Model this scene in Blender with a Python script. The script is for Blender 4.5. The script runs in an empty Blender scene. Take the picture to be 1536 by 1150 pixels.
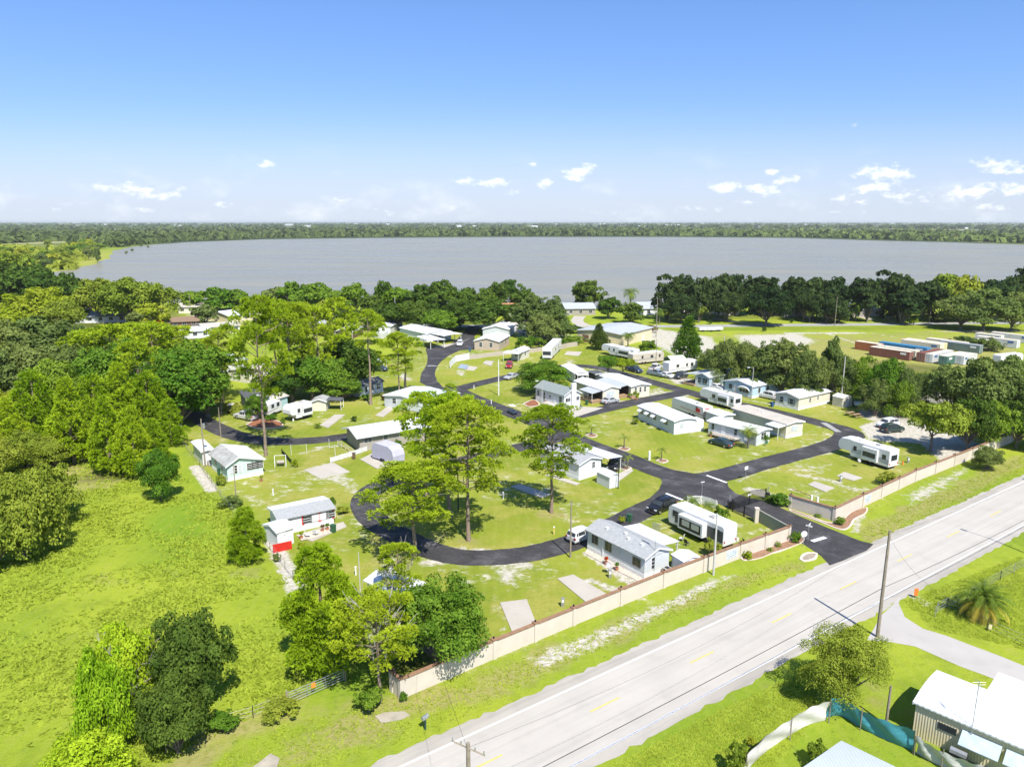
import bpy, math, random
import numpy as np
from mathutils import Vector
R=random.Random(7)
SC=bpy.context.scene
COL=SC.collection
# ---------------------------------------------------------------- camera
F=1100.0; CX=768.0; HY=332.0; CY=575.0; CH=40.0
PT=math.atan((CY-HY)/F); CP=math.cos(PT); SP=math.sin(PT)
cam=bpy.data.cameras.new('camera'); camo=bpy.data.objects.new('camera',cam); COL.objects.link(camo)
camo.location=(0,0,CH); camo.rotation_euler=(math.pi/2-PT,0,0)
cam.sensor_width=36; cam.lens=36*F/1536; cam.clip_start=.5; cam.clip_end=60000
SC.camera=camo
def ray(px,py):
    return (px-CX, F*CP-(py-CY)*SP, -F*SP-(py-CY)*CP)
def G(px,py,z=0.0):
    """point of the ground plan (height z) that the photograph shows at px,py"""
    x,y,d=ray(px,py); t=(z-CH)/d
    return (x*t,y*t)
def HT(base,ty):
    """height of something standing at base whose top shows at row ty"""
    X,Y=G(*base); x,y,d=ray(base[0],ty)
    return CH+Y*d/y
def DEP(base):
    X,Y=G(*base); return Y*CP+CH*SP
def PPM(base): return F/DEP(base)
# ---------------------------------------------------------------- materials
MATS={}
def rgb(*c): return (c[0],c[1],c[2],1)
def mat(name,c,rough=.7,var=.12,scale=1.5,spec=.3,metal=0,rib=None,ribdir='X',ribstr=.3,bump=0,bscale=30,dirt=0,c2=None,streak=None,patch=0):
    if name in MATS: return MATS[name]
    m=bpy.data.materials.new(name); m.use_nodes=True; nt=m.node_tree; N=nt.nodes; L=nt.links
    b=N['Principled BSDF']; b.inputs['Roughness'].default_value=rough; b.inputs['Metallic'].default_value=metal
    b.inputs['Specular IOR Level'].default_value=spec
    tc=N.new('ShaderNodeTexCoord'); no=N.new('ShaderNodeTexNoise'); no.inputs['Scale'].default_value=scale; no.inputs['Detail'].default_value=5
    L.new(tc.outputs['Object'],no.inputs['Vector'])
    cr=N.new('ShaderNodeMapRange'); L.new(no.outputs['Fac'],cr.inputs['Value']); cr.inputs['From Min'].default_value=.3; cr.inputs['From Max'].default_value=.7
    mx=N.new('ShaderNodeMix'); mx.data_type='RGBA'; L.new(cr.outputs[0],mx.inputs['Factor'])
    a=[v*(1-var) for v in c]; bb=c2 or [min(1,v*(1+var)) for v in c]
    mx.inputs['A'].default_value=rgb(*a); mx.inputs['B'].default_value=rgb(*bb)
    out=mx.outputs['Result']
    if dirt:
        n2=N.new('ShaderNodeTexNoise'); n2.inputs['Scale'].default_value=scale*.5; n2.inputs['Detail'].default_value=8; n2.inputs['Roughness'].default_value=.7
        mp=N.new('ShaderNodeMapping'); mp.inputs['Scale'].default_value=(1,1,.35); L.new(tc.outputs['Object'],mp.inputs[0]); L.new(mp.outputs[0],n2.inputs['Vector'])
        r2=N.new('ShaderNodeMapRange'); r2.inputs['From Min'].default_value=.5; r2.inputs['From Max'].default_value=.78; r2.inputs['To Max'].default_value=dirt; L.new(n2.outputs['Fac'],r2.inputs['Value'])
        m2=N.new('ShaderNodeMix'); m2.data_type='RGBA'; L.new(r2.outputs[0],m2.inputs['Factor']); L.new(out,m2.inputs['A']); m2.inputs['B'].default_value=rgb(c[0]*.5,c[1]*.48,c[2]*.42)
        out=m2.outputs['Result']
    if streak:
        for ang,sc,amt,lo,hi in streak:
            m0=N.new('ShaderNodeMapping'); m0.vector_type='POINT'; m0.inputs['Rotation'].default_value=(0,0,-ang); L.new(tc.outputs['Object'],m0.inputs[0])
            m1=N.new('ShaderNodeMapping'); m1.inputs['Scale'].default_value=sc; L.new(m0.outputs[0],m1.inputs[0])
            n4=N.new('ShaderNodeTexNoise'); n4.inputs['Scale'].default_value=1; n4.inputs['Detail'].default_value=6; n4.inputs['Roughness'].default_value=.65; L.new(m1.outputs[0],n4.inputs['Vector'])
            r4=N.new('ShaderNodeMapRange'); r4.interpolation_type='SMOOTHSTEP'; r4.inputs['From Min'].default_value=lo; r4.inputs['From Max'].default_value=hi; r4.inputs['To Min'].default_value=1; r4.inputs['To Max'].default_value=amt; L.new(n4.outputs['Fac'],r4.inputs['Value'])
            m4=N.new('ShaderNodeVectorMath'); m4.operation='SCALE'; L.new(out,m4.inputs[0]); L.new(r4.outputs[0],m4.inputs['Scale']); out=m4.outputs[0]
    L.new(out,b.inputs['Base Color'])
    if rib:
        w=N.new('ShaderNodeTexWave'); w.wave_type='BANDS'; w.bands_direction=ribdir; w.inputs['Scale'].default_value=rib/ (2*math.pi) *2; L.new(tc.outputs['Object'],w.inputs['Vector'])
        bp=N.new('ShaderNodeBump'); bp.inputs['Strength'].default_value=ribstr; bp.inputs['Distance'].default_value=.05; L.new(w.outputs['Fac'],bp.inputs['Height']); L.new(bp.outputs[0],b.inputs['Normal'])
    elif bump:
        n3=N.new('ShaderNodeTexNoise'); n3.inputs['Scale'].default_value=bscale; n3.inputs['Detail'].default_value=6; L.new(tc.outputs['Object'],n3.inputs['Vector'])
        bp=N.new('ShaderNodeBump'); bp.inputs['Strength'].default_value=bump; bp.inputs['Distance'].default_value=.05; L.new(n3.outputs['Fac'],bp.inputs['Height']); L.new(bp.outputs[0],b.inputs['Normal'])
    MATS[name]=m; return m
def leafmat(name,lo,hi,trans=.3,hue=.025):
    m=bpy.data.materials.new(name); m.use_nodes=True; nt=m.node_tree; N=nt.nodes; L=nt.links
    N.remove(N['Principled BSDF']); out=N['Material Output']
    ge=N.new('ShaderNodeNewGeometry'); oi=N.new('ShaderNodeObjectInfo'); tc=N.new('ShaderNodeTexCoord')
    no=N.new('ShaderNodeTexNoise'); no.inputs['Scale'].default_value=.55; no.inputs['Detail'].default_value=3; L.new(tc.outputs['Object'],no.inputs['Vector'])
    ad=N.new('ShaderNodeMath'); ad.operation='MULTIPLY_ADD'; L.new(ge.outputs['Random Per Island'],ad.inputs[0]); ad.inputs[1].default_value=.55; ad.inputs[2].default_value=-.28
    a2=N.new('ShaderNodeMath'); a2.operation='ADD'; L.new(ad.outputs[0],a2.inputs[0])
    mr=N.new('ShaderNodeMapRange'); mr.inputs['From Min'].default_value=.32; mr.inputs['From Max'].default_value=.68; L.new(no.outputs['Fac'],mr.inputs['Value']); L.new(mr.outputs[0],a2.inputs[1])
    a3=N.new('ShaderNodeMath'); a3.operation='MULTIPLY_ADD'; L.new(oi.outputs['Random'],a3.inputs[0]); a3.inputs[1].default_value=.5; a3.inputs[2].default_value=-.25
    a4=N.new('ShaderNodeMath'); a4.operation='ADD'; a4.use_clamp=True; L.new(a2.outputs[0],a4.inputs[0]); L.new(a3.outputs[0],a4.inputs[1])
    mx=N.new('ShaderNodeMix'); mx.data_type='RGBA'; L.new(a4.outputs[0],mx.inputs['Factor']); mx.inputs['A'].default_value=rgb(*lo); mx.inputs['B'].default_value=rgb(*hi)
    hs=N.new('ShaderNodeHueSaturation'); L.new(mx.outputs['Result'],hs.inputs['Color'])
    h1=N.new('ShaderNodeMath'); h1.operation='MULTIPLY_ADD'; L.new(oi.outputs['Random'],h1.inputs[0]); h1.inputs[1].default_value=-hue; h1.inputs[2].default_value=.5+hue*.5; L.new(h1.outputs[0],hs.inputs['Hue'])
    d=N.new('ShaderNodeBsdfDiffuse'); L.new(hs.outputs[0],d.inputs['Color'])
    t=N.new('ShaderNodeBsdfTranslucent'); 
    tm=N.new('ShaderNodeMix'); tm.data_type='RGBA'; tm.blend_type='MULTIPLY'; tm.inputs['Factor'].default_value=1; L.new(hs.outputs[0],tm.inputs['A']); tm.inputs['B'].default_value=rgb(1.3,1.35,.6); L.new(tm.outputs['Result'],t.inputs['Color'])
    s=N.new('ShaderNodeMixShader'); s.inputs[0].default_value=trans; L.new(d.outputs[0],s.inputs[1]); L.new(t.outputs[0],s.inputs[2])
    L.new(s.outputs[0],out.inputs['Surface'])
    MATS[name]=m; return m
# ---------------------------------------------------------------- mesh helpers
class MB:
    def __init__(s): s.v=[]; s.f=[]
    def quad(s,*p):
        n=len(s.v); s.v+= [tuple(q) for q in p]; s.f.append(tuple(range(n,n+len(p)))); return s
    def box(s,x0,x1,y0,y1,z0,z1):
        n=len(s.v); s.v+=[(x,y,z) for z in (z0,z1) for x,y in ((x0,y0),(x1,y0),(x1,y1),(x0,y1))]
        s.f+=[tuple(n+i for i in q) for q in ((3,2,1,0),(4,5,6,7),(0,1,5,4),(1,2,6,5),(2,3,7,6),(3,0,4,7))]; return s
    def prism(s,poly,h0,h1,axis='z'):
        """poly: 2-D outline; extruded along axis from h0 to h1"""
        n=len(s.v); k=len(poly)
        def P(a,b,h): return {'z':(a,b,h),'x':(h,a,b),'y':(a,h,b)}[axis]
        s.v+=[P(a,b,h0) for a,b in poly]+[P(a,b,h1) for a,b in poly]
        s.f.append(tuple(n+i for i in range(k))[::-1]); s.f.append(tuple(n+k+i for i in range(k)))
        for i in range(k): j=(i+1)%k; s.f.append((n+i,n+j,n+k+j,n+k+i))
        return s
    def tube(s,pts,rad,seg=6,cap=True):
        n=len(s.v); k=len(pts)
        for i,p in enumerate(pts):
            p=Vector(p); a=Vector(pts[max(0,i-1)]); b=Vector(pts[min(k-1,i+1)]); t=(b-a).normalized()
            u=t.cross(Vector((0,0,1)) if abs(t.z)<.9 else Vector((1,0,0))).normalized(); w=t.cross(u)
            r=rad[i] if isinstance(rad,(list,tuple)) else rad
            for j in range(seg):
                th=2*math.pi*j/seg; s.v.append(tuple(p+u*(math.cos(th)*r)+w*(math.sin(th)*r)))
        for i in range(k-1):
            for j in range(seg):
                j2=(j+1)%seg; s.f.append((n+i*seg+j,n+i*seg+j2,n+(i+1)*seg+j2,n+(i+1)*seg+j))
        if cap: s.f.append(tuple(n+j for j in range(seg))[::-1]); s.f.append(tuple(n+(k-1)*seg+j for j in range(seg)))
        return s
    def mesh(s,name,m,smooth=False):
        me=bpy.data.meshes.new(name); me.from_pydata(s.v,[],s.f); me.validate()
        if m: me.materials.append(m)
        import bmesh
        bm=bmesh.new(); bm.from_mesh(me); bmesh.ops.recalc_face_normals(bm,faces=bm.faces); bm.to_mesh(me); bm.free()
        if smooth:
            for p in me.polygons: p.use_smooth=True
        return me
    def build(s,name,m,parent=None,smooth=False,bev=0):
        o=bpy.data.objects.new(name,s.mesh(name,m,smooth)); COL.objects.link(o)
        if parent: o.parent=parent
        if bev:
            b=o.modifiers.new('bevel','BEVEL'); b.width=bev; b.segments=2; b.limit_method='ANGLE'; b.angle_limit=.6
        return o
def np_mesh(name,V,k,m):
    n=len(V)//k; me=bpy.data.meshes.new(name); me.vertices.add(len(V)); me.vertices.foreach_set('co',V.astype(np.float32).ravel())
    me.loops.add(n*k); me.loops.foreach_set('vertex_index',np.arange(n*k,dtype=np.int32))
    me.polygons.add(n); me.polygons.foreach_set('loop_start',np.arange(0,n*k,k,dtype=np.int32))
    me.update(calc_edges=True)
    if m: me.materials.append(m)
    return me
def tag(o,label=None,cat=None,group=None,kind=None):
    if label: o['label']=label
    if cat: o['category']=cat
    if group: o['group']=group
    if kind: o['kind']=kind
    return o
def thing(name,label,cat,loc=(0,0,0),rz=0,group=None):
    o=bpy.data.objects.new(name,None); COL.objects.link(o); o.location=loc; o.rotation_euler=(0,0,rz); o.empty_display_size=.5
    return tag(o,label,cat,group)
def catmull(pts,n=8):
    P=[Vector((*p,0)) if len(p)==2 else Vector(p) for p in pts]; P=[P[0]*2-P[1]]+P+[P[-1]*2-P[-2]]; out=[]
    for i in range(1,len(P)-2):
        a,b,c,d=P[i-1:i+3]
        for j in range(n):
            t=j/n; out.append(.5*((2*b)+(c-a)*t+(2*a-5*b+4*c-d)*t*t+(3*b-a-3*c+d)*t**3))
    out.append(P[-2]); return out
def sheet(name,pts,z,m,kind='structure',jit=0,sub=0,label=None,thick=0):
    """flat ground sheet from plan points"""
    P=[]
    for i in range(len(pts)):
        a=pts[i]; b=pts[(i+1)%len(pts)]; d=math.hypot(b[0]-a[0],b[1]-a[1]); k=max(1,int(d/sub)) if sub else 1
        for j in range(k):
            t=j/k; P.append((a[0]+(b[0]-a[0])*t+R.uniform(-jit,jit),a[1]+(b[1]-a[1])*t+R.uniform(-jit,jit)))
    mb=MB()
    if thick: mb.prism(P,z-thick,z)
    else: mb.quad(*[(x,y,z) for x,y in P])
    o=mb.build(name,m); tag(o,label,kind=kind); return o
def ribbon(name,pts,w,z,m,kind='structure',jit=.06,n=8):
    C=catmull(pts,n); ws=w if isinstance(w,(list,tuple)) else [w]*len(pts)
    mb=MB(); Lp=[];Rp=[]
    for i,p in enumerate(C):
        t=(C[min(i+1,len(C)-1)]-C[max(i-1,0)]).normalized(); s=Vector((-t.y,t.x,0))
        f=i/n; i0=min(int(f),len(ws)-1); i1=min(i0+1,len(ws)-1); wd=ws[i0]+(ws[i1]-ws[i0])*(f-int(f))
        Lp.append(p+s*(wd/2+R.uniform(-jit,jit))); Rp.append(p-s*(wd/2+R.uniform(-jit,jit)))
    nn=len(Lp); mb.v=[(p.x,p.y,z) for p in Lp]+[(p.x,p.y,z) for p in Rp]
    for i in range(nn-1): mb.f.append((nn+i,nn+i+1,i+1,i))
    o=mb.build(name,m); tag(o,kind=kind); return o
# ---------------------------------------------------------------- world, sun
SUN_AZ=Vector((.38,-.925,0)).normalized(); SUN_EL=math.radians(54)
w=bpy.data.worlds.new('World'); SC.world=w; w.use_nodes=True; nt=w.node_tree; N=nt.nodes; L=nt.links
bg=N['Background']; bg.inputs['Strength'].default_value=.085
sky=N.new('ShaderNodeTexSky'); sky.sky_type='NISHITA'; sky.sun_disc=False; sky.sun_elevation=SUN_EL
sky.sun_rotation=math.atan2(SUN_AZ.x,SUN_AZ.y); sky.altitude=0; sky.air_density=1.0; sky.dust_density=.35; sky.ozone_density=2.2
tc=N.new('ShaderNodeTexCoord'); sx=N.new('ShaderNodeSeparateXYZ'); L.new(tc.outputs['Generated'],sx.inputs[0])
ym=N.new('ShaderNodeMath'); ym.operation='MAXIMUM'; L.new(sx.outputs['Y'],ym.inputs[0]); ym.inputs[1].default_value=.05
du=N.new('ShaderNodeMath'); du.operation='DIVIDE'; L.new(sx.outputs['X'],du.inputs[0]); L.new(ym.outputs[0],du.inputs[1])
dv=N.new('ShaderNodeMath'); dv.operation='DIVIDE'; L.new(sx.outputs['Z'],dv.inputs[0]); L.new(ym.outputs[0],dv.inputs[1])
cu=N.new('ShaderNodeCombineXYZ'); L.new(du.outputs[0],cu.inputs[0]); L.new(dv.outputs[0],cu.inputs[1])
CL=[(200,284,75,15,.75),(245,292,32,10,.7),(400,248,24,8,1),(457,236,10,4,.5),(350,306,32,6,.5),(420,319,30,5,.4),(695,272,24,8,.9),(742,273,24,10,1),(765,289,14,7,.7),(682,314,22,8,.5),
 (800,247,8,5,.5),(870,255,30,11,.9),(820,275,20,8,.8),(857,268,20,6,.9),(885,257,14,8,.6),(1100,246,12,6,.5),(1088,281,28,11,1),(1143,284,32,12,1),(1157,258,20,8,.9),(1178,271,26,8,.9),(1120,302,26,6,.5),
 (1325,259,48,15,1),(1310,281,50,10,.9),(1262,296,28,8,.7),(1360,292,60,9,.7),(1456,288,50,14,1),(1510,283,44,12,.9),(1500,250,42,15,.95),(1456,240,10,5,.5),(1282,187,9,10,.25),(1400,300,90,10,.45),(1290,303,40,6,.5),
 (520,300,40,6,.35),(900,316,40,7,.4),(1040,316,60,7,.35),(80,316,60,8,.35),(590,318,60,6,.35),(1250,318,80,6,.3),(1480,312,60,8,.4),(230,316,50,6,.35),(535,312,20,5,.4)]
acc=None
for (px,py,a,b,s) in CL:
    x,y,d=ray(px,py); u0=x/y; v0=d/y; k=1/y
    m1=N.new('ShaderNodeVectorMath'); m1.operation='SUBTRACT'; L.new(cu.outputs[0],m1.inputs[0]); m1.inputs[1].default_value=(u0,v0,0)
    m2=N.new('ShaderNodeVectorMath'); m2.operation='MULTIPLY'; L.new(m1.outputs[0],m2.inputs[0]); m2.inputs[1].default_value=(1/(a*k*1.25),1/(b*k*1.35),0)
    m3=N.new('ShaderNodeVectorMath'); m3.operation='LENGTH'; L.new(m2.outputs[0],m3.inputs[0])
    m4=N.new('ShaderNodeMath'); m4.operation='MULTIPLY_ADD'; m4.use_clamp=True; L.new(m3.outputs['Value'],m4.inputs[0]); m4.inputs[1].default_value=-s; m4.inputs[2].default_value=s
    if acc is None: acc=m4
    else:
        mm=N.new('ShaderNodeMath'); mm.operation='MAXIMUM'; L.new(acc.outputs[0],mm.inputs[0]); L.new(m4.outputs[0],mm.inputs[1]); acc=mm
def cn(scale,det):
    mp=N.new('ShaderNodeMapping'); mp.inputs['Scale'].default_value=(1,2.0,1); L.new(cu.outputs[0],mp.inputs[0])
    n=N.new('ShaderNodeTexNoise'); n.inputs['Scale'].default_value=scale; n.inputs['Detail'].default_value=det; n.inputs['Roughness'].default_value=.62; L.new(mp.outputs[0],n.inputs['Vector']); return n
n1=cn(38,7)
ma=N.new('ShaderNodeMath'); ma.operation='MULTIPLY_ADD'; L.new(n1.outputs['Fac'],ma.inputs[0]); ma.inputs[1].default_value=3.0; ma.inputs[2].default_value=-1.75
mb_=N.new('ShaderNodeMath'); mb_.operation='ADD'; L.new(acc.outputs[0],mb_.inputs[0]); L.new(ma.outputs[0],mb_.inputs[1])
mr=N.new('ShaderNodeMapRange'); mr.interpolation_type='SMOOTHSTEP'; mr.inputs['From Min'].default_value=.0; mr.inputs['From Max'].default_value=.8; L.new(mb_.outputs[0],mr.inputs['Value'])
gate=N.new('ShaderNodeMath'); gate.operation='GREATER_THAN'; L.new(acc.outputs[0],gate.inputs[0]); gate.inputs[1].default_value=.001
sm=N.new('ShaderNodeMapRange'); sm.interpolation_type='SMOOTHSTEP'; sm.inputs['From Min'].default_value=.0; sm.inputs['From Max'].default_value=.25; L.new(acc.outputs[0],sm.inputs['Value'])
mm=N.new('ShaderNodeMath'); mm.operation='MULTIPLY'; L.new(mr.outputs[0],mm.inputs[0]); L.new(sm.outputs[0],mm.inputs[1])
mm2=N.new('ShaderNodeMath'); mm2.operation='MULTIPLY'; L.new(mm.outputs[0],mm2.inputs[0]); mm2.inputs[1].default_value=.85
CLOUDC=rgb(8.2,8.3,8.5)
ss=N.new('ShaderNodeSeparateColor'); L.new(sky.outputs[0],ss.inputs[0]); cc_=N.new('ShaderNodeCombineColor')
for i,(k,p) in enumerate(((.70,.96),(1.09,.80),(1.54,.84))):
    m1=N.new('ShaderNodeMath'); m1.operation='POWER'; L.new(ss.outputs[i],m1.inputs[0]); m1.inputs[1].default_value=p
    m2=N.new('ShaderNodeMath'); m2.operation='MULTIPLY'; L.new(m1.outputs[0],m2.inputs[0]); m2.inputs[1].default_value=k; L.new(m2.outputs[0],cc_.inputs[i])
n5=cn(9,8); r5=N.new('ShaderNodeMapRange'); r5.interpolation_type='SMOOTHSTEP'; r5.inputs['From Min'].default_value=.5; r5.inputs['From Max'].default_value=.78; r5.inputs['To Max'].default_value=.5; L.new(n5.outputs['Fac'],r5.inputs['Value'])
b5=N.new('ShaderNodeMapRange'); b5.interpolation_type='SMOOTHSTEP'; b5.inputs['From Min'].default_value=.11; b5.inputs['From Max'].default_value=.01; L.new(dv.outputs[0],b5.inputs['Value'])
m5=N.new('ShaderNodeMath'); m5.operation='MULTIPLY'; L.new(r5.outputs[0],m5.inputs[0]); L.new(b5.outputs[0],m5.inputs[1])
hb=N.new('ShaderNodeMapRange'); hb.interpolation_type='SMOOTHSTEP'; hb.inputs['From Min'].default_value=.16; hb.inputs['From Max'].default_value=-.02; hb.inputs['To Max'].default_value=.85; L.new(dv.outputs[0],hb.inputs['Value'])
hx=N.new('ShaderNodeMix'); hx.data_type='RGBA'; L.new(hb.outputs[0],hx.inputs['Factor']); L.new(cc_.outputs[0],hx.inputs['A']); hx.inputs['B'].default_value=rgb(4.75,5.35,6.2)
m6=N.new('ShaderNodeMath'); m6.operation='MAXIMUM'; L.new(m5.outputs[0],m6.inputs[0]); L.new(mm2.outputs[0],m6.inputs[1]); mm2=m6
mix=N.new('ShaderNodeMix'); mix.data_type='RGBA'; L.new(mm2.outputs[0],mix.inputs['Factor']); L.new(hx.outputs['Result'],mix.inputs['A']); mix.inputs['B'].default_value=CLOUDC
L.new(mix.outputs['Result'],bg.inputs['Color'])
sl=bpy.data.lights.new('sun','SUN'); so=bpy.data.objects.new('sun',sl); COL.objects.link(so)
sl.energy=4.4; sl.angle=math.radians(.53); sl.color=(1,.955,.88)
to=Vector((SUN_AZ.x*math.cos(SUN_EL),SUN_AZ.y*math.cos(SUN_EL),math.sin(SUN_EL)))
so.rotation_euler=to.to_track_quat('Z','Y').to_euler(); so.location=(0,-50,120)
SC.view_settings.view_transform='Standard'; SC.view_settings.look='None'; SC.view_settings.exposure=.83; SC.view_settings.gamma=1
SC.render.engine='CYCLES'; SC.cycles.use_denoising=True; SC.cycles.max_bounces=5; SC.cycles.transparent_max_bounces=4; SC.cycles.diffuse_bounces=2; SC.cycles.glossy_bounces=2; SC.cycles.transmission_bounces=2; SC.cycles.volume_bounces=1
SC.cycles.use_adaptive_sampling=True; SC.cycles.adaptive_threshold=.02
# ---------------------------------------------------------------- ground
def lines(lo,hi,fine0,fine1,step,grow):
    a=list(np.arange(fine0,fine1,step)); s=step; x=fine1
    while x<hi: a.append(x); s*=grow; x+=s
    a.append(hi); s=step; x=fine0-step
    while x>lo: a.insert(0,x); s*=grow; x-=s
    a.insert(0,lo); return np.array(a)
gx=lines(-26000,26000,-90,150,.75,1.06); gy=lines(-600,30000,24,175,.6,1.045)
XX,YY=np.meshgrid(gx,gy)
P2=np.stack([XX.ravel(),YY.ravel()],1)
def seg_d(a,b,P=None):
    P=P2 if P is None else P
    a=np.array(a);b=np.array(b); d=b-a; t=np.clip(((P-a)@d)/max(1e-6,d@d),0,1); return np.linalg.norm(P-a-t[:,None]*d,axis=1)
def poly_sd(pts,P=None):
    P=P2 if P is None else P
    ins=np.zeros(len(P),bool); D=np.full(len(P),1e9)
    for i in range(len(pts)):
        a=pts[i]; b=pts[(i+1)%len(pts)]; D=np.minimum(D,seg_d(a,b,P))
        c=((a[1]>P[:,1])!=(b[1]>P[:,1])); 
        if b[1]!=a[1]: ins^= c & (P[:,0]<(b[0]-a[0])*(P[:,1]-a[1])/(b[1]-a[1])+a[0])
    return np.where(ins,-D,D)
M={k:np.zeros(len(P2)) for k in ('sand','dry','lush','wood','pale','park')}
def sst(x): x=np.clip(x,0,1); return x*x*(3-2*x)
def mpoly(k,px,s=1,soft=2.0):
    d=poly_sd([G(*p) for p in px]); M[k]=np.maximum(M[k],s*sst(.5-d/(2*soft)))
def mline(k,px,r,s=1):
    for a,b in zip(px[:-1],px[1:]):
        d=seg_d(G(*a),G(*b)); M[k]=np.maximum(M[k],s*sst(1.15-d/(r*1.15)))
mpoly('park',[(330,735),(300,690),(270,640),(330,610),(600,540),(640,500),(960,520),(1100,560),(1300,610),(1500,665),(1251,781),(1182,810),(995,881),(740,987),(602,1040),(520,960),(440,890),(400,800)],1,3)
# wild field on the left
FIELD=[(-700,1500),(-700,700),(80,690),(260,705),(330,735),(400,815),(440,880),(520,1000),(430,1050),(330,1090),(250,1150),(200,1500)]
mpoly('lush',[(200,800),(250,740),(300,745),(340,780),(345,820),(300,850),(235,850)],.8,5)
mpoly('lush',[(270,665),(305,700),(350,745),(390,800),(330,790),(285,735)],.55,3)
mpoly('lush',[(360,850),(430,870),(470,960),(400,960),(330,900)],.35,5)
mpoly('lush',[(480,980),(560,985),(600,1060),(540,1075),(480,1040)],.6,3)
mpoly('dry',[(85,700),(160,680),(210,710),(160,740),(90,745)],.8,2.5)
mpoly('dry',[(95,865),(170,850),(215,870),(185,890),(120,892)],.55,3)
mpoly('dry',[(480,1010),(560,1040),(520,1080),(440,1100),(300,1160),(420,1180),(600,1110),(640,1060)],.7,3)
mpoly('dry',[(900,1120),(1000,1080),(1150,1010),(1180,1030),(1020,1110),(930,1170)],.45,3)
mpoly('dry',[(60,930),(200,935),(220,960),(110,985)],.4,4)
mpoly('dry',[(240,850),(330,835),(420,850),(430,890),(300,890)],.45,4)
mline('dry',[(430,1060),(360,1090),(300,1130),(250,1170)],3.5,.7)
mline('dry',[(440,1075),(520,1055),(600,1050)],2.5,.6)
mpoly('dry',[(345,735),(430,750),(520,740),(545,830),(560,900),(450,870),(400,800)],.35,3)
mpoly('dry',[(640,820),(600,860),(545,850),(560,800)],.7,2)
mline('sand',[(405,805),(435,860),(450,895)],1.6,.75); mline('sand',[(292,700),(318,735)],1.3,.85)
mpoly('sand',[(560,840),(600,832),(610,860),(560,880)],.5,1.5)
mline('sand',[(640,845),(690,838),(740,842),(790,848)],1.6,.62); mpoly('sand',[(722,845),(790,845),(790,870),(765,890),(735,870)],.55,2.2)
mpoly('sand',[(725,890),(752,888),(768,945),(750,950)],.5,2)
mline('sand',[(880,870),(960,895)],1.3,.6); mpoly('sand',[(895,800),(880,830),(890,850),(905,850)],.3,1.5)
mline('sand',[(880,830),(925,855),(968,873)],.9,.85); mline('sand',[(925,855),(965,880)],1.8,.7)
mpoly('dry',[(630,790),(720,780),(790,820),(740,850),(650,840)],.45,3); mpoly('dry',[(800,760),(860,760),(850,790),(800,785)],.6,2)
mline('sand',[(685,822),(730,825)],1.0,.6); mline('dry',[(817,772),(840,772)],2.2,.9); mline('dry',[(695,812),(715,812)],2,.8)
# road verge: sandy strip against the wall, mown grass next to the road
mpoly('sand',[(790,985),(870,955),(1000,900),(1070,865),(1110,860),(1060,890),(960,940),(850,992),(800,1010)],.74,1.6)
mpoly('dry',[(650,1040),(780,985),(1000,900),(1180,840),(1210,850),(1050,905),(880,985),(700,1065)],.95,2.6)
mpoly('dry',[(1270,790),(1330,770),(1480,700),(1540,675),(1540,700),(1400,770),(1320,820)],.95,2.4)
mpoly('sand',[(1350,740),(1440,700),(1470,700),(1420,735),(1370,765)],.55,2); mpoly('sand',[(1280,775),(1300,770),(1290,800),(1275,800)],.7,1)
mline('dry',[(520,1100),(590,1062),(640,1045)],3,.85)
mpoly('dry',[(1355,890),(1440,870),(1536,830),(1536,880),(1420,905)],.6,3); mline('sand',[(1370,893),(1400,910)],1,.7)
mpoly('dry',[(1300,1010),(1345,1030),(1360,1060),(1310,1080),(1290,1050)],.5,2); mpoly('dry',[(1310,1040),(1430,1120),(1480,1170),(1400,1150),(1330,1090)],.6,2)
mpoly('lush',[(900,1150),(1150,1010),(1250,985),(1240,1060),(1160,1160),(1000,1250)],.5,3)
# park lawns
for pth,r_ in (([(1000,749),(930,783),(850,816),(750,835),(660,829),(590,798),(549,755),(562,733),(640,706),(750,678),(850,653)],2.9),([(1040,722),(945,689),(886,668),(785,626),(705,595),(675,580)],3.1),([(770,622),(805,629),(904,614),(1000,594),(1045,590)],3.0),([(670,589),(758,566),(850,549),(935,561),(1003,580),(1075,600),(1150,615),(1240,637)],3.0),([(1274,652),(1180,686),(1090,711)],3.4),([(240,590),(300,628),(365,656),(462,661),(545,650)],2.8)): mline('sand',pth,r_,.5)
mpoly('sand',[(1290,638),(1350,622),(1400,640),(1470,665),(1455,690),(1410,690),(1380,665),(1330,662),(1300,658)],.95,2)
mpoly('sand',[(1240,665),(1275,655),(1250,680),(1200,690),(1180,688)],.75,1.6)
mpoly('sand',[(1225,628),(1260,632),(1245,645),(1215,640)],.5,2); mpoly('sand',[(1285,607),(1345,612),(1350,630),(1320,635),(1290,625)],.85,2)
mline('sand',[(1200,712),(1250,722),(1285,735)],2,.5); mline('sand',[(1130,735),(1160,745)],2,.75); mline('sand',[(1180,690),(1140,705),(1105,722)],1,.45); mpoly('sand',[(1190,690),(1260,695),(1240,715),(1180,705)],.42,2)
mpoly('sand',[(1210,730),(1260,735),(1235,755),(1190,745)],.4,1.5)
mpoly('sand',[(985,580),(1010,590),(985,600),(940,602)],.55,1.5); mline('sand',[(905,605),(985,597),(1006,588)],1.2,.7)
mpoly('sand',[(985,555),(1040,568),(1050,580),(1010,575)],.7,1.5); mline('sand',[(1190,612),(1140,603),(1100,596)],1.5,.5)
mpoly('sand',[(930,643),(985,640),(975,652),(940,650)],.3,2); mpoly('sand',[(1000,678),(1080,678),(1085,698),(1010,690)],.33,2.5); mline('sand',[(970,690),(1000,704),(1060,708)],.8,.5)
mpoly('sand',[(460,700),(500,690),(530,715),(560,745),(535,750),(500,725),(465,718)],.55,2)
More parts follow.
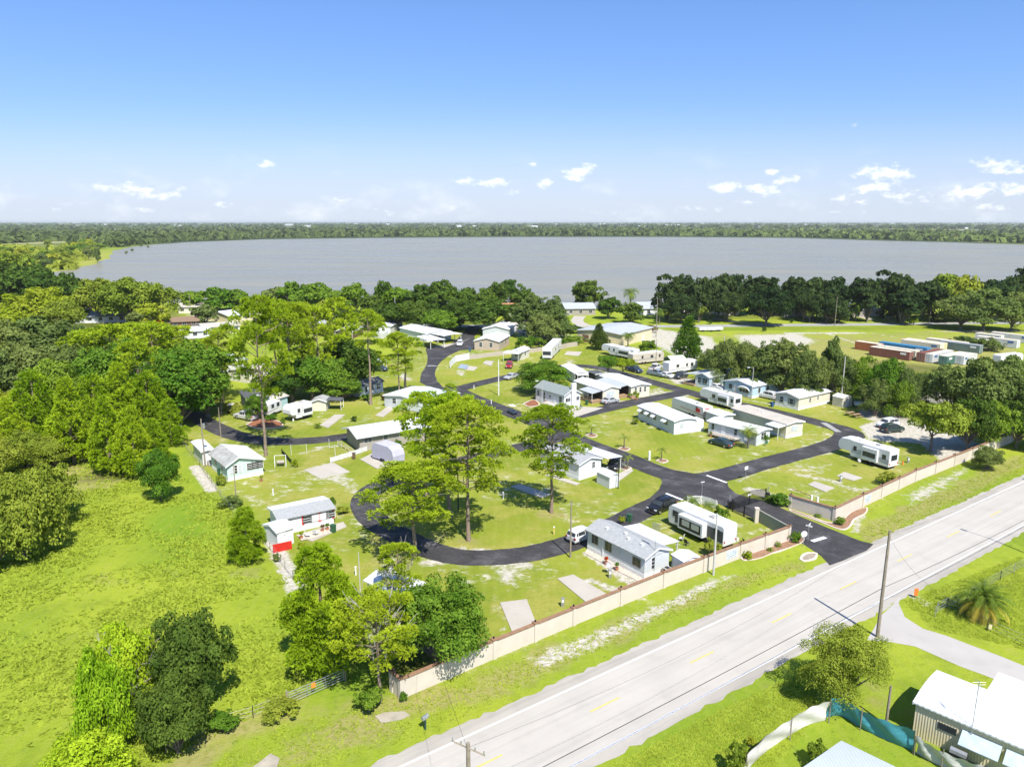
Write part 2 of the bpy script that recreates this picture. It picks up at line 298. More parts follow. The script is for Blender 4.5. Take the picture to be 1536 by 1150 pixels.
mpoly('dry',[(440,700),(470,690),(480,730),(450,735)],.6,2); mline('sand',[(470,672),(505,668),(450,680)],1,.5)
mpoly('dry',[(330,735),(420,720),(460,735),(520,760),(500,790),(380,760)],.4,3)
mpoly('sand',[(585,555),(608,560),(625,572),(600,570)],.7,2.5); mpoly('sand',[(683,553),(700,556),(698,566),(684,562)],.6,1.5); mpoly('sand',[(668,548),(684,548),(682,560),(668,560)],.3,1.5)
mpoly('sand',[(845,538),(868,540),(862,548),(845,546)],.5,1.5); mpoly('dry',[(640,545),(700,545),(690,575),(665,575)],.35,2)
mpoly('sand',[(955,500),(985,492),(1070,505),(1085,525),(1030,545),(985,520),(955,512)],.66,3)
mpoly('sand',[(1100,502),(1200,500),(1230,512),(1180,530),(1110,520)],.68,4)
mline('sand',[(1180,500),(1240,500),(1340,498),(1450,497),(1536,496)],1.6,.8); mline('sand',[(1300,498),(1420,520)],1.2,.6); mline('sand',[(1240,500),(1300,520)],1.2,.6); mline('sand',[(1380,505),(1460,512)],1,.5); mline('sand',[(1460,497),(1500,505)],1.5,.7)
mpoly('dry',[(1090,515),(1260,505),(1536,505),(1536,560),(1100,550)],.8,5)
mpoly('dry',[(985,500),(1536,494),(1536,506),(1100,512)],.6,3)
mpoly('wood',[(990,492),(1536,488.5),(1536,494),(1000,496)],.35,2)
mpoly('sand',[(1370,590),(1410,588),(1440,600),(1400,610),(1370,605)],.8,2.5); mpoly('sand',[(1340,570),(1400,575),(1536,620),(1536,650),(1420,615),(1360,600)],.6,4)
mpoly('sand',[(275,470),(300,468),(400,470),(470,480),(455,490),(340,484),(280,482)],.6,3); mpoly('sand',[(240,478),(300,478),(300,486),(240,486)],.6,2)
mpoly('sand',[(460,485),(480,478),(510,490),(480,500)],.6,2); mpoly('sand',[(770,492),(820,495),(880,505),(830,510),(770,505)],.5,2)
mpoly('pale',[(75,408),(100,398),(150,378),(170,376),(165,388),(130,402),(90,414)],1,10); mpoly('pale',[(1250,360),(1536,364),(1536,370),(1330,364)],.8,12)
mpoly('pale',[(100,478),(480,462),(560,480),(560,500),(280,500)],.25,6)
# woodland floor
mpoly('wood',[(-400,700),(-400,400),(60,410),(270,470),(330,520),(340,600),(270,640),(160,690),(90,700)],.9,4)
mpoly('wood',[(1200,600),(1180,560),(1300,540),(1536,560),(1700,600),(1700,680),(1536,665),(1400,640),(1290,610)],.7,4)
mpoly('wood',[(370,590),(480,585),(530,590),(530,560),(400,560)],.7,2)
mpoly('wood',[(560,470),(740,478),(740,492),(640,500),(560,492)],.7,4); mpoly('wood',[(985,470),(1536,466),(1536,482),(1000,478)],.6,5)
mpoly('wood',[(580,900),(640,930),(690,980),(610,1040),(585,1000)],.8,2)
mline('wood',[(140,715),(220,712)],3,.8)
V=np.column_stack([P2,np.zeros(len(P2))])
nx,ny=len(gx),len(gy); idx=np.arange(nx*ny).reshape(ny,nx)
Q=np.stack([idx[:-1,:-1],idx[:-1,1:],idx[1:,1:],idx[1:,:-1]],-1).reshape(-1,4)
me=bpy.data.meshes.new('ground'); me.vertices.add(len(V)); me.vertices.foreach_set('co',V.astype(np.float32).ravel())
me.loops.add(Q.size); me.loops.foreach_set('vertex_index',Q.ravel().astype(np.int32)); me.polygons.add(len(Q)); me.polygons.foreach_set('loop_start',np.arange(0,Q.size,4,dtype=np.int32)); me.update(calc_edges=True)
for k,a in M.items():
    at=me.attributes.new(k,'FLOAT','POINT'); at.data.foreach_set('value',a.astype(np.float32))
gm=bpy.data.materials.new('ground_grass'); gm.use_nodes=True; nt=gm.node_tree; N=nt.nodes; L=nt.links; b=N['Principled BSDF']; b.inputs['Roughness'].default_value=.95; b.inputs['Specular IOR Level'].default_value=.05
geo=N.new('ShaderNodeNewGeometry')
def nz(scale,det=5,rough=.6,sc=None):
    n=N.new('ShaderNodeTexNoise'); n.inputs['Scale'].default_value=scale; n.inputs['Detail'].default_value=det; n.inputs['Roughness'].default_value=rough
    if sc:
        mp=N.new('ShaderNodeMapping'); mp.inputs['Scale'].default_value=sc; L.new(geo.outputs['Position'],mp.inputs[0]); L.new(mp.outputs[0],n.inputs['Vector'])
    else: L.new(geo.outputs['Position'],n.inputs['Vector'])
    return n.outputs['Fac']
def rng(x,a,b,lo=0,hi=1):
    m=N.new('ShaderNodeMapRange'); m.interpolation_type='SMOOTHSTEP'; m.inputs['From Min'].default_value=a; m.inputs['From Max'].default_value=b; m.inputs['To Min'].default_value=lo; m.inputs['To Max'].default_value=hi; L.new(x,m.inputs['Value']); return m.outputs[0]
def mixc(f,a,b):
    m=N.new('ShaderNodeMix'); m.data_type='RGBA'
    if isinstance(f,float): m.inputs['Factor'].default_value=f
    else: L.new(f,m.inputs['Factor'])
    for i,v in (('A',a),('B',b)):
        if isinstance(v,tuple): m.inputs[i].default_value=rgb(*v)
        else: L.new(v,m.inputs[i])
    return m.outputs['Result']
def mth(op,a,b=0.0,c=0.0):
    m=N.new('ShaderNodeMath'); m.operation=op
    for i,v in enumerate((a,b,c)):
        if isinstance(v,(int,float)): m.inputs[i].default_value=v
        else: L.new(v,m.inputs[i])
    return m.outputs[0]
def attr(k): a=N.new('ShaderNodeAttribute'); a.attribute_name=k; return a.outputs['Fac']
big=nz(.035,4); mid=nz(.22,6,.65); fine=nz(1.6,6,.7); vf=nz(7,4,.7)
c=mixc(attr('park'),mixc(rng(big,.35,.6),(.20,.275,.023),(.285,.335,.030)),mixc(rng(big,.38,.62),(.175,.22,.022),(.245,.275,.033)))
c=mixc(rng(mid,.45,.72,0,.55),c,(.12,.18,.018))
c=mixc(rng(mid,.28,.42,.4,0),c,(.31,.29,.075))
c=mixc(rng(fine,.52,.75,0,.35),c,(.07,.12,.012)); c=mixc(rng(vf,.5,.75,0,.4),c,(.06,.1,.01)); c=mixc(rng(vf,.3,.45,.25,0),c,(.3,.32,.08))
c=mixc(mth('MULTIPLY',attr('lush'),rng(fine,.3,.6,.55,1.0)),c,mixc(rng(mid,.3,.7),(.075,.17,.010),(.15,.26,.018)))
def brk(k,n,w=.5): # attribute edge broken up by noise
    return rng(mth('ADD',attr(k),mth('MULTIPLY',mth('SUBTRACT',n,.5),1.6)),.35,.35+w)
dryc=mixc(rng(fine,.3,.7),(.21,.20,.055),(.36,.30,.14))
c=mixc(mth('MULTIPLY',brk('dry',mid,.5),.75),c,dryc)
sn=nz(.7,8,.75)
yl=mth('MULTIPLY',attr('park'),rng(nz(.11,5,.7),.46,.62,0,.75)); c=mixc(yl,c,mixc(rng(fine,.3,.7),(.26,.25,.045),(.35,.32,.085)))
spt=rng(nz(.45,9,.8,(1,1.5,1)),.51,.62,0,.9); scar=mth('MULTIPLY',spt,mth('MULTIPLY',attr('park'),rng(nz(.06,3),.47,.60))); c=mixc(scar,c,(.52,.48,.38))
wd=rng(nz(.9,7,.75),.56,.66,0,.6); c=mixc(mth('MULTIPLY',wd,rng(nz(.05,3),.42,.55)),c,(.085,.15,.018))
wv=N.new('ShaderNodeTexWave'); wv.inputs['Scale'].default_value=.22; wv.inputs['Distortion'].default_value=7; wv.inputs['Detail'].default_value=2; wv.inputs['Detail Scale'].default_value=.35; L.new(geo.outputs['Position'],wv.inputs['Vector']); c=mixc(rng(wv.outputs['Fac'],.55,.95,0,.12),c,(.30,.33,.07))
sandc=mixc(rng(fine,.3,.7),(.33,.30,.23),(.56,.53,.46))
c=mixc(brk('sand',sn,.3),c,sandc)
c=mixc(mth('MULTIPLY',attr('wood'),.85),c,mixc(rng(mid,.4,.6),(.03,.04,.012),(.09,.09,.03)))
c=mixc(attr('pale'),c,mixc(rng(mid,.3,.7),(.22,.24,.05),(.36,.33,.09)))
# far country: fields and woods
sy=N.new('ShaderNodeSeparateXYZ'); L.new(geo.outputs['Position'],sy.inputs[0])
far=rng(sy.outputs['Y'],900,1500)
fv=N.new('ShaderNodeTexVoronoi'); fv.feature='F1'; fv.distance='CHEBYCHEV'; fv.inputs['Scale'].default_value=.0022; mp=N.new('ShaderNodeMapping'); mp.inputs['Scale'].default_value=(1,1.0,0); L.new(geo.outputs['Position'],mp.inputs[0]); L.new(mp.outputs[0],fv.inputs['Vector'])
fs=N.new('ShaderNodeSeparateColor'); L.new(fv.outputs['Color'],fs.inputs[0])
fc=mixc(rng(fs.outputs[0],.45,.55),(.045,.07,.022),(.11,.15,.045)); fc=mixc(rng(fs.outputs[1],.75,.8),fc,(.26,.26,.12)); fc=mixc(rng(nz(.004,5),.45,.55,0,.8),fc,(.035,.055,.02))
c=mixc(far,c,fc)
L.new(c,b.inputs['Base Color'])
bp=N.new('ShaderNodeBump'); bp.inputs['Strength'].default_value=.55; bp.inputs['Distance'].default_value=.25; L.new(mth('ADD',mth('MULTIPLY',vf,.5),fine),bp.inputs['Height']); L.new(bp.outputs[0],b.inputs['Normal'])
me.materials.append(gm); gr=bpy.data.objects.new('ground',me); COL.objects.link(gr); tag(gr,kind='structure')
# lake
lm=bpy.data.materials.new('lake_water'); lm.use_nodes=True; nt=lm.node_tree; N=nt.nodes; L=nt.links; b=N['Principled BSDF']
b.inputs['Base Color'].default_value=rgb(.2,.2,.18); b.inputs['Roughness'].default_value=.22; b.inputs['IOR'].default_value=1.33; b.inputs['Specular IOR Level'].default_value=.5
geo=N.new('ShaderNodeNewGeometry'); n=nz(.25,5,.6,(1,.5,1)); n2=nz(.012,5,.7,(.35,1.6,1))
bp=N.new('ShaderNodeBump'); bp.inputs['Strength'].default_value=.35; bp.inputs['Distance'].default_value=.35; L.new(n,bp.inputs['Height']); L.new(bp.outputs[0],b.inputs['Normal'])
n3=nz(.03,4,.7,(.12,2.5,1)); L.new(mth('ADD',rng(n2,.3,.7,.24,.36),rng(n3,.5,.7,0,.14)),b.inputs['Roughness']); L.new(mixc(rng(n2,.4,.62),(.205,.19,.132),(.245,.23,.16)),b.inputs['Base Color']); b.inputs['Specular IOR Level'].default_value=.22
near=[(-500,412),(73,414),(150,436),(230,452),(300,456),(400,455),(560,458),(700,460),(860,462),(960,462),(1100,460),(1300,454),(1536,450),(2300,450)]
farp=[(2600,385),(2000,374),(1536,367),(1408,363),(1318,361),(1193,357),(1000,355.5),(768,355.5),(560,357),(400,359),(287,363),(230,367),(198,370),(172,376),(165,386),(143,397),(110,404),(78,410),(-480,408)]
near[0]=(60,417)
def wig(p,k):
    x,y=G(*p); return (x,y)
ls=sheet('lake',[wig(p,0) for p in near]+[wig(p,1) for p in farp[:-1]],.05,lm,jit=3,sub=25)
# ---------------------------------------------------------------- roads
asph=mat('dark_asphalt',(.042,.040,.041),.85,.25,.35,.25,bump=.3,bscale=12,dirt=0,streak=[(0.6,(.25,.25,1),2.1,.48,.72),(0,(2.2,2.2,1),1.5,.5,.7),(.9,(.9,.12,1),1.35,.5,.65)])
RA=math.atan2(*( (lambda p,q:(q[1]-p[1],q[0]-p[0]))(G(740,1065),G(1536,711)) ))
conc=mat('pale_road',(.44,.41,.36),.9,.05,.25,.2,bump=.2,bscale=9,dirt=.1,streak=[(RA,(.02,.9,1),.93,.42,.62),(RA,(.01,2.6,1),.965,.4,.6),(RA,(.4,.4,1),.92,.5,.75)])
shou=mat('road_shoulder',(.385,.355,.305),.9,.1,.5,.2,bump=.3,bscale=9,dirt=.4,streak=[(RA,(.05,1.2,1),.85,.4,.65)])
lane=mat('white_road_paint',(.74,.74,.72),.7,.05,2); yel=mat('yellow_road_paint',(.58,.47,.13),.7,.12,2,dirt=.6)
slab=mat('concrete_slab',(.42,.385,.33),.9,.07,.6,.2,dirt=.5); gray=mat('gray_lane',(.30,.30,.28),.9,.1,.3)
a=Vector((*G(740,1065),0)); a2=Vector((*G(1536,711),0)); rd=(a2-a).normalized(); rn=Vector((rd.y,-rd.x,0))
e=Vector((*G(894,1150),0)); RW=(e-a).dot(rn)
def rp(s,t): p=a+rd*s+rn*t; return (p.x,p.y)
sheet('main_road',[rp(-120,0),rp(700,0),rp(700,RW),rp(-120,RW)],.012,shou,jit=.2,sub=.8)
l1=(Vector((*G(940,993.5),0))-a).dot(rn); l2=(Vector((*G(990,1077),0))-a).dot(rn)
sheet('main_road_lanes',[rp(-120,l1-.1),rp(700,l1-.1),rp(700,l2+.1),rp(-120,l2+.1)],.016,conc)
for t in (l1,l2): sheet('road_edge_line',[rp(-120,t),rp(700,t),rp(700,t+.13),rp(-120,t+.13)],.020,lane)
tm=(Vector((*G(906,1057),0))-a).dot(rn); s0=(Vector((*G(885,1067),0))-a).dot(rd); s1=(Vector((*G(1035,994),0))-a).dot(rd); per=s1-s0
for i in range(-3,14):
    s=s0+i*per; sheet('road_centre_dash',[rp(s,tm-.08),rp(s+per*.27,tm-.08),rp(s+per*.27,tm+.08),rp(s,tm+.08)],.024,yel)
def PP(l): return [G(*p) for p in l]
sheet('side_road',PP([(1352,893),(1349,905),(1357,925),(1385,942),(1455,966),(1536,998),(1700,1060),(1700,1110),(1536,1036),(1480,1014),(1440,1000),(1375,970),(1335,962),(1300,960),(1320,925)]),.014,mat('side_road_concrete',(.40,.375,.345),.9,.08,.5,.2,bump=.2,bscale=9,dirt=.3),jit=.1,sub=1.5)
INT=[(958,690),(975,693),(1008,704),(1040,710),(1062,711),(1091,723),(1093,731),(1104,740),(1124,747),(1148,751),(1190,770),(1240,791),(1290,811),(1310,816),(1300,826),(1245,848),(1232,834),(1205,816),(1180,801),(1142,782),(1098,764),(1076,755),(1048,754),(1026,749),(1010,754),(985,765),(957,777),(944,775),(957,757),(977,745),(988,734),(993,723),(987,712),(950,697)]
sheet('park_entrance_road',PP(INT),.032,asph,jit=.05,sub=1.2)
ribbon('park_road',PP([(1000,749),(967,764),(930,783),(900,797),(850,816),(800,829),(750,835),(700,836),(660,829),(625,816),(590,798),(562,780),(549,762),(549,747),(562,733),(590,720),(640,706),(690,692),(750,678),(800,666),(850,653)]),4.15,.028,asph)
ribbon('park_road',PP([(1040,722),(990,708),(945,689),(923,681),(886,668),(835,646),(785,626),(740,609),(705,595),(675,580)]),4.7,.036,asph)
ribbon('park_road',PP([(770,622),(805,629),(855,625),(904,614),(957,602),(1000,594),(1025,589),(1045,590)]),4.4,.040,asph)
ribbon('park_road',PP([(670,589),(711,577),(758,566),(800,557),(850,549),(895,551),(935,561),(967,570),(1003,580),(1040,590),(1075,600),(1113,607),(1150,615),(1200,627),(1240,637),(1262,643)]),4.3,.044,asph)
ribbon('park_road',PP([(1240,637),(1264,644),(1274,652),(1262,662),(1230,673),(1180,686),(1136,698),(1090,711),(1045,720)]),[4.3,5,5.5,5,4.5,4.5,4.5,4.8,5],.048,asph)
ribbon('park_road',PP([(240,590),(277,612),(300,628),(330,644),(365,656),(410,662),(462,661),(510,656),(545,650)]),[3.6,3.6,4,4.4,4.5,4.5,4.3,4.3,4.3],.028,asph)
sheet('park_upper_road',PP([(639,525),(640,519),(672,519),(681,512),(691,504),(699,494),(702,489),(719,489),(717,498),(712,504),(711,512),(713,524),(691,525),(673,533),(663,541),(656,549),(652,559),(655,571),(665,581),(684,592),(668,592),(645,582),(630,573),(632,560),(639,549),(642,538)]),.052,asph,jit=.08,sub=2)
ribbon('far_road',PP([(520,489),(620,490),(700,489),(860,489),(985,489.5),(1100,488.5),(1200,487.5),(1350,486),(1536,484),(1900,482)]),6.5,.03,gray)
ribbon('driveway',PP([(870,474),(866,482),(880,490)]),5,.034,slab)
for l in ([(1070,478),(1120,484),(1180,488)],[(1195,470),(1215,478),(1240,487)],[(1280,472),(1310,480)]): ribbon('driveway',PP(l),3,.034,slab)
def line_px(n,a,b,w,z,m): 
    A=Vector((*G(*a),0));B=Vector((*G(*b),0)); t=(B-A).normalized(); s=Vector((-t.y,t.x,0))*w/2
    sheet(n,[(A+s)[:2],(B+s)[:2],(B-s)[:2],(A-s)[:2]],z,m)
line_px('stop_line',(1060,713),(1090,724),.45,.056,lane); line_px('stop_line',(999,740),(1024,750),.45,.056,lane); line_px('stop_line',(1218,812),(1238,806),.6,.056,lane)
line_px('stop_line',(641,549),(655,549),.35,.060,lane); line_px('stop_line',(675,584),(690,590),.5,.060,lane)
line_px('road_patch',(1235,634),(1258,648),1.2,.060,gray)
PADS=[[(836,868),(860,862),(913,893),(882,906)],[(750,904),(790,899),(806,940),(768,948)],[(817,713),(826,711),(870,725),(864,728)],[(766,730),(780,726),(826,742),(812,747)],
 [(456,705),(500,694),(525,708),(480,718)],[(480,638),(502,622),(518,622),(492,642)],[(563,623),(583,609),(594,611),(574,626)],[(540,689),(563,678),(600,693),(565,703)],
 [(1255,714),(1266,708),(1294,717),(1280,721)],[(1212,727),(1222,722),(1252,732),(1238,738)],[(640,672),(650,670),(680,686),(660,690)],
 [(845,618),(870,610),(905,612),(860,627)],[(724,545),(729,541),(741,542),(736,549)],[(697,555),(704,549),(717,551),(711,556)],[(686,552),(692,546),(703,548),(700,554)],[(846,532),(851,527),(873,528),(868,534)],
 [(925,712),(945,702),(950,706),(925,724)],[(444,803),(470,795),(515,783),(520,790),(468,812)],[(645,520),(690,514),(705,508),(668,521)]]
for i,p in enumerate(PADS): sheet('concrete_pad',PP(p),.09,mat('steel_blue_slab',(.25,.3,.36),.8) if i==14 else (mat('asphalt_slab',(.2,.19,.18),.9,dirt=.4) if False else slab),thick=.12)
rub=mat('weathered_stone_slab',(.36,.32,.25),.95,.2,1.2,dirt=.7)
for p in ([(563,1074),(575,1069),(606,1067),(615,1073),(600,1080),(572,1084)],[(380,1150),(405,1131),(420,1137),(410,1165)]): sheet('broken_slab',PP(p),.08,rub,jit=.05,sub=.5,thick=.1)
mulch=mat('red_mulch',(.25,.10,.05),.95,.35,6,bump=.6,bscale=20); mulb=mat('brown_mulch',(.26,.15,.09),.95,.35,5,bump=.6,bscale=20); curb=mat('pale_curb',(.58,.50,.42),.85,.08)
def curved_bed(name,px,m,cw=.28):
    C=[(p.x,p.y) for p in catmull(PP(px)+[G(*px[0])],6)][:-1]
    sheet(name,C,.06,m,kind='structure')
    mb=MB(); n=len(C); cx=sum(p[0] for p in C)/n; cy=sum(p[1] for p in C)/n
    for i in range(n):
        a=C[i];b=C[(i+1)%n]
        q=[]
        for p in (a,b):
            d=math.hypot(p[0]-cx,p[1]-cy); k=(d+cw)/d; q.append((cx+(p[0]-cx)*k,cy+(p[1]-cy)*k))
        mb.quad((*a,.11),(*b,.11),(*q[1],.11),(*q[0],.11)); mb.quad((*q[0],.0),(*q[1],.0),(*q[1],.11),(*q[0],.11)); mb.quad((*a,.11),(*b,.11),(*b,.0),(*a,.0))
    o=mb.build(name+'_kerb',curb); tag(o,kind='structure')
curved_bed('mulch_bed',[(371,637),(385,630),(405,630),(421,634),(421,640),(405,642),(385,642)],mulch)
for c in ((887,653),(936,673),(993,691),(938,702)): curved_bed('mulch_bed',[(c[0]-8,c[1]),(c[0],c[1]-2.2),(c[0]+8,c[1]+.5),(c[0]+1,c[1]+3)],mulb,.2)
curved_bed('mulch_bed',[(1112,835),(1150,823),(1183,811),(1202,806),(1203,813),(1185,821),(1160,829),(1140,837),(1118,840)],mulb,.25)
curved_bed('mulch_bed',[(1186,764),(1215,774),(1250,784),(1278,768),(1298,762),(1297,770),(1280,779),(1272,791),(1258,793),(1225,780),(1190,768)],mulb,.25)
curved_bed('mulch_bed',[(1202,838),(1211,831),(1223,831),(1220,837),(1208,841)],mat('gravel_bed',(.30,.25,.19),.95,.3,4,bump=.5),.35)
for l in ([(786,606),(800,600),(808,607),(795,610)],): curved_bed('mulch_bed',l,mulch)
# ---------------------------------------------------------------- vegetation
LM={'oakdk':leafmat('leaf_mossy_oak',(.020,.038,.014),(.068,.11,.034)),
 'oak':leafmat('leaf_dark_oak',(.042,.082,.014),(.115,.185,.030)),
 'green':leafmat('leaf_green',(.075,.155,.014),(.19,.30,.034)),
 'olive':leafmat('leaf_olive',(.15,.20,.02),(.31,.37,.05)),
 'gray':leafmat('leaf_gray_green',(.095,.135,.034),(.20,.26,.07)),
 'yellow':leafmat('leaf_yellow_green',(.20,.26,.012),(.36,.40,.04)),
 'bright':leafmat('leaf_bright_lime',(.17,.30,.010),(.36,.52,.03)),
 'pine':leafmat('needle_pine',(.20,.29,.012),(.42,.52,.032),.3,.010),
 'ypine':leafmat('needle_young_pine',(.20,.31,.012),(.43,.55,.028),.3,.010),
 'palm':leafmat('frond_palm',(.08,.13,.018),(.24,.31,.045)),
 'frond':leafmat('frond_golden',(.30,.26,.03),(.55,.46,.08),.2,.02),
 'red':leafmat('leaf_red_flower',(.35,.05,.01),(.55,.12,.03),.2,.02),
 'brown':leafmat('leaf_brown',(.10,.06,.025),(.20,.12,.05),.2,.02),
 'far':leafmat('leaf_far',(.055,.085,.026),(.13,.17,.05),.15)}
BK={'bark':mat('gray_bark',(.17,.145,.12),.95,.3,4,bump=.5,bscale=18),'pbark':mat('pine_bark',(.25,.19,.14),.95,.35,5,bump=.6,bscale=14),'dead':mat('bare_gray_branch',(.34,.31,.27),.95,.2,4)}
def uvec(rg,n): 
    v=rg.normal(size=(n,3)); return v/np.linalg.norm(v,axis=1)[:,None]
def cards(C,Nn,size,rg,asp=.62):
    n=len(C); t=uvec(rg,n); t=t-(t*Nn).sum(1)[:,None]*Nn; t/=np.linalg.norm(t,axis=1)[:,None]+1e-9; b=np.cross(Nn,t)
    s=(size*rg.uniform(.6,1.35,n))[:,None]; 
    V=np.stack([C-t*s,C-b*s*asp+Nn*s*.12,C+t*s,C+b*s*asp+Nn*s*.12],1); return V.reshape(-1,3)
def cloud(blobs,n,size,rg,low=-.45,jit=.75):
    """leaf cards over the outer shells of a set of ellipsoid clumps (cx,cy,cz,rx,ry,rz)"""
    B=np.array(blobs); a=B[:,3]*B[:,4]; k=rg.choice(len(B),size=n,p=a/a.sum()); u=uvec(rg,n); f=u[:,2]<low; u[f,2]*=-1
    r=rg.uniform(.62,1.08,n)[:,None]**.8
    # bumpy clump surface
    ph=B[k,:3]*3.1; bump=1+.16*np.sin(u[:,0]*7+ph[:,0])*np.sin(u[:,1]*7+ph[:,1])*np.sin(u[:,2]*7+ph[:,2])+rg.normal(0,.05,n)
    C=B[k,:3]+u*B[k,3:]*r*bump[:,None]
    Nn=u+uvec(rg,n)*jit+np.array([0,0,.25]); Nn/=np.linalg.norm(Nn,axis=1)[:,None]
    return cards(C,Nn,size,rg)
def limb(mb,a,b,r0,r1,rg,seg=5,sag=.12):
    a=np.array(a,float); b=np.array(b,float); L_=np.linalg.norm(b-a); pts=[]
    o=rg.normal(0,.09*L_,3); 
    for i in range(5):
        t=i/4; p=a+(b-a)*t+o*math.sin(math.pi*t); p[2]+=sag*L_*math.sin(math.pi*t)*(.5); pts.append(tuple(p))
    mb.tube(pts,[r0+(r1-r0)*i/4 for i in range(5)],seg,False)
CACHE={}
def crown_broad(key,H,Rr,seed,n,size,cb=.28,nb=26,flat=1.0,lean=0,gap=0,top=.0):
    """broad-leaved tree H high, Rr crown radius -> (crown verts, trunk mesh builder)"""
    rg=np.random.default_rng(seed); z0=H*cb; cz=(H+z0)/2; rz=(H-z0)/2; bl=[]
    for i in range(nb):
        u=uvec(rg,1)[0]
        if i<nb*.75: u[2]=abs(u[2])*1.15-(.25 if cb>.2 else .55); rr=rg.uniform(.52,.74)
        else: rr=rg.uniform(0,.4)
        s=rg.uniform(.25,.42); lw=1.15 if u[2]>0 else 1.9
        bl.append((u[0]*Rr*rr+lean,u[1]*Rr*rr,cz+u[2]*rz*rr*flat*lw,Rr*s,Rr*s,max(.3*Rr*s,min(rz,Rr)*s*rg.uniform(.75,1))))
    for i in range(int(nb*.5)):   # small outer clumps give an uneven outline
        u=uvec(rg,1)[0]; u[2]=abs(u[2])*1.0-.15; s=rg.uniform(.13,.22); rr=rg.uniform(.78,.95)
        bl.append((u[0]*Rr*rr+lean,u[1]*Rr*rr,cz+u[2]*rz*rr,Rr*s,Rr*s,Rr*s*.8))
    C=cloud(bl,n,size,rg); C[:,2]=np.maximum(C[:,2],H*.03)
    mb=MB(); r0=max(.12,H*.028); f=(lean*.2,0,z0*1.0)
    mb.tube([(0,0,-.1),(rg.uniform(-.05,.05)*H*.2,0,z0*.5),f],[r0*1.35,r0,r0*.85],7,False)
    for b in bl[:int(nb*.6)]: limb(mb,f,(b[0],b[1],b[2]),r0*.5,r0*.12,rg)
    return C,mb
def tufts(P,Dr,L_,w,k,rg):
    n=len(P); P=np.repeat(P,k,0); D=np.repeat(Dr,k,0)+uvec(rg,n*k)*.85; D/=np.linalg.norm(D,axis=1)[:,None]
    s=np.cross(D,uvec(rg,n*k)); s/=np.linalg.norm(s,axis=1)[:,None]; Ls=(L_*rg.uniform(.6,1.25,n*k))[:,None]
    return np.stack([P-s*w,P+s*w,P+D*Ls],1).reshape(-1,3)
def crown_pine(H,Rr,seed,nt,cb=.5,npf=30,L_=.42,w=.075,k=7,lean=0,rnd=1.0,sparse=0):
    """tall pine: bare trunk, upswept branches carrying flat puffs of needles"""
    rg=np.random.default_rng(seed); z0=H*cb; bl=[]; mb=MB(); r0=H*.0095+.05
    tr=[(0,0,-.1)]; 
    for i in range(1,7): t=i/6; tr.append((lean*t*t+rg.normal(0,.008*H*.5),rg.normal(0,.008*H*.5),H*.95*t))
    mb.tube(tr,[r0*1.25]+[r0*(1-.75*i/6) for i in range(1,7)],7,False)
    for i in range(npf):
        t=(i+.5)/npf; z=z0+(H-z0)*(t**.85); env=math.sin(math.pi*min(1,.14+.80*t))**.8
        a=i*2.4+rg.uniform(-.5,.5); rr=Rr*env*rg.uniform(.45,.95)*rnd; s=Rr*rg.uniform(.17,.28)
        tx=lean*(z/H)**2
        c=(tx+math.cos(a)*rr,math.sin(a)*rr,min(z+rr*rg.uniform(-.05,.3),H-s*.4)); bl.append((*c,s,s,s*rg.uniform(.5,.8)))
        if rr>Rr*.25: limb(mb,(tx,0,z-rr*.25),(c[0],c[1],c[2]-s*.2),r0*.30,r0*.08,rg,4,.25)
        if rg.random()<.75:
            s2=s*rg.uniform(.5,.75); q=rg.uniform(-1,1,2)*s*1.1; bl.append((c[0]+q[0],c[1]+q[1],c[2]+rg.uniform(-.3,.5)*s,s2,s2,s2*.6))
    bl.append((lean,0,H-Rr*.18,Rr*.3,Rr*.3,Rr*.24))
    B=np.array(bl); a=B[:,3]**2; kk=rg.choice(len(B),size=nt,p=a/a.sum()); u=uvec(rg,nt); f=u[:,2]<-.3; u[f,2]*=-1
    P=B[kk,:3]+u*B[kk,3:]*rg.uniform(.55,1.0,nt)[:,None]; D=u*.8+np.array([0,0,.5])
    return tufts(P,D,L_,w,k,rg),mb
def crown_young(H,Rr,seed,nt,L_=.42,w=.075,k=6,pw=.75,cb=.05,npf=60):
    """young pine or cedar: foliage to the ground, rounded cone"""
    rg=np.random.default_rng(seed); bl=[]; mb=MB(); r0=H*.012+.05
    mb.tube([(0,0,-.1),(0,0,H*.5),(0,0,H*.93)],[r0*1.3,r0*.8,r0*.2],6,False)
    for i in range(npf):
        t=(i+.5)/npf; z=H*(cb+(1-cb)*t); env=max(.10,(1-t)**pw*min(1,(t+.12)*3.2)); a=i*2.4+rg.uniform(-.6,.6); rr=Rr*env*rg.uniform(.55,.86); s=max(.10*Rr,Rr*env*rg.uniform(.24,.38))+.08*Rr
        bl.append((math.cos(a)*rr,math.sin(a)*rr,z,s,s,s*.75))
        if i%2==0: limb(mb,(0,0,z-rr*.2),(math.cos(a)*rr,math.sin(a)*rr,z),r0*.25,r0*.06,rg,3)
    B=np.array(bl); a=B[:,3]**2; kk=rg.choice(len(B),size=nt,p=a/a.sum()); u=uvec(rg,nt); f=u[:,2]<-.5; u[f,2]*=-1
    P=B[kk,:3]+u*B[kk,3:]*rg.uniform(.6,1.05,nt)[:,None]; P[:,2]=np.maximum(P[:,2],.1); D=u*.9+np.array([0,0,.45])
    return tufts(P,D,L_,w,k,rg),mb
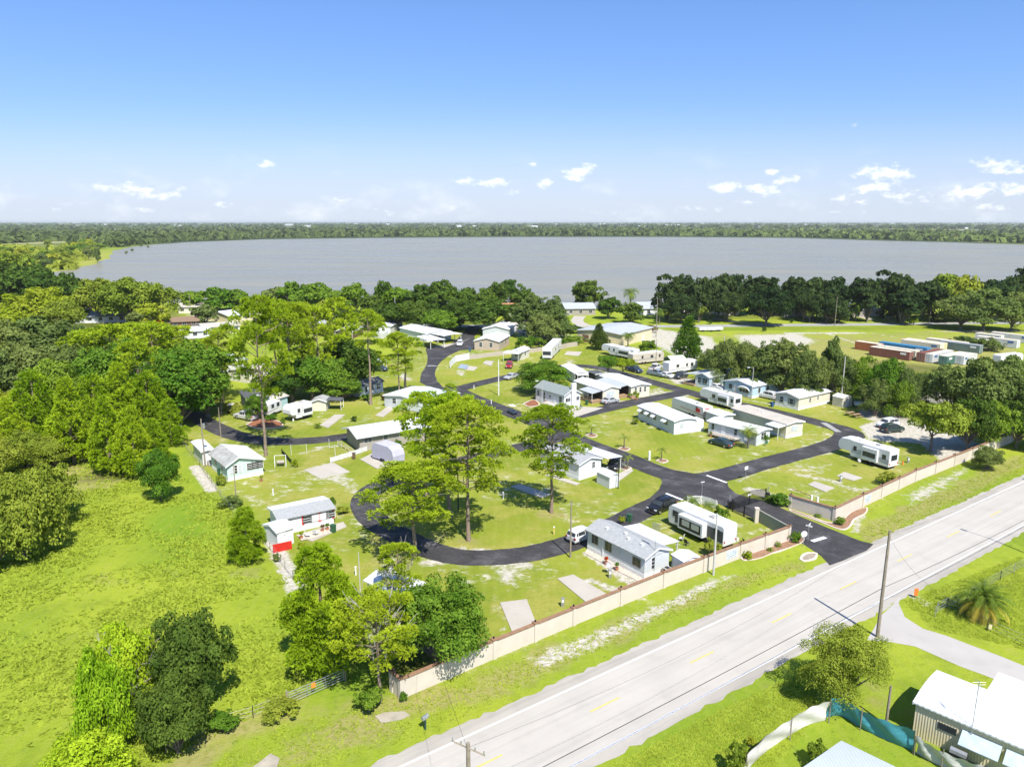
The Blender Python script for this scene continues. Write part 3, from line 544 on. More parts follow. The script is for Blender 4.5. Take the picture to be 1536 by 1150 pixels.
def frond_v(n,Ln,rise,droop,w,seed,z,leaf=16,lw=.05,fan=0,a0=0):
    """palm fronds as rows of leaflets along arching ribs"""
    rg=np.random.default_rng(seed); out=[]
    for i in range(n):
        a=a0+i*2.399+rg.uniform(-.2,.2); e=rise+rg.uniform(-.35,.35)-(i/n)*droop; L2=Ln*rg.uniform(.85,1.1); d=np.array([math.cos(a),math.sin(a),0]); s=np.array([-d[1],d[0],0])
        p=np.array([0,0,z],float); st=L2/leaf; ee=e
        for j in range(leaf):
            dirv=d*math.cos(ee)+np.array([0,0,math.sin(ee)]); q=p+dirv*st; t=(j+1)/leaf; ll=w*math.sin(math.pi*min(.97,.12+.86*t))**.6
            if j>1 or fan:
                for sg in (-1,1):
                    tip=p+dirv*st*1.2+s*sg*ll+np.array([0,0,-ll*.35]); out+= [p-dirv*lw,p+dirv*lw,tip]
            out+= [p-s*.03,p+s*.03,q]; p=q; ee-=(1.5 if not fan else .6)/leaf*(1+.6*t)
    return np.array(out)
def proto(kind,var):
    key=(kind,var)
    if key in CACHE: return CACHE[key]
    s=hash(kind)%1000 if False else sum(map(ord,kind))*7+var*31
    k=4; bm='bark'
    if kind=='oak': V,mb=crown_broad(key,10,6,s,11000,.27,cb=.12,nb=30); H,Rr=10,6
    elif kind=='oakhi': V,mb=crown_broad(key,10,6,s,30000,.155,cb=.1,nb=38); H,Rr=10,6
    elif kind=='oaklo': V,mb=crown_broad(key,10,6,s,3000,.5,cb=.06,nb=22); H,Rr=10,6
    elif kind=='tall': V,mb=crown_broad(key,14,5,s,9000,.28,cb=.05,nb=34); H,Rr=14,5
    elif kind=='talllo': V,mb=crown_broad(key,14,5,s,3200,.48,cb=.03,nb=26); H,Rr=14,5
    elif kind=='open': V,mb=crown_broad(key,8,6,s,7000,.25,cb=.3,nb=16); H,Rr=8,6
    elif kind=='bushhi': V,mb=crown_broad(key,6,4,s,20000,.13,cb=.02,nb=34); H,Rr=6,4
    elif kind=='bush': V,mb=crown_broad(key,3,2,s,2600,.14,cb=.02,nb=16); H,Rr=3,2
    elif kind=='willow': V,mb=crown_broad(key,9,5,s,14000,.17,cb=.0,nb=24); H,Rr=9,5
    elif kind=='willowhi': V,mb=crown_broad(key,9,5,s,42000,.085,cb=.12,nb=30); H,Rr=9,5
    elif kind=='pine': V,mb=crown_pine(18,5,s,2600,.36 if var%2 else .44); H,Rr,k,bm=18,5,3,'pbark'
    elif kind=='pinehi': V,mb=crown_pine(18,5,s,5400,.37,44,.32,.055,8); H,Rr,k,bm=18,5,3,'pbark'
    elif kind=='pinefar': V,mb=crown_pine(18,6,s,1100,.35,26,.75,.16,6); H,Rr,k,bm=18,6,3,'pbark'
    elif kind=='pinesp': V,mb=crown_pine(18,3.2,s,700,.62,13,.5,.07,7); H,Rr,k,bm=18,3.2,3,'pbark'
    elif kind=='young': V,mb=crown_young(9,3,s,3600,.34,.06,6,.5 if var%2==0 else .85,.04,44); H,Rr,k,bm=9,3,3,'pbark'
    elif kind=='younghi': V,mb=crown_young(9,3.2,s,9500,.26,.04,7,.42,.05,34); H,Rr,k,bm=9,3.2,3,'pbark'
    elif kind=='cone': V,mb=crown_young(9,3.6,s,2600,.42,.10,5,.8,.08); H,Rr,k,bm=9,3.6,3,'bark'
    elif kind=='ball': V,mb=crown_broad(key,3,1.6,s,2200,.13,cb=.0,nb=12); H,Rr=3,1.6
    elif kind=='palm':
        V=np.concatenate([frond_v(22,2.7,1.0,1.5,.75,s,4.3)]); mb=MB().tube([(0,0,-.1),(.1,0,2),(.05,0,4.35)],[.2,.16,.14],7,False); H,Rr,k=5.2,2.3,3
    elif kind=='palmlet':
        V=frond_v(9,1.3,1.0,.7,.32,s,1.5,10); mb=MB().tube([(0,0,-.1),(0,0,1.5)],[.09,.07],6,False); H,Rr,k=2.2,1.0,3
    elif kind=='sago':
        V=frond_v(26,1.1,1.1,1.1,.28,s,.25,9); mb=MB().tube([(0,0,-.1),(0,0,.3)],[.18,.15],6,False); H,Rr,k=1.2,1.0,3
    V0=np_mesh(kind+'_crown',V,k,LM['green']); tm=mb.mesh(kind+'_trunk',BK[bm],True)
    CACHE[key]=(V0,tm,H,Rr); return CACHE[key]
def usem(o,m):
    o.material_slots[0].link='OBJECT'; o.material_slots[0].material=m
def plant(name,kind,var,col,x,y,H,Rr,label,cat='tree',group=None,rz=None,parts=('crown','trunk')):
    cm,tm,h,r=proto(kind,var)
    t=thing(name,label,cat,(x,y,0),R.uniform(0,6.28) if rz is None else rz,group)
    a=bpy.data.objects.new(parts[0],cm); COL.objects.link(a); a.parent=t; a.scale=(Rr/r,Rr/r,H/h); usem(a,LM[col])
    b=bpy.data.objects.new(parts[1],tm); COL.objects.link(b); b.parent=t; b.scale=(Rr/r,Rr/r,H/h)
    return t
ORD=['first','second','third','fourth','fifth','sixth','seventh','eighth','ninth','tenth','eleventh','twelfth','thirteenth','fourteenth','fifteenth','sixteenth','seventeenth','eighteenth','nineteenth','twentieth']
def ordn(i,n):
    if i==0: return 'leftmost'
    if i==n-1: return 'rightmost'
    if i<20: return ORD[i]+' from the left'
    if n-1-i<20: return ORD[n-1-i]+' from the right'
    return None
def belt(desc,where,rows,name='tree',cat='tree',near=None):
    """rows: (kind,var,colour,px,base row,top row,crown width px, word)"""
    rows=sorted(rows,key=lambda r:r[3]); cnt={}
    for r in rows: cnt.setdefault(r[7],[]).append(r)
    for r in rows:
        L_=cnt[r[7]]; i=L_.index(r); o=ordn(i,len(L_))
        lab=f"{r[7]} {where}" if len(L_)==1 else f"{o.replace(' from the',' '+r[7]+' from the') if ' from' in o else o+' '+r[7]} {where}"
        b=(r[3],r[4]); x,y=G(*b); H=max(1.5,HT(b,r[5])); Rr=r[6]/2/PPM(b)
        nm={'pine':'pine_tree','young':'pine_tree','palm':'palm_tree'}.get(r[0].rstrip('hifarslo')[:5],'broadleaf_tree')
        if r[0].startswith('pine') or r[0].startswith('young'): nm='pine_tree'
        elif r[0].startswith('palm'): nm='palm_tree'
        plant(nm,r[0],r[1],r[2],x,y,H,Rr,lab,'tree',f"{desc}")
# --- near, single trees
def one(name,kind,var,col,px,by,ty,w,label,cat='tree',group=None,rz=None):
    b=(px,by); x,y=G(*b); return plant(name,kind,var,col,x,y,HT(b,ty),w/2/PPM(b),label,cat,group,rz)
one('pine_tree','pinehi',0,'pine',703,811,606,142,'tall split-crowned pine standing alone above the curved bottom of the loop road',group='tall pines on the loop lawn',rz=.5)
one('pine_tree','pinehi',1,'pine',827,769,611,116,'tall slim pine in the middle of the loop lawn, shading a long slab',group='tall pines on the loop lawn',rz=2.4)
one('pine_tree','pinehi',2,'pine',622,832,698,150,'broad low pine leaning over the bend of the loop road',group='tall pines on the loop lawn',rz=1.0)
one('pine_tree','pine',3,'ypine',676,776,598,120,'soft pale pine behind the split-crowned pine',group='tall pines on the loop lawn',rz=3.3)
one('pine_tree','pine',2,'ypine',640,748,592,90,'soft pine behind the covered camper, beside the white hall roof',group='tall pines on the loop lawn',rz=5.0)
one('pine_tree','younghi',0,'ypine',487,1002,820,132,'big bushy young pine left of the dark oak in the corner of the wall',rz=2.0)
one('pine_tree','pinehi',4,'pine',570,1052,893,128,'crooked pine with twisted bare boughs outside the wall corner',rz=.2)
one('pine_tree','pine',5,'pine',600,930,818,80,'small pine tuft on twisted boughs above the hidden white home',rz=2.2)
one('oak_tree','oakhi',0,'green',653,1000,866,162,'dense dark oak leaning over the corner of the boundary wall')
one('pine_tree','younghi',1,'ypine',372,842,763,62,'round young pine left of the red shuttered home')
one('broadleaf_tree','bushhi',0,'green',241,750,668,62,'dense round tree standing alone at the top of the wild field')
one('oak_tree','bushhi',1,'oak',293,1068,905,132,'dark oak on the right of the clump at the bottom left of the field')
one('oak_tree','bushhi',0,'oak',268,1128,1005,118,'low dark oak in front of the taller oak in the field clump')
one('broadleaf_tree','bushhi',0,'bright',198,1092,925,96,'tall lime-green tree with bare gray twigs in the field clump')
one('broadleaf_tree','bushhi',2,'bright',166,1130,960,92,'low lime-green tree in front of the tall lime-green tree')
one('broadleaf_tree','bushhi',0,'bright',135,1215,1105,150,'lime-green shrub crown cut by the bottom edge of the picture')
one('broadleaf_tree','bushhi',1,'olive',38,838,692,120,'large rounded thicket tree on the left edge of the field',rz=1.0)
one('broadleaf_tree','bushhi',2,'olive',70,790,690,110,'olive thicket tree behind the large rounded one at the left edge')
one('broadleaf_tree','bushhi',1,'olive',-5,850,735,120,'olive thicket tree cut by the left edge of the picture')
one('broadleaf_tree','willowhi',0,'olive',1262,1052,932,142,'feathery round tree beside the highway, above the teal tarp')
one('broadleaf_tree','open',0,'olive',1395,677,600,100,'spreading tree on white sand behind the long boundary wall')
one('broadleaf_tree','bushhi',0,'gray',1480,704,668,46,'round gray-green bush growing through the far boundary wall')
one('oak_tree','oakhi',1,'green',813,590,538,86,'rounded bright oak behind the white house with the chimney')
one('broadleaf_tree','cone',0,'green',1030,545,478,54,'bright green cone-shaped tree behind the camper row')
one('broadleaf_tree','open',1,'yellow',934,566,536,42,'yellow-green spreading tree beside the back road')
one('broadleaf_tree','open',2,'green',912,566,533,38,'mid-green tree left of the yellow-green one by the back road')
one('cedar_tree','cone',1,'oak',898,524,487,36,'dark feathery cedar in front of the tan warehouse')
one('broadleaf_tree','ball',0,'green',973,532,508,34,'round bush at the right corner of the tan warehouse')
for i,(px,l) in enumerate(((783,'left'),(796,'middle'),(810,'right'))): one('clipped_shrub','ball',i,'green',px,523,503,20,f'clipped round shrub behind the small white cottage, {l} one of three',cat='shrub',group='clipped round shrubs')
# --- leafy belts
def rw(s):
    out=[]
    for l in s.strip().splitlines():
        a=l.split(); out.append((a[0],int(a[1]),a[2],float(a[3]),float(a[4]),float(a[5]),float(a[6]),' '.join(a[7:])))
    return out
belt('young pines at the edge of the field',"at the field's top edge",rw('''
young 0 ypine 60 668 560 86 bushy pine
young 1 ypine 112 694 572 84 bushy pine
young 0 ypine 150 668 565 80 bushy pine
young 1 ypine 168 710 598 72 bushy pine
young 0 ypine 205 714 612 66 bushy pine
young 1 ypine 236 706 630 56 bushy pine
young 1 ypine 190 664 548 84 bushy pine
young 0 ypine 228 660 560 76 bushy pine
young 1 ypine 22 690 600 70 bushy pine
young 0 ypine 258 668 600 50 bushy pine'''))
belt('trees of the left wood','in the wood left of the park',rw('''
tall 0 green 270 640 518 100 leafy green tree
tall 1 green 312 625 505 96 leafy green tree
oak 0 green 290 600 505 110 leafy green tree
oak 1 green 245 610 520 100 leafy green tree
tall 0 green 200 600 500 90 leafy green tree
oak 2 green 150 610 515 100 leafy green tree
oak 0 green 90 640 535 100 leafy green tree
pinefar 0 pine 175 590 490 110 flat-topped bright pine
pinefar 1 pine 235 580 488 100 flat-topped bright pine
pinefar 2 pine 205 560 486 80 flat-topped bright pine
pinefar 1 pine 132 590 498 80 flat-topped bright pine
pinefar 2 pine 262 560 492 80 flat-topped bright pine
pinefar 0 pine 215 630 515 80 flat-topped bright pine
oak 1 gray 60 560 470 130 gray-green spreading tree
oak 2 gray 15 570 475 110 gray-green spreading tree
oak 0 gray 110 550 488 110 gray-green spreading tree
oak 1 gray 150 540 488 90 gray-green spreading tree
oak 2 gray 40 610 512 110 gray-green spreading tree
oak 0 gray 98 600 510 100 gray-green spreading tree
oak 1 gray -15 620 520 110 gray-green spreading tree
oak 2 gray 190 535 490 70 gray-green spreading tree
bushhi 0 yellow 2 650 580 70 yellowish thicket tree
bushhi 1 yellow 20 690 632 66 yellowish thicket tree
bushhi 2 olive 45 700 640 70 olive thicket tree
bushhi 1 olive 0 725 650 80 olive thicket tree
bushhi 0 olive 85 702 650 60 olive thicket tree'''))
belt('trees along the old lane at the left','left of the old lane by the lake',rw('''
oak 1 yellow 62 500 428 108 broad yellow-green tree
oak 2 yellow 15 522 452 90 broad yellow-green tree
oak 0 olive 100 505 446 60 olive round tree
oaklo 0 oak 30 462 398 76 dark lakeside tree
oaklo 1 oak 72 462 404 64 dark lakeside tree
oaklo 2 oak 108 468 405 60 dark lakeside tree
oaklo 0 oak 138 470 412 52 dark lakeside tree
oaklo 1 oak 0 450 384 70 dark lakeside tree
oaklo 2 oak -30 470 395 80 dark lakeside tree
oaklo 0 oak 50 440 390 60 dark lakeside tree
oaklo 1 olive 20 430 375 60 dark lakeside tree
oak 1 olive 158 482 414 84 broad olive oak
oak 2 olive 200 484 412 96 broad olive oak
oak 0 olive 238 484 420 76 broad olive oak
oaklo 1 olive 180 470 420 70 broad olive oak
oaklo 2 olive 115 482 440 46 broad olive oak
oaklo 1 yellow 228 492 452 56 small yellow-green tree
oaklo 0 gray 212 494 462 40 small gray-green tree
oaklo 0 green 292 466 431 46 lakeshore shade tree
oaklo 1 green 326 466 429 56 lakeshore shade tree
oaklo 2 green 352 464 432 50 lakeshore shade tree
oaklo 0 green 378 462 444 30 lakeshore shade tree
oaklo 1 gray 308 486 455 46 round gray tree between the pale houses'''))
belt('trees of the tall clump',"in the tall clump",rw('''
pine 1 pine 399 684 448 105 tall forked pine
pine 0 pine 438 602 456 92 tall forked pine
pine 2 pine 335 604 495 74 tall forked pine
pinefar 1 pine 480 590 462 90 tall forked pine
pinefar 0 pine 505 556 450 70 tall forked pine
pinefar 2 pine 415 560 452 90 tall forked pine
pinefar 0 pine 455 560 458 74 tall forked pine
oak 0 oak 528 580 505 92 dark oak
oak 1 oak 545 575 525 60 dark oak
oak 2 oak 440 600 540 90 dark oak
oak 1 green 497 596 535 84 leafy tree
oak 2 green 468 600 530 72 leafy tree
tall 0 green 515 600 556 60 leafy tree
willow 1 green 386 630 585 36 drooping light tree'''))
one('pine_tree','pinesp',0,'pine',556,607,468,58,'thin pine with a small feathery crown beside the dark-roofed cottage')
one('pine_tree','pine',1,'pine',599,598,500,62,'left one of the pair of thin pines by the upper road')
one('pine_tree','pinesp',2,'pine',609,595,508,60,'right one of the pair of thin pines by the upper road')
one('pine_tree','pinefar',1,'pine',555,516,472,48,'small bright pine beside the brown screened porch')
one('pine_tree','pine',2,'ypine',676,612,576,26,'small light pine beside the junction of the upper road')
belt('shade trees behind the upper homes','behind the upper park homes',rw('''
oaklo 0 gray 418 466 424 46 lake-edge tree
oaklo 1 green 442 468 420 56 lake-edge tree
oaklo 2 green 475 468 421 58 lake-edge tree
oaklo 0 green 506 468 430 50 lake-edge tree
oaklo 1 green 534 470 422 44 lake-edge tree
oaklo 2 olive 492 482 446 50 brownish crown
oaklo 1 olive 430 484 452 60 brownish crown
oaklo 0 olive 462 486 455 50 brownish crown
oak 0 oak 514 492 456 56 dark round oak
oak 1 oak 548 494 460 56 dark round oak
oaklo 2 oak 578 474 417 36 dark round oak
oaklo 0 green 602 478 424 56 dark round oak
oaklo 1 oak 636 480 424 66 dark round oak
oaklo 2 oak 662 478 416 56 dark round oak
oaklo 0 oak 696 480 424 60 dark round oak
oaklo 1 oak 727 480 430 52 dark round oak
oak 2 oak 590 496 452 68 dark round oak
oak 0 oak 622 496 450 76 dark round oak
oak 1 oak 690 494 446 70 dark round oak
oak 2 green 658 502 462 62 dark round oak
oaklo 1 oak 560 480 440 50 dark round oak
oaklo 1 oak 765 460 417 50 big oak against the lake
oaklo 2 oak 748 466 420 40 big oak against the lake
oaklo 0 oak 784 470 428 40 big oak against the lake
tall 1 gray 798 506 432 58 tall leafy gray-green tree
tall 0 gray 828 508 438 56 tall leafy gray-green tree
oak 1 gray 815 516 468 60 tall leafy gray-green tree
oak 2 gray 845 512 478 40 tall leafy gray-green tree'''))
one('oak_tree','oak',0,'oak',734,497,448,112,'wide dark oak with a visible fork behind the beige home')
one('oak_tree','oaklo',1,'oak',884,462,418,48,'dark round oak by the lake left of the palm')
one('oak_tree','oaklo',2,'oak',872,460,420,34,'smaller dark crown at the far left of the lakeside lawn')
one('oak_tree','oaklo',0,'oak',913,478,441,38,'dark oak on the lawn between the two gray lakeside houses')
one('oak_tree','oaklo',2,'oak',946,485,451,48,'round dark oak on the lawn in front of the long gray house')
one('palm_tree','palm',0,'palm',945,466,431,30,'single palm tree standing against the lake')
belt('shore trees at the right',"in the right shore wood",rw('''
talllo 0 oakdk 1000 480 402 48 dark mossy oak
talllo 1 oakdk 1022 478 403 52 dark mossy oak
oaklo 2 oakdk 1050 480 411 54 dark mossy oak
oaklo 0 oakdk 1078 476 401 56 dark mossy oak
oaklo 1 oakdk 1102 474 408 52 dark mossy oak
talllo 1 oakdk 1132 472 406 56 dark mossy oak
talllo 0 oakdk 1160 474 408 52 dark mossy oak
oaklo 2 oakdk 1190 474 411 50 dark mossy oak
oaklo 0 oakdk 1218 478 407 69 dark mossy oak
oaklo 1 oakdk 1248 480 412 59 dark mossy oak
talllo 0 oakdk 1276 480 407 44 dark mossy oak
talllo 1 oakdk 1300 482 409 48 dark mossy oak
talllo 0 oakdk 1322 476 395 40 dark mossy oak
oaklo 2 oakdk 1352 480 407 65 dark mossy oak
oaklo 0 oakdk 1385 482 411 70 dark mossy oak
oaklo 1 olive 1412 482 407 71 dark mossy oak
oaklo 2 olive 1440 482 408 68 dark mossy oak
oaklo 0 oakdk 1478 482 409 69 dark mossy oak
oaklo 1 oakdk 1508 482 411 49 dark mossy oak
talllo 1 oakdk 1534 480 386 50 dark mossy oak
oak 2 oakdk 1020 484 438 59 lower crown
oak 0 oakdk 1090 482 435 62 lower crown
oak 1 oakdk 1240 484 436 64 lower crown
oak 2 oakdk 1205 482 429 48 lower crown
talllo 1 oakdk 1352 486 429 59 lower crown
oak 0 gray 1440 494 438 81 lower crown
oak 1 gray 1474 496 430 98 lower crown
oak 2 gray 1516 496 434 64 lower crown
oaklo 2 gray 1405 482 469 43 lower crown
oaklo 0 gray 1258 484 457 34 lower crown
oaklo 1 oakdk 1335 482 446 34 lower crown'''))
one('oak_tree','oak',1,'oakdk',1149,489,427,80,'wide weeping oak standing by the far road in front of the shore wood')
for i,(px,b,t,w) in enumerate(((1064,478,450,22),(1072,478,447,22),(1084,478,450,22),(1092,477,452,20),(1048,484,458,26),(1036,484,462,22),(1004,484,462,24),(989,486,462,24),(1214,484,465,18),(1283,482,452,26),(942,522,498,26))):
    one('palm_tree','palm',i%2,'palm',px,b,t,w,['yellow-fronded palm on the lakeside lawn, first of the close row','yellow-fronded palm, second of the close row','yellow-fronded palm, third of the close row','yellow-fronded palm, last of the close row','drooping palm left of the close palm row','drooping palm beside the white house by the far road','leaning palm right of the long gray house','palm in front of the long gray house','small golden palm beside a driveway at the far road','reddish palm before the gray pyramid roof','short palm against the tan warehouse wall'][i],group='palms by the far road' if i<10 else None)
belt('screen trees behind the camper row',"behind the camper row",rw('''
willow 0 gray 1085 578 503 56 gray-green bushy tree
willow 1 gray 1112 580 500 50 gray-green bushy tree
tall 0 gray 1148 590 503 56 gray-green bushy tree
tall 1 gray 1172 592 497 60 gray-green bushy tree
willow 2 gray 1200 596 508 50 gray-green bushy tree
tall 1 gray 1243 602 492 36 gray-green bushy tree
willow 0 gray 1225 604 530 56 gray-green bushy tree
willow 1 gray 1262 602 522 56 gray-green bushy tree
willow 2 green 1296 606 528 58 gray-green bushy tree
willow 0 green 1325 620 530 62 gray-green bushy tree
willow 1 gray 1352 624 540 50 gray-green bushy tree
willow 2 gray 1312 624 562 52 gray-green bushy tree
willow 0 green 1347 628 566 46 gray-green bushy tree
willow 1 gray 1215 602 560 44 gray-green bushy tree
willow 1 gray 1380 612 550 50 gray-green bushy tree
oak 0 gray 1424 630 545 84 large gray-green tree
oak 1 gray 1458 640 530 100 large gray-green tree
oak 2 gray 1500 640 526 100 large gray-green tree
oak 0 gray 1536 640 540 90 large gray-green tree
oak 1 oak 1450 676 592 76 low dense tree behind the wall
oak 2 green 1488 672 598 76 low dense tree behind the wall
oak 0 oak 1524 672 596 70 low dense tree behind the wall
oak 1 green 1560 676 600 80 low dense tree behind the wall
bush 0 olive 1196 584 555 26 small pinkish shrub
willow 2 gray 1060 560 520 34 small pinkish shrub
bush 1 gray 1440 520 502 36 shrub between the containers
bush 0 gray 1462 522 504 40 shrub between the containers
bush 1 gray 1486 526 506 40 shrub between the containers'''))
one('date_palm','palm',0,'palm',1472,925,852,96,'large date palm with golden lower fronds beside the concrete side road')
# golden skirt of the date palm, made with the palm itself
dp=[o for o in COL.objects if o.name=='date_palm'][0]
for c in list(COL.objects):
    if c.parent==dp: bpy.data.objects.remove(c)
b=(1472,925); x,y=G(*b); dp.location=(x,y,0)
o=bpy.data.objects.new('crown',np_mesh('date_palm_crown',frond_v(58,3.5,1.35,1.0,.5,5,1.9,22,.05),3,LM['palm'])); COL.objects.link(o); o.parent=dp
o=bpy.data.objects.new('lower_fronds',np_mesh('date_palm_skirt',frond_v(40,3.3,.25,.75,.5,9,1.7,22,.05),3,LM['frond'])); COL.objects.link(o); o.parent=dp; tag(o,'yellowed drooping lower fronds')
MB().tube([(0,0,-.1),(0,0,1),(0,0,2)],[.42,.38,.45],9).build('trunk',BK['pbark'],dp)
# small palms and shrubs
for i,(px,by,ty,w,l) in enumerate(((887,652,637,16,'young palm in a mulch ring nearest the awning home'),(936,672,650,18,'young palm in the middle mulch ring of the lawn'),(992,690,669,18,'young palm in the mulch ring beside the white post'),(941,704,679,20,'young palm in a mulch ring behind the black pole'),(701,607,587,20,'small palm at the junction of the upper road'),(1168,652,635,20,'palm against the long tan home'),(1122,672,638,36,'bushy palm beside the porch of the home with the dark sedan'),(1106,633,614,16,'palm rising between the white roofs of the middle block'))):
    one('palm_tree','palmlet' if w<22 else 'palm',0,'palm',px,by,ty,w,l,group='young palms on the park lawns')
SH=[('sago',0,'palm',1157,752,737,28,'spiky sago palm at the right gate post'),('bush',0,'green',1171,758,738,32,'dense round shrub beside the sago palm at the gate'),('bush',1,'green',1080,790,756,26,'leafy shrub between the near trailer and the gate'),
('palm',1,'palm',1038,776,744,34,'bushy palm behind the near black-striped trailer'),('palm',0,'palm',1062,782,752,26,'yellow-green palm at the rear of the near trailer'),('bush',0,'green',1192,812,795,20,'leafy shrub at the left gate pillar'),
('bush',1,'olive',1068,832,806,30,'bush between the near trailer and the wall'),('bush',0,'yellow',1120,838,825,16,'yellow bush on the mulch under the wall'),('sago',0,'palm',1155,826,817,13,'small plant in the middle of the left mulch bed'),('sago',0,'palm',1167,820,805,12,'small palm near the end of the left wall'),
('sago',0,'palm',1226,776,766,14,'round green plant in the right mulch bed'),('bush',0,'green',1260,787,773,16,'leafy plant at the corner of the right wall'),('bush',1,'yellow',932,786,772,12,'small yellow shrub at the end of the near home'),
('bush',0,'olive',1331,726,707,36,'scraggly bush inside the long boundary wall'),('bush',1,'olive',332,727,710,20,'yellow-green bush at the corner of the mint home'),('bush',0,'gray',345,760,744,36,'tangle of bushes on the field fence line'),
('bush',1,'green',408,630,620,20,'clipped bush in the red mulch bed'),('bush',0,'green',424,636,624,8,'small shrub beside the fifth-wheel trailer'),('sago',0,'palm',477,642,628,14,'spiky plant beside the long pad'),('bush',1,'oak',531,632,623,12,'small dark shrub alone on the upper lawn'),
('bush',0,'yellow',346,614,600,18,'golden bush beside the dark cart'),('palm',0,'palm',333,622,578,36,'leaning palm by the curve of the lower lane'),('bush',0,'olive',355,620,607,26,'hedge bush beside the white pickup'),
('bush',1,'green',597,669,658,12,'shrub against the hall wall'),('bush',0,'yellow',442,700,687,12,'yellow shrub beside the white swing'),('bush',1,'olive',514,770,758,22,'flower bush right of the red shuttered home'),('bush',0,'green',500,763,742,10,'upright shrub at the end of the red shuttered roof'),
('bush',1,'yellow',452,824,812,14,'yellow grass clump beside the red fence'),('bush',0,'gray',416,842,828,14,'low bush below the red fence'),('bush',1,'green',1145,664,650,20,'round shrub at the end of the white home with the porch'),
('bush',0,'olive',953,636,625,12,'low bush at the corner of the awning home'),('bush',0,'yellow',950,596,584,18,'flower bush at the screened porch stairs'),('bush',1,'green',548,600,590,20,'shrub by the wall of the dark-roofed cottage'),('bush',0,'brown',580,600,590,18,'reddish shrub at the end of the dark-roofed cottage'),
('bush',1,'green',590,606,597,22,'light shrub under the pair of thin pines'),('bush',0,'red',243,492,478,16,'red flowering tree beside the brown roofed houses'),('bush',0,'green',861,516,502,40,'bright hedge bush left of the tan warehouse'),('bush',1,'green',843,518,506,26,'bright bush behind the curved white wall'),
('bush',1,'oak',866,500,487,22,'dark bush beside the lakeside driveway'),('bush',0,'brown',975,498,486,26,'dark bush at the back of the warehouse'),('bush',1,'oak',1188,484,478,8,'small clipped bush by the far road'),('bush',0,'oak',1226,483,474,12,'round clipped bush by the far road'),
('bush',1,'oak',1064,486,479,9,'dark bush on the palm lawn'),('bush',0,'oak',1146,497,489,8,'lone dark bush below the far road'),('bush',1,'yellow',1370,488,475,14,'bright little tree before the clipped hedge'),('bush',1,'olive',1225,1150,1110,40,'yellow weedy bush left of the gray shed roof'),('bush',0,'olive',1105,1160,1105,36,'pale weedy bush behind the white tarp'),
('bush',1,'yellow',1125,1120,1103,16,'yellow flowering weed by the white tarp'),('bush',0,'green',605,1052,1036,14,'little green shrub at the foot of the crooked pine'),('bush',1,'green',553,1066,1030,50,'thick weeds below the crooked pine'),('bush',0,'olive',420,1075,1050,60,'tangled bushes left of the pipe gate'),
('bush',1,'green',335,1095,1065,50,'low bush right of the dark oak clump'),('bush',1,'oak',846,643,628,8,'little plant by the steps of the chimney house'),('palm',1,'palm',855,1,0,0,'')][:-1]
for k,v,c,px,by,ty,w,l in SH: one('palm_plant' if k in('sago','palm') else 'shrub',k,v,c,px,by,ty,w,l,'plant' if k in('sago','palm') else 'shrub')
# trees of the left headland, one by one
rg=random.Random(5); hd=[]
for i in range(46):
    px=rg.uniform(-60,150); by=rg.uniform(368,404)+max(0,(60-px))*.08
    if px>95 and by>388: continue
    b=(px,by); hd.append((px,by,rg.uniform(9,15),rg.uniform(6,10),rg.choice(['olive','olive','yellow','gray','green'])))
hd+=[(147,394,16,4,'gray'),(133,390,15,6,'gray')]
hd.sort()
for i,(px,by,H,Rr,c) in enumerate(hd):
    x,y=G(px,by); o=ordn(i,len(hd)); 
    plant('broadleaf_tree','oaklo',i%3,c,x,y,H,Rr,f'marsh-edge tree on the grassy headland of the lake, {o}' if o else 'round tree packed in the middle of the lake headland wood','tree','trees on the lake headland')
for i,(px,by) in enumerate(((212,370),(222,372),(198,377),(190,381))):
    x,y=G(px,by); plant('drowned_tree','bush',i%2,'gray',x,y,4,2.5,f'small drowned tree standing in the shallows, {ordn(i,4)} of them','tree','drowned trees in the cove')
# far shore wood: one mass
def mass(name,pts,label,col,seedv,Hs,Rs,ncard=14):
    rg=np.random.default_rng(seedv); out=[]
    P=np.array(pts); n=len(P); H=rg.uniform(*Hs,n); Rr=rg.uniform(*Rs,n)
    k=np.repeat(np.arange(n),ncard); u=uvec(rg,n*ncard); u[:,2]=np.abs(u[:,2])
    C=np.column_stack([P[k,0]+u[:,0]*Rr[k],P[k,1]+u[:,1]*Rr[k],H[k]*(.25+.72*u[:,2])*rg.uniform(.75,1.05,n*ncard)])
    Nn=u+uvec(rg,n*ncard)*.5; Nn/=np.linalg.norm(Nn,axis=1)[:,None]
    me=np_mesh(name,cards(C,Nn,Rs[1]*.62,rg,.75),4,LM[col]); o=bpy.data.objects.new(name,me); COL.objects.link(o); tag(o,label,kind='stuff')
g2=random.Random(9); far=[]; farb=[]
def shore(px):
    S=[(-200,395),(0,366),(100,362),(172,372),(198,368),(230,365),(287,361.5),(400,357.5),(560,355.5),(768,354.2),(1000,354),(1193,355.5),(1318,359.5),(1408,361.5),(1536,365),(1800,371)]
    for a,b in zip(S[:-1],S[1:]):
        if a[0]<=px<=b[0]: return a[1]+(b[1]-a[1])*(px-a[0])/(b[0]-a[0])
for i in range(5200):
    px=g2.uniform(-190,1790); s=shore(px); d=g2.random()
    dens=1 if px<1000 else .45
    if g2.random()>dens: continue
    y0=s-.4-(s-343)*d*.9 if px<1100 else s-.5-(s-345)*d**1.6*.9
    far.append(G(px,y0))
LM['far2']=leafmat('leaf_far_light',(.075,.115,.03),(.17,.22,.06),.15)
fx=[p for p in far if p[0]/p[1]<.22]; fy=[p for p in far if p[0]/p[1]>=.22]
mass('far_woods',fx,'dark unbroken wood along the far shore of the lake','far',3,(5,14),(7,13),12)
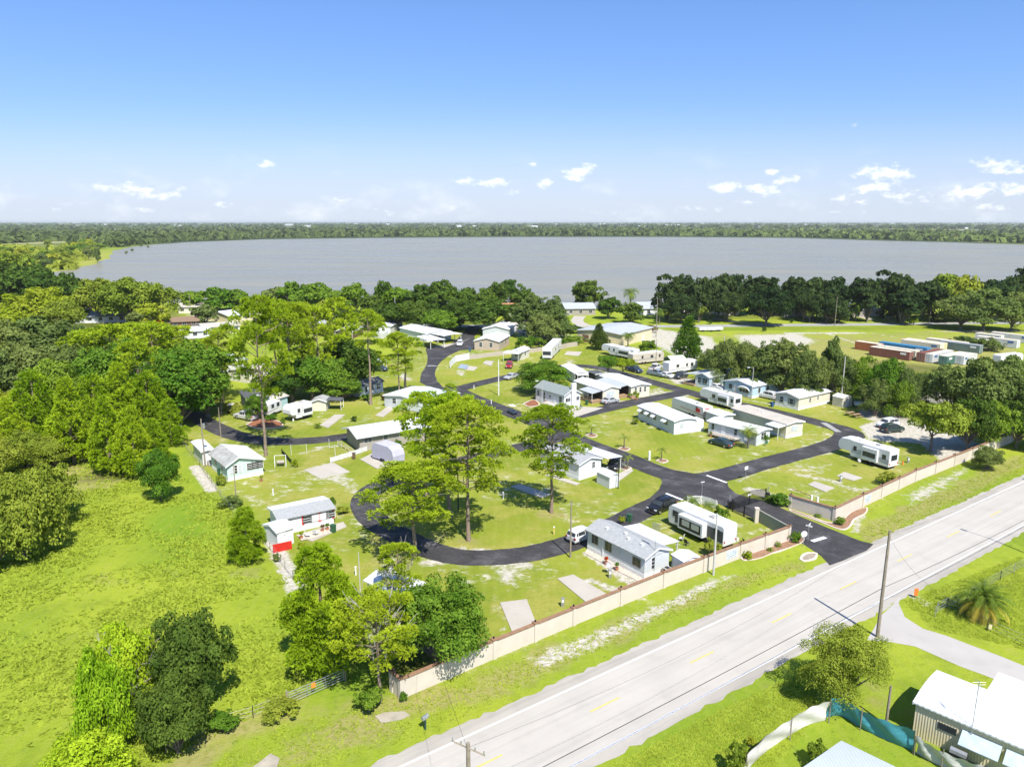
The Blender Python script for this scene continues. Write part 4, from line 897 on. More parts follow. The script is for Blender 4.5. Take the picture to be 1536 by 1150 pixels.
mass('far_woods',fy,'lighter broken wood along the right part of the far shore','far2',8,(4,13),(7,14),12)
for i in range(2500):
    px=g2.uniform(-260,1800); y0=334.3+9.5*g2.random()**1.3
    x,y=G(px,y0)
    if math.sin(x*.0016+y*.0004)*math.cos(y*.0021+1)+g2.uniform(-.6,.6)<-.1: continue
    farb.append((x,y))
mass('distant_woods',farb,'scattered tree lines across the flat country beyond the lake','far',4,(5,10),(14,30),9)
# scrub on the left headland floor and the field edge
sc=[G(g2.uniform(-120,120),g2.uniform(372,405)) for i in range(260)]
mass('headland_scrub',sc,'low marsh scrub under the headland trees','olive',6,(3,7),(4,8),10)
# grass tufts in the wild field
rg=np.random.default_rng(12); n=26000
A=np.array([G(*p) for p in [(-60,1150),(-60,700),(80,690),(260,705),(345,760),(400,830),(440,890),(520,1000),(430,1050),(300,1110),(240,1150)]])
P=np.column_stack([rg.uniform(A[:,0].min(),A[:,0].max(),n*2),rg.uniform(A[:,1].min(),A[:,1].max(),n*2)]); P=P[poly_sd([tuple(a) for a in A],P)<0][:n]
den=np.sin(P[:,0]*.33+np.sin(P[:,1]*.21)*2)*np.sin(P[:,1]*.27+1.3)+rg.normal(0,.5,len(P)); P=P[den>.25]
def gtuft(P,Lb,w,k,rise):
    n=len(P); Q=np.repeat(np.column_stack([P+rg.normal(0,.02,P.shape),np.zeros(n)]),k,0); a=rg.uniform(0,6.283,n*k); e=rg.uniform(rise*.4,rise*1.3,n*k)
    D=np.column_stack([np.cos(a)*np.cos(e),np.sin(a)*np.cos(e),np.sin(e)]); s_=np.column_stack([-np.sin(a),np.cos(a),np.zeros(n*k)]); Ls=(Lb*rg.uniform(.5,1.3,n*k))[:,None]; Q=Q+np.column_stack([rg.normal(0,Lb*.5,(n*k,2)),np.zeros(n*k)])
    return np.stack([Q-s_*w,Q+s_*w,Q+D*Ls],1).reshape(-1,3)
me=np_mesh('tall_grass',gtuft(P,.42,.11,5,.45),3,leafmat('leaf_field_grass',(.23,.31,.028),(.32,.40,.045),.3)); o=bpy.data.objects.new('tall_grass',me); COL.objects.link(o); tag(o,'tall uneven grass of the wild field','grass',kind='stuff')
mpx=[[(905,1150),(1100,1050),(1240,990),(1225,1080),(1150,1180)],[(640,1030),(780,985),(1010,895),(1180,838),(1215,850),(1050,915),(850,1000),(650,1100),(430,1170),(300,1150),(430,1080)],[(1270,800),(1480,705),(1560,670),(1560,700),(1320,810)],[(1350,900),(1536,830),(1560,980),(1400,945)]]
Q=[]
for q in mpx:
    A=np.array([G(*p) for p in q]); pp=np.column_stack([rg.uniform(A[:,0].min(),A[:,0].max(),16000),rg.uniform(A[:,1].min(),A[:,1].max(),16000)]); Q.append(pp[poly_sd([tuple(a) for a in A],pp)<-.3])
P=np.concatenate(Q); me=np_mesh('verge_grass',gtuft(P,.2,.06,4,.4),3,MATS['leaf_field_grass']); o=bpy.data.objects.new('verge_grass',me); COL.objects.link(o); tag(o,'rough mown grass of the highway verges','grass',kind='stuff')

SIDW=mat('distant_white_wall',(.6,.6,.58),.7)
bl=sorted([(120+31*i+g2.uniform(-12,12),g2.uniform(335.0,341.5)) for i in range(40)])
for i,(px,y0) in enumerate(bl):
    x,y=G(px,y0); k=y/1800; w=g2.uniform(14,38)*(.5+.5*k); t=thing('distant_building',f'tiny pale building on the far horizon country, {ordn(i,40)}','building',(x,y,0),g2.uniform(-.5,.5),'distant pale buildings'); hh=g2.uniform(6,10)
    MB().box(-w/2,w/2,-8,8,0,hh).build('wall',mat('distant_white_wall',(.6,.6,.58),.7),t); MB().prism([(-9,hh),(0,hh+4),(9,hh)],-w/2-.5,w/2+.5,'x').build('roof',mat('distant_pale_roof',(.55,.55,.55),.7),t)
for i,(px,y0,w,c) in enumerate(((1334,356.5,9,'white'),(1430,361,11,'orange'),(1483,362.5,14,'white'),(1449,344,16,'white'))):
    x,y=G(px,y0); t=thing('lakeside_house',['small white house on the far shore lawn','orange-roofed house on the far shore lawn','white barn-like house on the far right shore','white tower building beyond the right shore'][i],'house',(x,y,0),.2); MB().box(-w/2,w/2,-5,5,0,5).build('wall',SIDW,t); MB().prism([(-6,5),(0,9),(6,5)],-w/2-.5,w/2+.5,'x').build('roof',mat('distant_pale_roof',(.55,.55,.55)) if c=='white' else mat('distant_orange_roof',(.4,.2,.1)),t)
# ---------------------------------------------------------------- buildings
WH=mat('white_siding',(.66,.67,.67),.6,.03,.6,.3,rib=8,ribdir='Z',ribstr=.35,dirt=.25)
SID={'white':WH,'bluewhite':mat('pale_blue_siding',(.55,.58,.58),.6,.04,.6,.3,rib=8,ribdir='Z',ribstr=.35,dirt=.2),'blue':mat('light_blue_siding',(.40,.54,.64),.6,.04,.6,.3,rib=8,ribdir='Z',dirt=.2),
 'mint':mat('mint_siding',(.50,.66,.58),.6,.04,.6,.3,rib=8,ribdir='Z',dirt=.25),'beige':mat('beige_siding',(.46,.38,.30),.7,.05,.6,.2,rib=8,ribdir='Z',dirt=.2),'cream':mat('cream_siding',(.62,.59,.48),.7,.04,.6,.2,rib=8,ribdir='Z',dirt=.25),
 'tan':mat('tan_metal_wall',(.64,.55,.36),.6,.05,.6,.3,rib=5,ribdir='X',ribstr=.5,dirt=.3),'gray':mat('gray_wall',(.30,.28,.24),.8,.06,.8,.2,dirt=.3),'graybeige':mat('gray_beige_wall',(.34,.31,.26),.8,.05,.8,.2,dirt=.3),'bluegray':mat('blue_gray_siding',(.34,.42,.48),.6,.04,.6,.3,rib=8,ribdir='Z',dirt=.2),
 'brown':mat('brown_wall',(.16,.10,.07),.8,.1,1,.2,dirt=.3),'yellowcream':mat('yellow_cream_wall',(.62,.55,.34),.8,.04,.8,.2,dirt=.2),'teal':mat('pale_teal_wall',(.36,.52,.53),.7,.04,.8,.2,dirt=.2),'dark':mat('dark_wall',(.05,.055,.06),.7,.1)}
ROOF={'white':mat('white_metal_roof',(.69,.70,.70),.5,.05,.4,.4,rib=2.4,ribdir='X',ribstr=.45,dirt=.3),'shingle':mat('gray_shingle_roof',(.33,.34,.34),.95,.12,3,.1,bump=.5,bscale=10,dirt=.15),
 'dkshingle':mat('green_gray_shingle_roof',(.23,.26,.25),.95,.12,3,.1,bump=.5,bscale=10),'gray':mat('gray_metal_roof',(.42,.44,.45),.5,.06,.5,.4,rib=2.4,ribdir='X',ribstr=.3,dirt=.2),'mottled':mat('mottled_gray_roof',(.34,.34,.32),.9,.3,1.2,.1,dirt=.5),
 'tan':mat('tan_roof',(.46,.42,.36),.8,.08,.6,.2,dirt=.2),'brown':mat('brown_shingle_roof',(.22,.15,.10),.95,.15,2,.1),'dark':mat('charcoal_roof',(.09,.095,.10),.8,.1,1),'orange':mat('orange_tile_roof',(.42,.20,.10),.8,.15,2),
 'bluewhite':mat('pale_blue_metal_roof',(.52,.62,.68),.5,.06,.5,.4,rib=2.4,ribdir='X',dirt=.2),'silver':mat('silver_ribbed_roof',(.42,.46,.50),.35,.06,.5,.6,rib=4,ribdir='X',ribstr=.5,dirt=.2),'green':mat('gray_green_roof',(.2,.26,.24),.9,.1)}
FR=mat('white_window_frame',(.70,.70,.69),.5,.03); GL=mat('dark_window_glass',(.035,.042,.045),.12,.3,.6,.6); POST=mat('white_post',(.68,.68,.66),.6); SCR=mat('porch_screen_and_shade',(.045,.045,.042),.7,.2); WOOD=mat('weathered_wood',(.30,.20,.12),.9,.2,3); METAL=mat('galvanised_metal',(.42,.43,.43),.4,.1,2,.5,.6); REDP=mat('red_paint',(.55,.03,.02),.6,.12,2); BRZ=mat('bronze_window_frame',(.30,.24,.12),.5); ACM=mat('air_conditioner_gray',(.38,.37,.35),.6,.1,3); BLK=mat('black_paint',(.02,.02,.022),.4)  # SCR: dark tone for porch mesh and for shade painted inside open porches
class Home:
    def __init__(s,name,label,B,A,C,eh=2.7,rh=.7,wall='white',roof='white',roof2=None,ridge=.5,ov=.3,prof=None,cat='mobile home',group=None,skirt=None,trim=None,th=.13,z0=0):
        b=Vector((*G(*B),0)); a=Vector((*G(*A),0)); u=a-b; s.L=u.length; u.normalize(); v=Vector((u.y,-u.x,0))
        s.W=(Vector((*G(*C),0))-b).dot(v) if isinstance(C,tuple) else float(C); s.sg=1 if s.W>0 else -1; s.W=abs(s.W)
        s.o=thing(name,label,cat,b,math.atan2(u.y,u.x),group); s.eh=eh; s.rh=rh; L_,W=s.L,s.W
        pr=prof or [(0,0),(ridge,rh),(1,0)]
        s.pr=pr
        poly=[(0,-.05),(W,-.05)]+[(p*W,eh+z-th*.6) for p,z in pr][::-1]
        mb=MB(); mb.prism([(-s.sg*p,z) for p,z in poly],0,L_,'x'); mb.build('wall',SID[wall],s.o)
        top=[(p*W,eh+z) for p,z in pr]
        # overhang
        def ext(a,b,d): 
            k=d/max(.01,math.hypot(a[0]-b[0],a[1]-b[1])); return (a[0]+(a[0]-b[0])*k,a[1]+(a[1]-b[1])*k)
        t2=[ext(top[0],top[1],ov)]+top[1:-1]+[ext(top[-1],top[-2],ov)]
        def slabp(t,m):
            q=t+[(p,z-th) for p,z in t][::-1]; MB().prism([(-s.sg*p,z) for p,z in q],-ov,L_+ov,'x').build('roof',ROOF[m],s.o)
        if roof2: i=len(t2)//2; slabp(t2[:i+1],roof); slabp(t2[i:],roof2)
        else: slabp(t2,roof)
        for end in (-ov,L_+ov-.03):   # fascia line
            t=t2; q=t+[(p,z-th*1.7) for p,z in t][::-1]; MB().prism([(-s.sg*p,z-.01) for p,z in q],end-.02,end+.05,'x').build('fascia',ROOF['white'] if roof!='brown' else ROOF['brown'],s.o)
        if skirt:
            k=.03; MB().box(-k,L_+k,*(sorted((s.sg*k,-s.sg*(W+k)))),0,.55).build('skirting',mat(skirt+'_skirting',{'white':(.72,.72,.7),'tan':(.46,.36,.26),'gray':(.35,.35,.34)}[skirt],.8,.05,2,dirt=.3),s.o)
    def P(s,face,t,z,out=0):
        if face=='L': return (t*s.L, s.sg*out, z)
        if face=='G': return (-out, -s.sg*t*s.W, z)
        if face=='R': return (t*s.L, -s.sg*(s.W+out), z)
        return (s.L+out,-s.sg*t*s.W,z)
    def fbox(s,mb,face,c,w,z0,z1,d0,d1):
        if face in 'LR':
            x0,x1=c*s.L-w/2,c*s.L+w/2; y=[s.P(face,0,0,d)[1] for d in (d0,d1)]; mb.box(x0,x1,min(y),max(y),z0,z1)
        else:
            y=-s.sg*c*s.W; x=[s.P(face,0,0,d)[0] for d in (d0,d1)]; mb.box(min(x),max(x),y-w/2,y+w/2,z0,z1)
    def win(s,face,c,w=.9,z=1.2,h=1.0,fm=None,n=1,hb=1,gl=None,shut=None):
        mb=MB(); s.fbox(mb,face,c,w+.16,z-.08,z+h+.08,0,.04)
        ln=s.L if face in 'LR' else s.W
        for i in range(1,n): s.fbox(mb,face,c+(-w/2+w*i/n)/ln,.05,z,z+h,.04,.085)
        for i in range(1,hb+1): s.fbox(mb,face,c,w,z+h*i/(hb+1)-.025,z+h*i/(hb+1)+.025,.04,.083)
        o=mb.build('window',fm or FR,s.o); m2=MB(); s.fbox(m2,face,c,w,z,z+h,.04,.065); m2.build('pane',gl or GL,o)
        if shut:
            for sd in (-1,1): m3=MB(); s.fbox(m3,face,c+sd*(w/2+.25)/ln,.32,z-.08,z+h+.08,0,.05); m3.build('shutter',shut,s.o)
        return s
    def door(s,face,c,w=.9,h=2.0,z=.5,m=None):
        mb=MB(); s.fbox(mb,face,c,w,z,z+h,0,.05); o=mb.build('door',m or FR,s.o); ln=s.L if face in 'LR' else s.W
        m2=MB(); s.fbox(m2,face,c+.36*w/ln,.06,z+.95,z+1.07,.05,.12); m2.build('handle',METAL,o); return s
    def porch(s,face,c,w,d,z,zo=None,m='white',posts=3,nm='carport_roof',floor=0,rail=0,pd=.05):
        """slab roof reaching d out from a face, on posts"""
        zo=z-.25 if zo is None else zo; ln=s.L if face in 'LR' else s.W; a=c-w/2/ln; b=c+w/2/ln
        def pt(t,z_,o): return s.P(face,t,z_,o)
        mb=MB(); mb.v=[pt(a,z,0.0),pt(b,z,0.0),pt(b,zo,d),pt(a,zo,d)]+[pt(a,z-.1,0.0),pt(b,z-.1,0.0),pt(b,zo-.1,d),pt(a,zo-.1,d)]
        mb.f=[(0,1,2,3),(7,6,5,4),(0,4,5,1),(1,5,6,2),(2,6,7,3),(3,7,4,0)]; mb.build(nm,ROOF[m],s.o)
        for i in range(posts):
            t=a+(b-a)*(.03+.94*i/max(1,posts-1)); p=pt(t,0,d-.12); MB().box(p[0]-pd,p[0]+pd,p[1]-pd,p[1]+pd,0,zo-.1).build('post',POST,s.o)
        if floor:
            mb=MB(); s.fbox(mb,face,c,w,0,floor,.02,d); mb.build('porch_deck',WOOD,s.o)
        if rail:
            mb=MB(); s.fbox(mb,face,c,w,floor+.85,floor+.92,d-.1,d-.04)
            n=int(w/.35)
            for i in range(n): s.fbox(mb,face,c+(-w/2+w*(i+.5)/n)/ln,.05,floor,floor+.85,d-.09,d-.05)
            mb.build('railing',POST if rail==1 else WOOD,s.o)
        return s
    def screen(s,face,c,w,z0,z1,m=None,d=.03,nm='porch_panel'):  # default panel is dark: porch mesh, and painted shade of open porch interiors
        mb=MB(); s.fbox(mb,face,c,w,z0,z1,0,d); mb.build(nm,m or SCR,s.o); return s
    def steps(s,face,c,w=1.2,n=3,h=.6,m=None):
        mb=MB(); 
        for i in range(n): s.fbox(mb,face,c,w,0,h*(n-i)/n,.02+.28*i,.02+.28*(i+1))
        mb.build('stairs',m or WOOD,s.o); return s
    def box(s,nm,x,v,w,d,z0,z1,m):
        y=-s.sg*v; MB().box(x-w/2,x+w/2,y-d/2,y+d/2,z0,z1).build(nm,m,s.o,bev=.02); return s
    def rz(s,v):
        pr=s.pr
        for (a,z1),(b,z2) in zip(pr[:-1],pr[1:]):
            if a<=v<=b: return s.eh+z1+(z2-z1)*(v-a)/(b-a)
        return s.eh
    def vents(s,L_):
        for x,v in L_:
            z=s.rz(v); s.box('roof_vent',x*s.L,v*s.W,.35,.35,z-.1,z+.22,FR)
        return s
    def unit(s,face,c,d=.9):
        mb=MB(); s.fbox(mb,face,c,.9,0.05,.85,.25,.25+d); o=mb.build('air_conditioner',ACM,s.o,bev=.03); m=MB(); s.fbox(m,face,c,.55,.852,.87,.25+d*.2,.25+d*.8); m.build('fan_grille',BLK,o); return s
MHG='mobile homes of the park'
# near home
h=Home('mobile_home','near white home with a gray shingle roof, against the highway wall',(966,868.5),(881,823.5),(1000.5,853),2.75,.75,'bluewhite','shingle',ridge=.5,group=MHG,skirt='white',cat='mobile home')
h.win('L',.86,1.0,1.3,1.05,BRZ,2,2).win('L',.64,.55,1.25,1.25,BRZ,1,2).win('L',.58,.28,1.25,1.25,BRZ,1,2).win('L',.41,.5,1.5,.7,None,1,2,mat('frosted_pane',(.45,.5,.52),.3)).win('L',.13,1.15,1.15,.95,BRZ,2,1).win('G',.33,.42,1.0,1.3,None,1,2).win('G',.6,.95,2.55,.32,None,3,0,mat('frosted_pane',(.45,.5,.52),.3))
h.vents([(.78,.3),(.5,.42),(.4,.3),(.18,.32)]).porch('R',.45,6.6,2.9,2.75,2.45,posts=4).unit('G',.75).box('antenna_mast',-.2,.35*h.W,.05,.05,0,6.6,METAL)
mb=MB()
for z in (6.5,6.3,6.1,5.9): mb.box(-.8,.4,-h.sg*.35*h.W-.015,-h.sg*.35*h.W+.015,z,z+.03)
for k in range(7): mb.box(-.8+k*.19,-.77+k*.19,-h.sg*.35*h.W-.02,-h.sg*.35*h.W+.02,5.75,6.6)
mb.build('antenna_grid',METAL,h.o)
h.box('corner_trim',.71*h.L,-.03,.12,.1,.1,2.7,SID['white'])
def shed(label,B,A,C,eh,rh,wall,roof,prof=None,door='G',grp='garden sheds'):
    s=Home('garden_shed',label,B,A,C,eh,rh,wall,roof,ov=.12,prof=prof,cat='shed',group=grp,th=.07); s.door(door,.5,min(1.1,.5*(s.W if door=='G' else s.L)),min(1.8,eh-.15),.05); return s
ARCH=[(0,0),(.12,.22),(.35,.36),(.5,.4),(.65,.36),(.88,.22),(1,0)]
shed('low white shed between the near home and the near trailer',(1024,864),(1007,853),(1046,855),1.9,.35,'white','white')
shed('white arched shed at the end of the loop home',(914,733),(895,724),(925,728),1.95,.4,'white','white',ARCH)
shed('small white gabled shed beside the far cream home',(1263,611.5),(1248,607.5),3.1,2.2,.5,'cream','white',door='G')
h=Home('mobile_home','white gable-ended home behind the slim pine, carport on its road side',(868,720.5),(811,699),(903,711),2.8,.7,'white','shingle',group=MHG,skirt='white')
h.win('G',.65,.6,1.5,.9,None,1,2).unit('G',.9).porch('R',.35,9,3.6,2.95,2.6,posts=3).win('L',.3,.9).win('L',.7,.9)
h=Home('mobile_home','white home with window awnings standing in the middle lawn',(1010.5,652),(957,628),(1036,645),2.85,.35,'white','white',prof=[(0,0),(.25,.25),(.5,.34),(.75,.25),(1,0)],group=MHG)
for t in (.9,.7,.52,.22):
    w=1.0 if t!=.22 else 1.3; h.win('L',t,w,1.35,.95,None,2,1,mat('green_gray_pane',(.10,.13,.11),.2))
    mb=MB(); x0=t*h.L-w/2-.1; x1=x0+w+.2; mb.v=[(x0,h.sg*.05,2.5),(x1,h.sg*.05,2.5),(x1,h.sg*.85,2.05),(x0,h.sg*.85,2.05),(x0,h.sg*.05,2.44),(x1,h.sg*.05,2.44),(x1,h.sg*.85,1.99),(x0,h.sg*.85,1.99)]
    mb.f=[(0,1,2,3),(7,6,5,4),(0,4,5,1),(1,5,6,2),(2,6,7,3),(3,7,4,0)]; mb.build('window_awning',ROOF['white'],h.o)
h.win('G',.35,.7,1.3,.9,None,1,1,mat('frosted_pane',(.45,.5,.52),.3)); h.door('G',.85,.8,1.8,.3); h.box('side_room',1.2,h.W+1.0,2.4,1.94,0,2.3,SID['white'])
h=Home('mobile_home','long white home with a wooden porch behind the dark green sedan',(1134,669),(1062,650),(1152,662),2.6,.35,'bluewhite','white',prof=[(0,0),(.25,.22),(.5,.32),(.75,.22),(1,0)],group=MHG)
h.win('L',.9,.6,1.1,1.1,None,1,1).win('L',.42,.6,1.1,1.1,None,1,1).door('L',.68).door('L',.2).screen('L',.12,2.2,.2,2.3,mat('gray_awning_cloth',(.30,.32,.32),.8)).win('G',.5,1.4,1.0,1.2,None,2,1)
h.porch('L',.62,6,1.6,.62,.6,'tan',3,'porch_deck',0,2)
h=Home('mobile_home','long tan flat-roofed home behind the white porch home',(1178,657.5),(1098,632),(1196,650.5),2.9,.25,'cream','tan',group=MHG,skirt='white')
h.vents([(.55,.4),(.68,.6)]).win('G',.5,1.6,1.2,.9,None,2,1,mat('frosted_pane',(.45,.5,.52),.3)).porch('L',.1,3.2,2.4,2.7,2.45,posts=2,nm='porch_roof')
h=Home('mobile_home','small blue-gray roofed lean-to home between the red windowed trailer and the porch home',(1080,640),(1058,632),(1096,636),2.3,.2,'white','white',group=MHG)
# north row
h=Home('mobile_home','gray-blue home with a dark screened carport across the back road',(1063,583.5),(1105.5,575),(1046,578.5),3.0,.75,'bluegray','gray',group=MHG,skirt='white')
h.win('G',.3,1.2,1.2,1.2,None,2,1).win('G',.72,.9,1.2,1.2).win('L',.25,2.2,1.2,1.0,None,3,1).porch('R',.35,9,3.6,3.2,2.7,'gray',3,floor=.5,rail=2).door('G',.92)
h=Home('mobile_home','light blue home with a white scalloped awning over its front window',(1128,597.5),(1173,588.5),(1087,587.5),2.9,.8,'blue','white','gray',group=MHG,skirt='white')
h.win('L',.22,.6,1.1,1.1,BRZ).win('L',.5,.6,1.1,1.1,BRZ).win('L',.78,.45,1.5,.8,BRZ).win('G',.78,1.0,1.2,1.1).win('G',.3,2.6,1.0,.9,None,3,0).door('G',.62)
mb=MB(); n=10
for i in range(n):
    t0=i/n; t1=(i+1)/n; f=lambda t: 1.95+.75*math.sin(math.pi*t)**.7
    y=lambda t: -h.sg*(.3*h.W-1.9+3.8*t)
    mb.quad((-.1,y(t0),1.85),(-.1,y(t1),1.85),(-.45,y(t1),f(t1)-.3),(-.45,y(t0),f(t0)-.3)); mb.quad((-.45,y(t0),f(t0)-.3),(-.45,y(t1),f(t1)-.3),(-.06,y(t1),f(t1)),(-.06,y(t0),f(t0)))
mb.build('scalloped_awning',ROOF['white'],h.o)
h=Home('mobile_home','pale cream home at the end of the back row beside the small shed',(1197,615.3),(1244,604.3),(1160.5,607.5),2.85,.7,'cream','white',group=MHG,skirt='white')
h.win('G',.72,.8,1.1,1.1).win('G',.3,.8,1.1,1.1,None,1,1,None,SID['gray']).win('L',.35,.5,1.3,.9).win('L',.6,.45,1.5,.7).door('G',.55)
# middle block
h=Home('mobile_home','tall white house with a white chimney and a green-gray roof',(846,614),(803.5,600.5),(873.5,610.5),3.3,1.2,'white','dkshingle',cat='house',group=MHG,ov=.35)
h.win('L',.9,.6,1.5,1.0).win('L',.68,.45,1.0,1.5).win('L',.48,.45,1.6,.6).door('L',.32,.8,2.0,.6).win('L',.12,.9,1.4,1.2).win('G',.22,1.2,1.6,.8,None,3,0).win('G',.8,1.2,1.6,.8,None,3,0)
h.box('chimney',-.28,.52*h.W,.56,1.2,0,5.6,SID['white']).porch('L',.33,4.6,2.1,.7,.68,'tan',2,'porch_deck',0,1).steps('L',.6,1.0,4,.68)
h=Home('mobile_home','home with a silver-white roof and gray corner porch, right of the chimney house',(904,603.5),(862,589),(924,598.5),3.0,.6,'cream','white',group=MHG,skirt='white')
h.win('G',.45,2.0,1.3,1.1,None,2,1,mat('frosted_pane',(.45,.5,.52),.3)).porch('L',.25,5.2,2.9,2.75,2.35,'gray',4,'porch_roof',.55,2).screen('L',.25,5,.6,2.6)
h=Home('mobile_home','home with a long gray porch roof and wooden stairs, last of its block',(946,597),(900,580),(965,590.5),2.9,.35,'cream','white',group=MHG)
h.porch('L',.42,9.5,3.2,3.1,2.55,'gray',4,'porch_roof',.6,2).screen('L',.42,9.2,.6,2.8).win('G',.25,.5,1.3,1.1).win('G',.5,.5,1.3,1.1).win('G',.75,.5,1.3,1.1).steps('G',.05,1.2,4,.6)
h=Home('mobile_home','white porch home half hidden behind the rounded oak',(862,575),(843,563),(874,570),2.8,.4,'bluewhite','white',group=MHG); h.porch('G',.5,3,1.6,2.6,2.4,posts=3,nm='porch_roof').screen('G',.5,3,.5,2.4).win('L',.3,.8)
h=Home('garden_shed','black low shed behind the silver-roofed home',(893,572),(881,568),(903,569),2.0,.1,'dark','dark',cat='shed')
h=Home('mobile_home','small white cottage with a curved roof and carport over the red car',(783,540.5),(794,535.5),-3.4,2.7,.6,'cream','white',prof=[(0,0),(.2,.35),(.5,.6),(.8,.35),(1,0)],group=MHG)
h=Home('mobile_home','small white cottage with the curved roof beside the motorhome',(783,541),(801,527),(803,536),2.7,.7,'white','white',prof=[(0,0),(.2,.45),(.5,.7),(.8,.45),(1,0)],group=MHG) if False else h
h.win('G',.5,1.2,1.2,1.0).win('L',.4,.8).porch('G',.6,5.0,3.8,2.75,2.6,posts=2)
h=Home('mobile_home','beige double-wide home with a white hipped roof beside the white SUV',(748.5,526.3),(764,516.5),(713,524),3.1,1.0,'beige','white',cat='mobile home',group=MHG,skirt='tan')
h.win('G',.32,.9,1.2,1.3,None,1,1).win('G',.74,.9,1.2,1.3,None,1,1).win('L',.25,.8,1.2,1.3).win('L',.6,.8,1.2,1.3)
h=Home('mobile_home','white-roofed home with a blue gable wall behind the beige home',(763,507),(772,499),(727,504),3.2,1.1,'bluewhite','white',group=MHG)
h.win('L',.5,.8,1.2,1.2)
h=Home('house','gray-roofed house at the end of the upper road beside the white trucks',(782,499),(790,492),(748,497),2.8,1.2,'white','tan',cat='house'); h.screen('G',.5,3,.2,2.2,FR)
for nm,l,B_,A_,C_,m in (('carport','big white carport roof beside the upper road',(646,523.5),(626,516.5),(652,519),'white'),('carport','small white carport next to the big one, over the pale drive',(666,515.6),(648,512),(668,509),'white')):
    b=Vector((*G(*B_),0)); a_=Vector((*G(*A_),0)); u=(a_-b); L_=u.length; u.normalize(); v=Vector((u.y,-u.x,0)); W_=abs((Vector((*G(*C_),0))-b).dot(v))+1.2
    t=thing(nm,l,'carport',b,math.atan2(u.y,u.x),'carports'); MB().prism([(.4,2.75),(-W_/2,3.0),(-W_-.4,2.75),(-W_-.4,2.63),(-W_/2,2.88),(.4,2.63)],-.5,L_,'x').build('roof',ROOF[m],t)
    for x in (0,L_*.5,L_-.3):
        for y in (0,-W_): MB().box(x-.08,x+.08,y-.08,y+.08,0,2.65).build('post',POST,t)
h=Home('mobile_home','white-roofed home joined to the big carport',(640,513),(600,503),(660,505),2.9,.9,'white','white',group=MHG); h.win('L',.2,1.2).win('G',.5,1.5,1.1,1.2,None,2,1)
h=Home('mobile_home','tan-roofed home behind the big carport',(654,499),(664,492),(618,497),2.9,1.2,'white','tan',group=MHG); h.win('G',.25,2.2,1,1.2,None,4,0).win('L',.4,.8)
h=Home('mobile_home','white-roofed home with a white board fence left of the big carport',(586,501),(604,492),(568,499),2.9,.9,'white','white',group=MHG); h.win('L',.35,1.8,1.0,1.2,None,3,1).win('G',.5,1)
h=Home('screened_cottage','brown cottage with a screened porch under a gray roof',(530,508),(545,501),(503,507),2.6,.9,'brown','gray',cat='cottage'); h.screen('G',.5,h.W*.9,.3,2.3).win('L',.4,1.0)
for k in (.05,.5,.95): h.box('post',-.12,k*h.W,.16,.16,0,2.5,POST)
h=Home('mobile_home','cottage with blue-gray carport behind the thin feathery pine',(548,556),(560,548),-6,2.6,.5,'bluegray','bluewhite',group=MHG); h.porch('L',.4,6,4.5,2.7,2.4,'bluewhite',3)
h=Home('mobile_home','white cottage with a charcoal roof beside the thin feathery pine',(541,596),(575,587),(531,591),2.7,.8,'white','dark','white',group=MHG)
h.win('L',.25,.7,1,1.2).win('L',.5,1.0,1,1.2,None,2,1).win('L',.78,1.2,1,1.2,None,2,1).win('G',.4,.7).unit('G',.8)
h=Home('mobile_home','home with a patchy blue-white roof and orange patio by the upper junction',(628,618),(668,604),(607,600),2.7,.5,'bluewhite','bluewhite','white',group=MHG); h.win('G',.3,.9).win('G',.7,.9).win('L',.4,1.2).screen('L',.8,1.5,.4,2.2,mat('orange_shutter',(.5,.16,.05),.7),nm='shutter')
# hall
h=Home('community_hall','long low hall with a plain white roof and gray-beige walls',(540,677),(640,660),(513,664.5),2.9,.85,'graybeige','white',ridge=.5,ov=.75,cat='hall'); h.win('L',.12,1.4,1.5,.7,None,2,1).win('L',.38,.8,1.5,.7).win('L',.62,.8,1.5,.7).win('L',.86,1.2,1.5,.7)
for t in (.05,.35,.7): h.box('roof_vent',t*h.L+3,.35*h.W,.12,.12,3.3,4.1,METAL)
# mint home
h=Home('mobile_home','mint-walled home with half gray half white roof beside the field',(342,722),(318,702),(398,713),2.75,1.05,'mint','mottled','white',ridge=.33,group=MHG,ov=.4,skirt='white')
h.win('G',.12,.5,1.1,1.1,None,1,2,mat('frosted_pane',(.45,.5,.52),.3)).win('G',.24,.4,1.1,1.3,None,1,2).win('G',.36,.5,1.1,1.1,None,1,2,mat('frosted_pane',(.45,.5,.52),.3)).win('G',.64,1.0,1.2,1.1,None,1,3).win('G',.78,1.0,1.2,1.1,None,1,3).win('G',.92,1.0,1.2,1.1,None,1,3).win('L',.3,.9).win('L',.7,.8)
h=Home('garden_shed','white flat-roofed outbuilding at the far end of the mint home',(305,698),(291,683),(318,692),2.6,.15,'white','white',cat='shed'); h.unit('G',.6)
